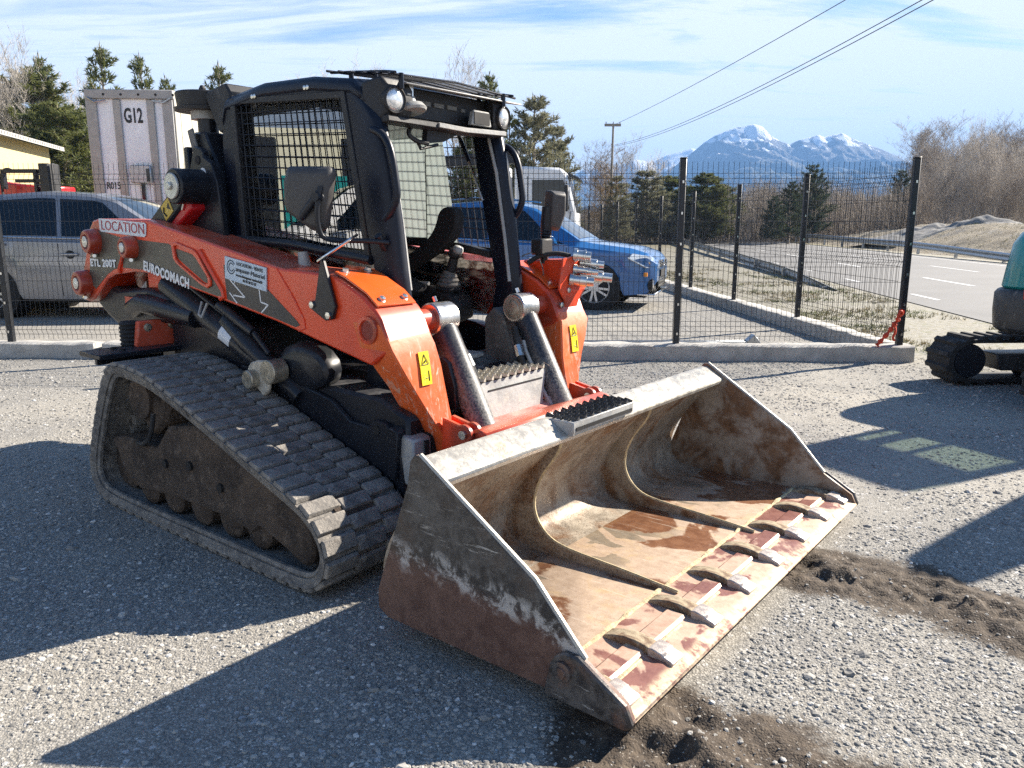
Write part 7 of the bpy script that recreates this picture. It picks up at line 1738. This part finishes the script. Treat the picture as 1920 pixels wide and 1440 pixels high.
# right: the bare wood
random.seed(44); spec_ = []
for i in range(26): spec_.append((random.uniform(1385, 1700), random.uniform(335, 372), random.uniform(66, 84), random.choice(('brown_a', 'brown_b', 'brown_a', 'poplar_c'))))
G1 = 'bare brown trees of the wood behind the fence'
for px, top, d, k in spec_:
    random.seed(int(px * 7)); put(k, {'brown_a': 8, 'brown_b': 7, 'poplar_c': 10}[k], 'bare_tree', 'leafless brown tree in the low wood behind the side fence', px, top + 10 * math.sin(px), d, G1, 0, None, 1.0)
G2 = 'bare trees on the slope at right'
TALL = [(1745, 262, 62, 'poplar_a'), (1765, 240, 60, 'poplar_b'), (1785, 232, 58, 'poplar_a'), (1812, 226, 60, 'poplar_b'), (1838, 236, 62, 'poplar_a'), (1726, 290, 66, 'poplar_c'), (1855, 262, 64, 'poplar_c'), (1880, 258, 66, 'poplar_a'), (1908, 250, 62, 'poplar_b'), (1930, 246, 62, 'poplar_a'), (1955, 250, 60, 'poplar_b'), (1895, 290, 58, 'poplar_c'), (1800, 290, 56, 'poplar_c'), (1865, 300, 57, 'poplar_c'), (1760, 300, 58, 'brown_a'), (1830, 310, 56, 'brown_a'), (1700, 310, 70, 'poplar_c'), (1915, 315, 56, 'brown_a'), (1945, 300, 56, 'poplar_c')]
for i, (px, top, d, k) in enumerate(TALL):
    random.seed(i + 900); put(k, {'brown_a': 8, 'poplar_c': 10}.get(k, 11), 'bare_tree', 'tall leafless tree on the slope right of the corner post', px, top, d, G2, 0, None, .8)
for i in range(30):
    random.seed(i + 1200); d = random.uniform(72, 110); px = random.uniform(1700, 2050); base = max(0, (d - 70) * .13)
    z = base + random.uniform(5.5, 8.5); k = random.choice(('brown_a', 'brown_b', 'poplar_c')); h0 = {'brown_a': 8, 'brown_b': 7, 'poplar_c': 10}[k]
    tree(k, 'bare_tree', 'leafless brown tree on the wooded hillside far right', at(px, d), d, base, (z - base) / h0, None, 'bare trees high on the hillside')
# undergrowth that fills the wood's foot
def thicket(name, label, boxes, n, mat, seed, hh):
    random.seed(seed); B = TB()
    for k in range(n):
        px, d = random.uniform(*boxes[0]), random.uniform(*boxes[1]); p = Vector((at(px, d), d, max(0, (d - 70) * .13) * (px > 1690))); L = hh * random.uniform(.5, 1.1); dd = (Vector((0, 0, 1)) + rv(.35)).normalized(); B.limb([p, p + dd * L * .5, p + dd * L + rv(.2)], .022, .006)
        for q in range(4): b = p + dd * L * random.uniform(.3, .95); B.limb([b, b + (dd + rv(.8)).normalized() * L * .35], .010, .004)
    o = bpy.data.objects.new(name, B.mesh(name, mat)); COL.objects.link(o); return tag(o, label, 'undergrowth', kind='stuff')
thicket('undergrowth', 'tangle of brown saplings and brush along the foot of the wood', ((1370, 1720), (60, 88)), 2600, M['bark_brown'], 5, 4.2)
thicket('undergrowth', 'tangle of brown brush on the slope at the right', ((1690, 2080), (62, 100)), 1500, M['bark_brown'], 6, 4.0)
thicket('undergrowth', 'brown brush under the trees beyond the road bend', ((1070, 1400), (56, 90)), 2600, M['bark_brown'], 8, 2.4)
thicket('undergrowth', 'bare brush behind the yellow hall', ((-60, 160), (36, 48)), 1100, M['bark_brown'], 9, 4.4)

# ------------------------------------------------------------------ bank of dry grass and the gravel heaps beyond the road
def heightfield(name, x0, x1, y0, y1, nx, ny, fz, mat):
    xs, ys = np.linspace(x0, x1, nx), np.linspace(y0, y1, ny); X_, Y_ = np.meshgrid(xs, ys); Z_ = fz(X_, Y_); ii = np.arange(nx * ny).reshape(ny, nx)
    q = np.stack([ii[:-1, :-1], ii[:-1, 1:], ii[1:, 1:], ii[1:, :-1]], -1).reshape(-1, 4); return np_mesh(name, np.stack([X_, Y_, Z_], -1).reshape(-1, 3), q, mat)
t = NT('dry_grass_bank'); w = t.co('World')
c = t.mix(t.rng(t.noise(1.5, 7, .7, .3, w), .35, .65), (.21, .175, .125), (.35, .30, .215)); c = t.mix(t.rng(t.noise(.7, 5, .65, .2, w), .5, .66, 0, .75), c, (.30, .28, .25)); c = t.mix(t.rng(t.noise(4, 5, .7, 0, w), .6, .68), c, (.14, .105, .075))
M['bank'] = t.fin(c, .95, 0, t.bump(t.noise(6, 8, .75, 0, w), 1.0, .15))
def sm(a, b, x): q = np.clip((x - a) / (b - a), 0, 1); return q * q * (3 - 2 * q)
def bank_z(X_, Y_):
    e = X_ - (14.6 + .12 * Y_); z = 1.05 * sm(0, 5.5, e) * sm(70, 46, Y_) + .25 * sm(0, 3, e); return z + .22 * vnoise(X_, Y_, 1.7, 31) * sm(0, 2, e) + .12 * vnoise(X_, Y_, .6, 32) * sm(0, 1, e) - .05 * (1 - sm(0, .4, e))
bk = heightfield('dry_grass_bank', 15, 60, 14, 62, 150, 160, bank_z, M['bank']); tag(bk, kind='structure')
M['heap'] = concrete('loose_grey_rubble', (.13, .127, .122), (.235, .228, .215), 1.0)
def heap(label, cx, cy, rx, ry, h, seed):
    def fz(X_, Y_):
        q = ((X_ - cx) / rx) ** 2 + ((Y_ - cy) / ry) ** 2; return .6 + h * np.clip(1 - q ** .62, -.35, 1) + (.34 * vnoise(X_, Y_, .9, seed) + .20 * vnoise(X_, Y_, .35, seed + 1)) * np.clip(1.2 - q, 0, 1)
    o = heightfield('gravel_heap', cx - rx * 1.2, cx + rx * 1.2, cy - ry * 1.2, cy + ry * 1.2, 80, 60, fz, M['heap']); tag(o, label, 'gravel heap')
heap('largest grey gravel heap beyond the road', at(1832, 44), 44, 4.0, 3.2, 1.15, 51)
heap('low long gravel heap left of the largest one', at(1742, 46), 46, 3.4, 2.6, .75, 61)
heap('gravel heap half hidden behind the teal excavator', at(1925, 45), 45, 2.8, 2.4, .9, 71)
# tufts of dry grass on verge and bank
random.seed(3); B = TB()
for k in range(5200):
    if k % 3: y = random.uniform(7.9, 24); x = 4.72 - .073 * y + random.uniform(.25, 1) ** 1.4 * (5.2 + .19 * y - 4.72); z = 0
    else: y = random.uniform(20, 45); x = 15.2 + .12 * y + random.uniform(0, 9); z = float(bank_z(np.array([x]), np.array([y]))[0])
    nz_ = mnoise.noise(Vector((x * .8, y * .8, 1)))
    if nz_ < -.05: continue
    for q in range(5): B.blade(Vector((x + random.gauss(0, .03), y + random.gauss(0, .03), z)), (Vector((0, 0, 1)) + rv(.8)).normalized(), random.uniform(.03, .11) * (1.6 if k % 3 == 0 else .8), .006)
t = NT('dry_grass_blade'); gb = t.fin(t.mix(t.rng(t.noise(.9, 4, .6, 0, t.co('World')), .45, .6), (.40, .33, .19), (.20, .22, .075)), .8)
o = bpy.data.objects.new('dry_grass', B.mesh('dry_grass', gb)); COL.objects.link(o); tag(o, 'dry yellow grass tufts on the verge and the bank', 'grass', kind='stuff')

# ------------------------------------------------------------------ hills and the snowy mountain
t = NT('wooded_hillside'); w = t.co('World')
M['hill'] = t.fin(t.mix(t.rng(t.noise(.25, 8, .7, 0, w), .35, .65), (.075, .055, .042), (.155, .115, .085)), .95, 0, t.bump(t.noise(.8, 6, .7, 0, w), 1, .6))
def ridge_sheet(name, dist, line, depth, mat, rough, nx=220, ny=50, seed=1, foot=0.0, sharp=.5, cross=0.0):
    """a hill with its crest along `line` (bearing px, height py) at `dist`, falling away in front and behind"""
    pxs = np.linspace(line[0][0], line[-1][0], nx); crest = np.interp(pxs, [p[0] for p in line], [hgt(p[1], dist) for p in line])
    vs = np.linspace(-1, 1, ny); X_ = np.zeros((ny, nx)); Y_ = np.zeros((ny, nx)); Z_ = np.zeros((ny, nx))
    for j, q in enumerate(vs):
        y = dist + q * depth; X_[j] = (pxs - 960) / F_ * dist; Y_[j] = y
        prof = np.clip(1 - abs(q), 0, 1) ** sharp if q < 0 else np.clip(1 - q, 0, 1) ** .7
        Z_[j] = foot + (crest - foot) * prof
    s0 = dist / 12
    nz_ = sum((-2 * np.abs(vnoise(X_ + 3 * Y_ * cross, Y_, s0 / 2 ** k, seed + k))) * rough * crest.max() / 1.7 ** k for k in range(7))
    w_ = np.clip((1 - np.abs(vs))[:, None] * 6, 0, 1) * (np.clip(np.abs(vs)[:, None] * 7, .06, 1)); Z_ = Z_ + nz_ * w_ * np.clip(Z_ / max(1e-6, crest.max()) * 3, 0, 1); Z_ = np.maximum(Z_, foot - .5)
    ii = np.arange(nx * ny).reshape(ny, nx); qd = np.stack([ii[:-1, :-1], ii[:-1, 1:], ii[1:, 1:], ii[1:, :-1]], -1).reshape(-1, 4)
    return tag(np_mesh(name, np.stack([X_, Y_, Z_], -1).reshape(-1, 3), qd, mat), kind='structure')
ridge_sheet('hill', 150, [(1560, 424), (1640, 395), (1700, 352), (1760, 330), (1830, 305), (1900, 288), (2000, 280), (2200, 262), (2600, 250)], 70, M['hill'], .05, 160, 40, 3)
ridge_sheet('hill', 420, [(-500, 90), (-200, 110), (-60, 128), (0, 150), (40, 178), (85, 212), (140, 262), (200, 320), (280, 424)], 160, M['hill'], .04, 120, 40, 5)
ridge_sheet('hill', 900, [(-900, 380), (100, 405), (600, 395), (900, 392), (1080, 398), (1250, 412), (1500, 418), (1700, 408), (2300, 400)], 300, M['hill'], .06, 160, 30, 9)
def mountain_mat(name, zs):
    t = NT(name); w = t.co('World'); g = t.n.new("ShaderNodeNewGeometry"); nz = t.sep(g.outputs['Normal'])[2]; z = t.sep(w)[2]
    rock = t.mix(t.rng(t.noise(.016, 9, .7, .3, w), .35, .65), (.05, .05, .052), (.13, .125, .12)); forest = (.035, .045, .035)
    n = t.noise(.020, 9, .72, .8, w)
    c = t.mix(t.rng(t.math('MULTIPLY_ADD', n, zs * .35, z), zs * .62, zs * .84), forest, rock)
    hz = t.rng(z, zs * .55, zs * 1.0); s = t.math('MULTIPLY_ADD', hz, .30, n); s = t.math('MULTIPLY_ADD', nz, .12, s)
    c = t.mix(t.math('MULTIPLY', t.rng(s, .755, .80), t.rng(z, zs * .55, zs * .66)), c, (.85, .86, .88)); return t.fin(c, .9, 0, t.bump(n, .8, 20))
MD = 3000.0
RL = [(1040, 392), (1130, 372), (1200, 345), (1257, 318), (1290, 292), (1306, 278), (1325, 266), (1342, 259), (1360, 252), (1378, 250), (1392, 246), (1408, 250), (1425, 266), (1445, 277), (1460, 281), (1478, 272), (1496, 268), (1509, 264), (1520, 268), (1535, 265), (1552, 261), (1566, 268), (1583, 276), (1605, 283), (1630, 292), (1662, 306), (1700, 330), (1780, 368), (1900, 400), (2100, 415)]
ridge_sheet('mountain', MD, RL, 900, mountain_mat('snowy_mountain', hgt(246, MD)), .16, 560, 220, 11, -2, .80, .2)
RL2 = [(900, 400), (1000, 372), (1060, 342), (1090, 325), (1120, 318), (1150, 322), (1180, 308), (1215, 312), (1240, 300), (1262, 294), (1285, 288), (1310, 300), (1400, 330), (1500, 380), (1600, 410)]
ridge_sheet('mountain', 3650, RL2, 550, mountain_mat('far_snowy_range', hgt(290, 3650) * .80), .07, 300, 80, 17, -2, .8, .2)

# ------------------------------------------------------------------ utility pole and its cables
UP = empty('utility_pole', (at(1139, 56), 56, 0), 0, 'slender grey utility pole with a short crossarm, left of the mountain', 'utility pole')
mb = MB(); mb.cyl((0, 0, -.1), (.10, 0, hgt(250, 56)), .11, 10, .07); mb.build('shaft', M['pole'], UP, 0, 60)
mb = MB(); mb.box((-.50, -.06, hgt(252, 56)), (.62, .06, hgt(247.5, 56))); mb.build('crossarm', M['pole'], UP)
mb = MB()
for x in (-.4, .1, .55): mb.cyl((x, 0, hgt(248, 56)), (x, 0, hgt(244, 56)), .04, 6)
mb.each('insulator', M['galv'], UP)
UP2 = copy_tree(UP, (15.5, -9.0, 0), 0, 'grey utility pole beside the road behind the photographer')
def cable(label, A, Bp, sag, r, n=60):
    A, Bp = Vector(A), Vector(Bp); mb = MB(); mb.tube([A.lerp(Bp, t_) - Vector((0, 0, sag * 4 * t_ * (1 - t_))) for t_ in np.linspace(0, 1, n)], r, 5); return tag(mb.build('overhead_cable', M['wire'], None, 0, 60), label, 'cable')
def ray3(px, py, d): return Vector((at(px, d), d, hgt(py, d)))
def through(px0, py0, d0, px1, py1, d1, k=1.9):
    a, b = ray3(px0, py0, d0), ray3(px1, py1, d1); return a, a + (b - a) * k
def hang(label, A, mid, k, sag_px, r):
    """from the pole, through a known point, on to the next pole"""
    B_ = Vector(A) + (Vector(mid) - Vector(A)) * k; s = 0; return cable(label, A, B_, sag_px, r)
hang('single overhead cable from the pole top, upper left of the three', ray3(1146, 248, 56), ray3(1617, -4, 19.0) + Vector((0, 0, .35)), 1.65, .40, .012)
hang('upper one of the two sagging parallel overhead cables', ray3(1144, 284, 56), ray3(1748, -3, 15.0) + Vector((0, 0, .80)), 1.45, .98, .011)
hang('lower one of the two sagging parallel overhead cables', ray3(1144, 286, 56), ray3(1766, -3, 14.4) + Vector((0, 0, .82)), 1.45, 1.02, .011)

# ------------------------------------------------------------------ the yard hall behind the photographer (seen mirrored in the cab glass)
HB = empty('yard_hall', (-15.5, 3.5, 0), R(-90), 'pale yard hall with windows, mirrored in the loader cab glass', 'building')
def HB_(mb, n, m, b=0.0): return mb.build(n, M[m], HB, b)
M['hall_wall'] = plain('pale_hall_cladding', (.62, .62, .50), .7, 0, .05, 1)
mb = MB(); mb.box((-9, -8, 0), (9, 0, 3.4)); HB_(mb, 'wall', 'hall_wall')
mb = MB(); mb.prism([(-9.6, 3.3), (0, 5.0), (9.6, 3.3), (9.6, 3.5), (0, 5.2), (-9.6, 3.5)], -8.5, .5); HB_(mb, 'roof', 'roof_sheet')
for k in range(4): mb = MB(); mb.box((-7.6 + k * 4, 0, 1.0), (-5.0 + k * 4, .05, 3.2)); HB_(mb, 'window', 'window_dark')
mb = MB(); mb.box((-.9, 0.0, 0), (.5, .06, 2.4)); HB_(mb, 'door', 'teal')

# ------------------------------------------------------------------ haze: real air around everything
mb = MB(); mb.box((-2600, -400, -1.2), (5200, 4300, hgt(246, MD) * 1.12)); hz = mb.build('haze', bpy.data.materials.new('air'), None, 0, 0); tag(hz, kind='stuff')
am = hz.data.materials[0]; am.use_nodes = True; am.node_tree.nodes.clear()
vo = am.node_tree.nodes.new('ShaderNodeOutputMaterial'); vp = am.node_tree.nodes.new('ShaderNodeVolumePrincipled'); vp.inputs['Color'].default_value = (.26, .52, 1.0, 1); vp.inputs['Density'].default_value = HAZE; vp.inputs['Anisotropy'].default_value = .0
am.node_tree.links.new(vp.outputs[0], vo.inputs['Volume'])
hz.display_type = 'WIRE'
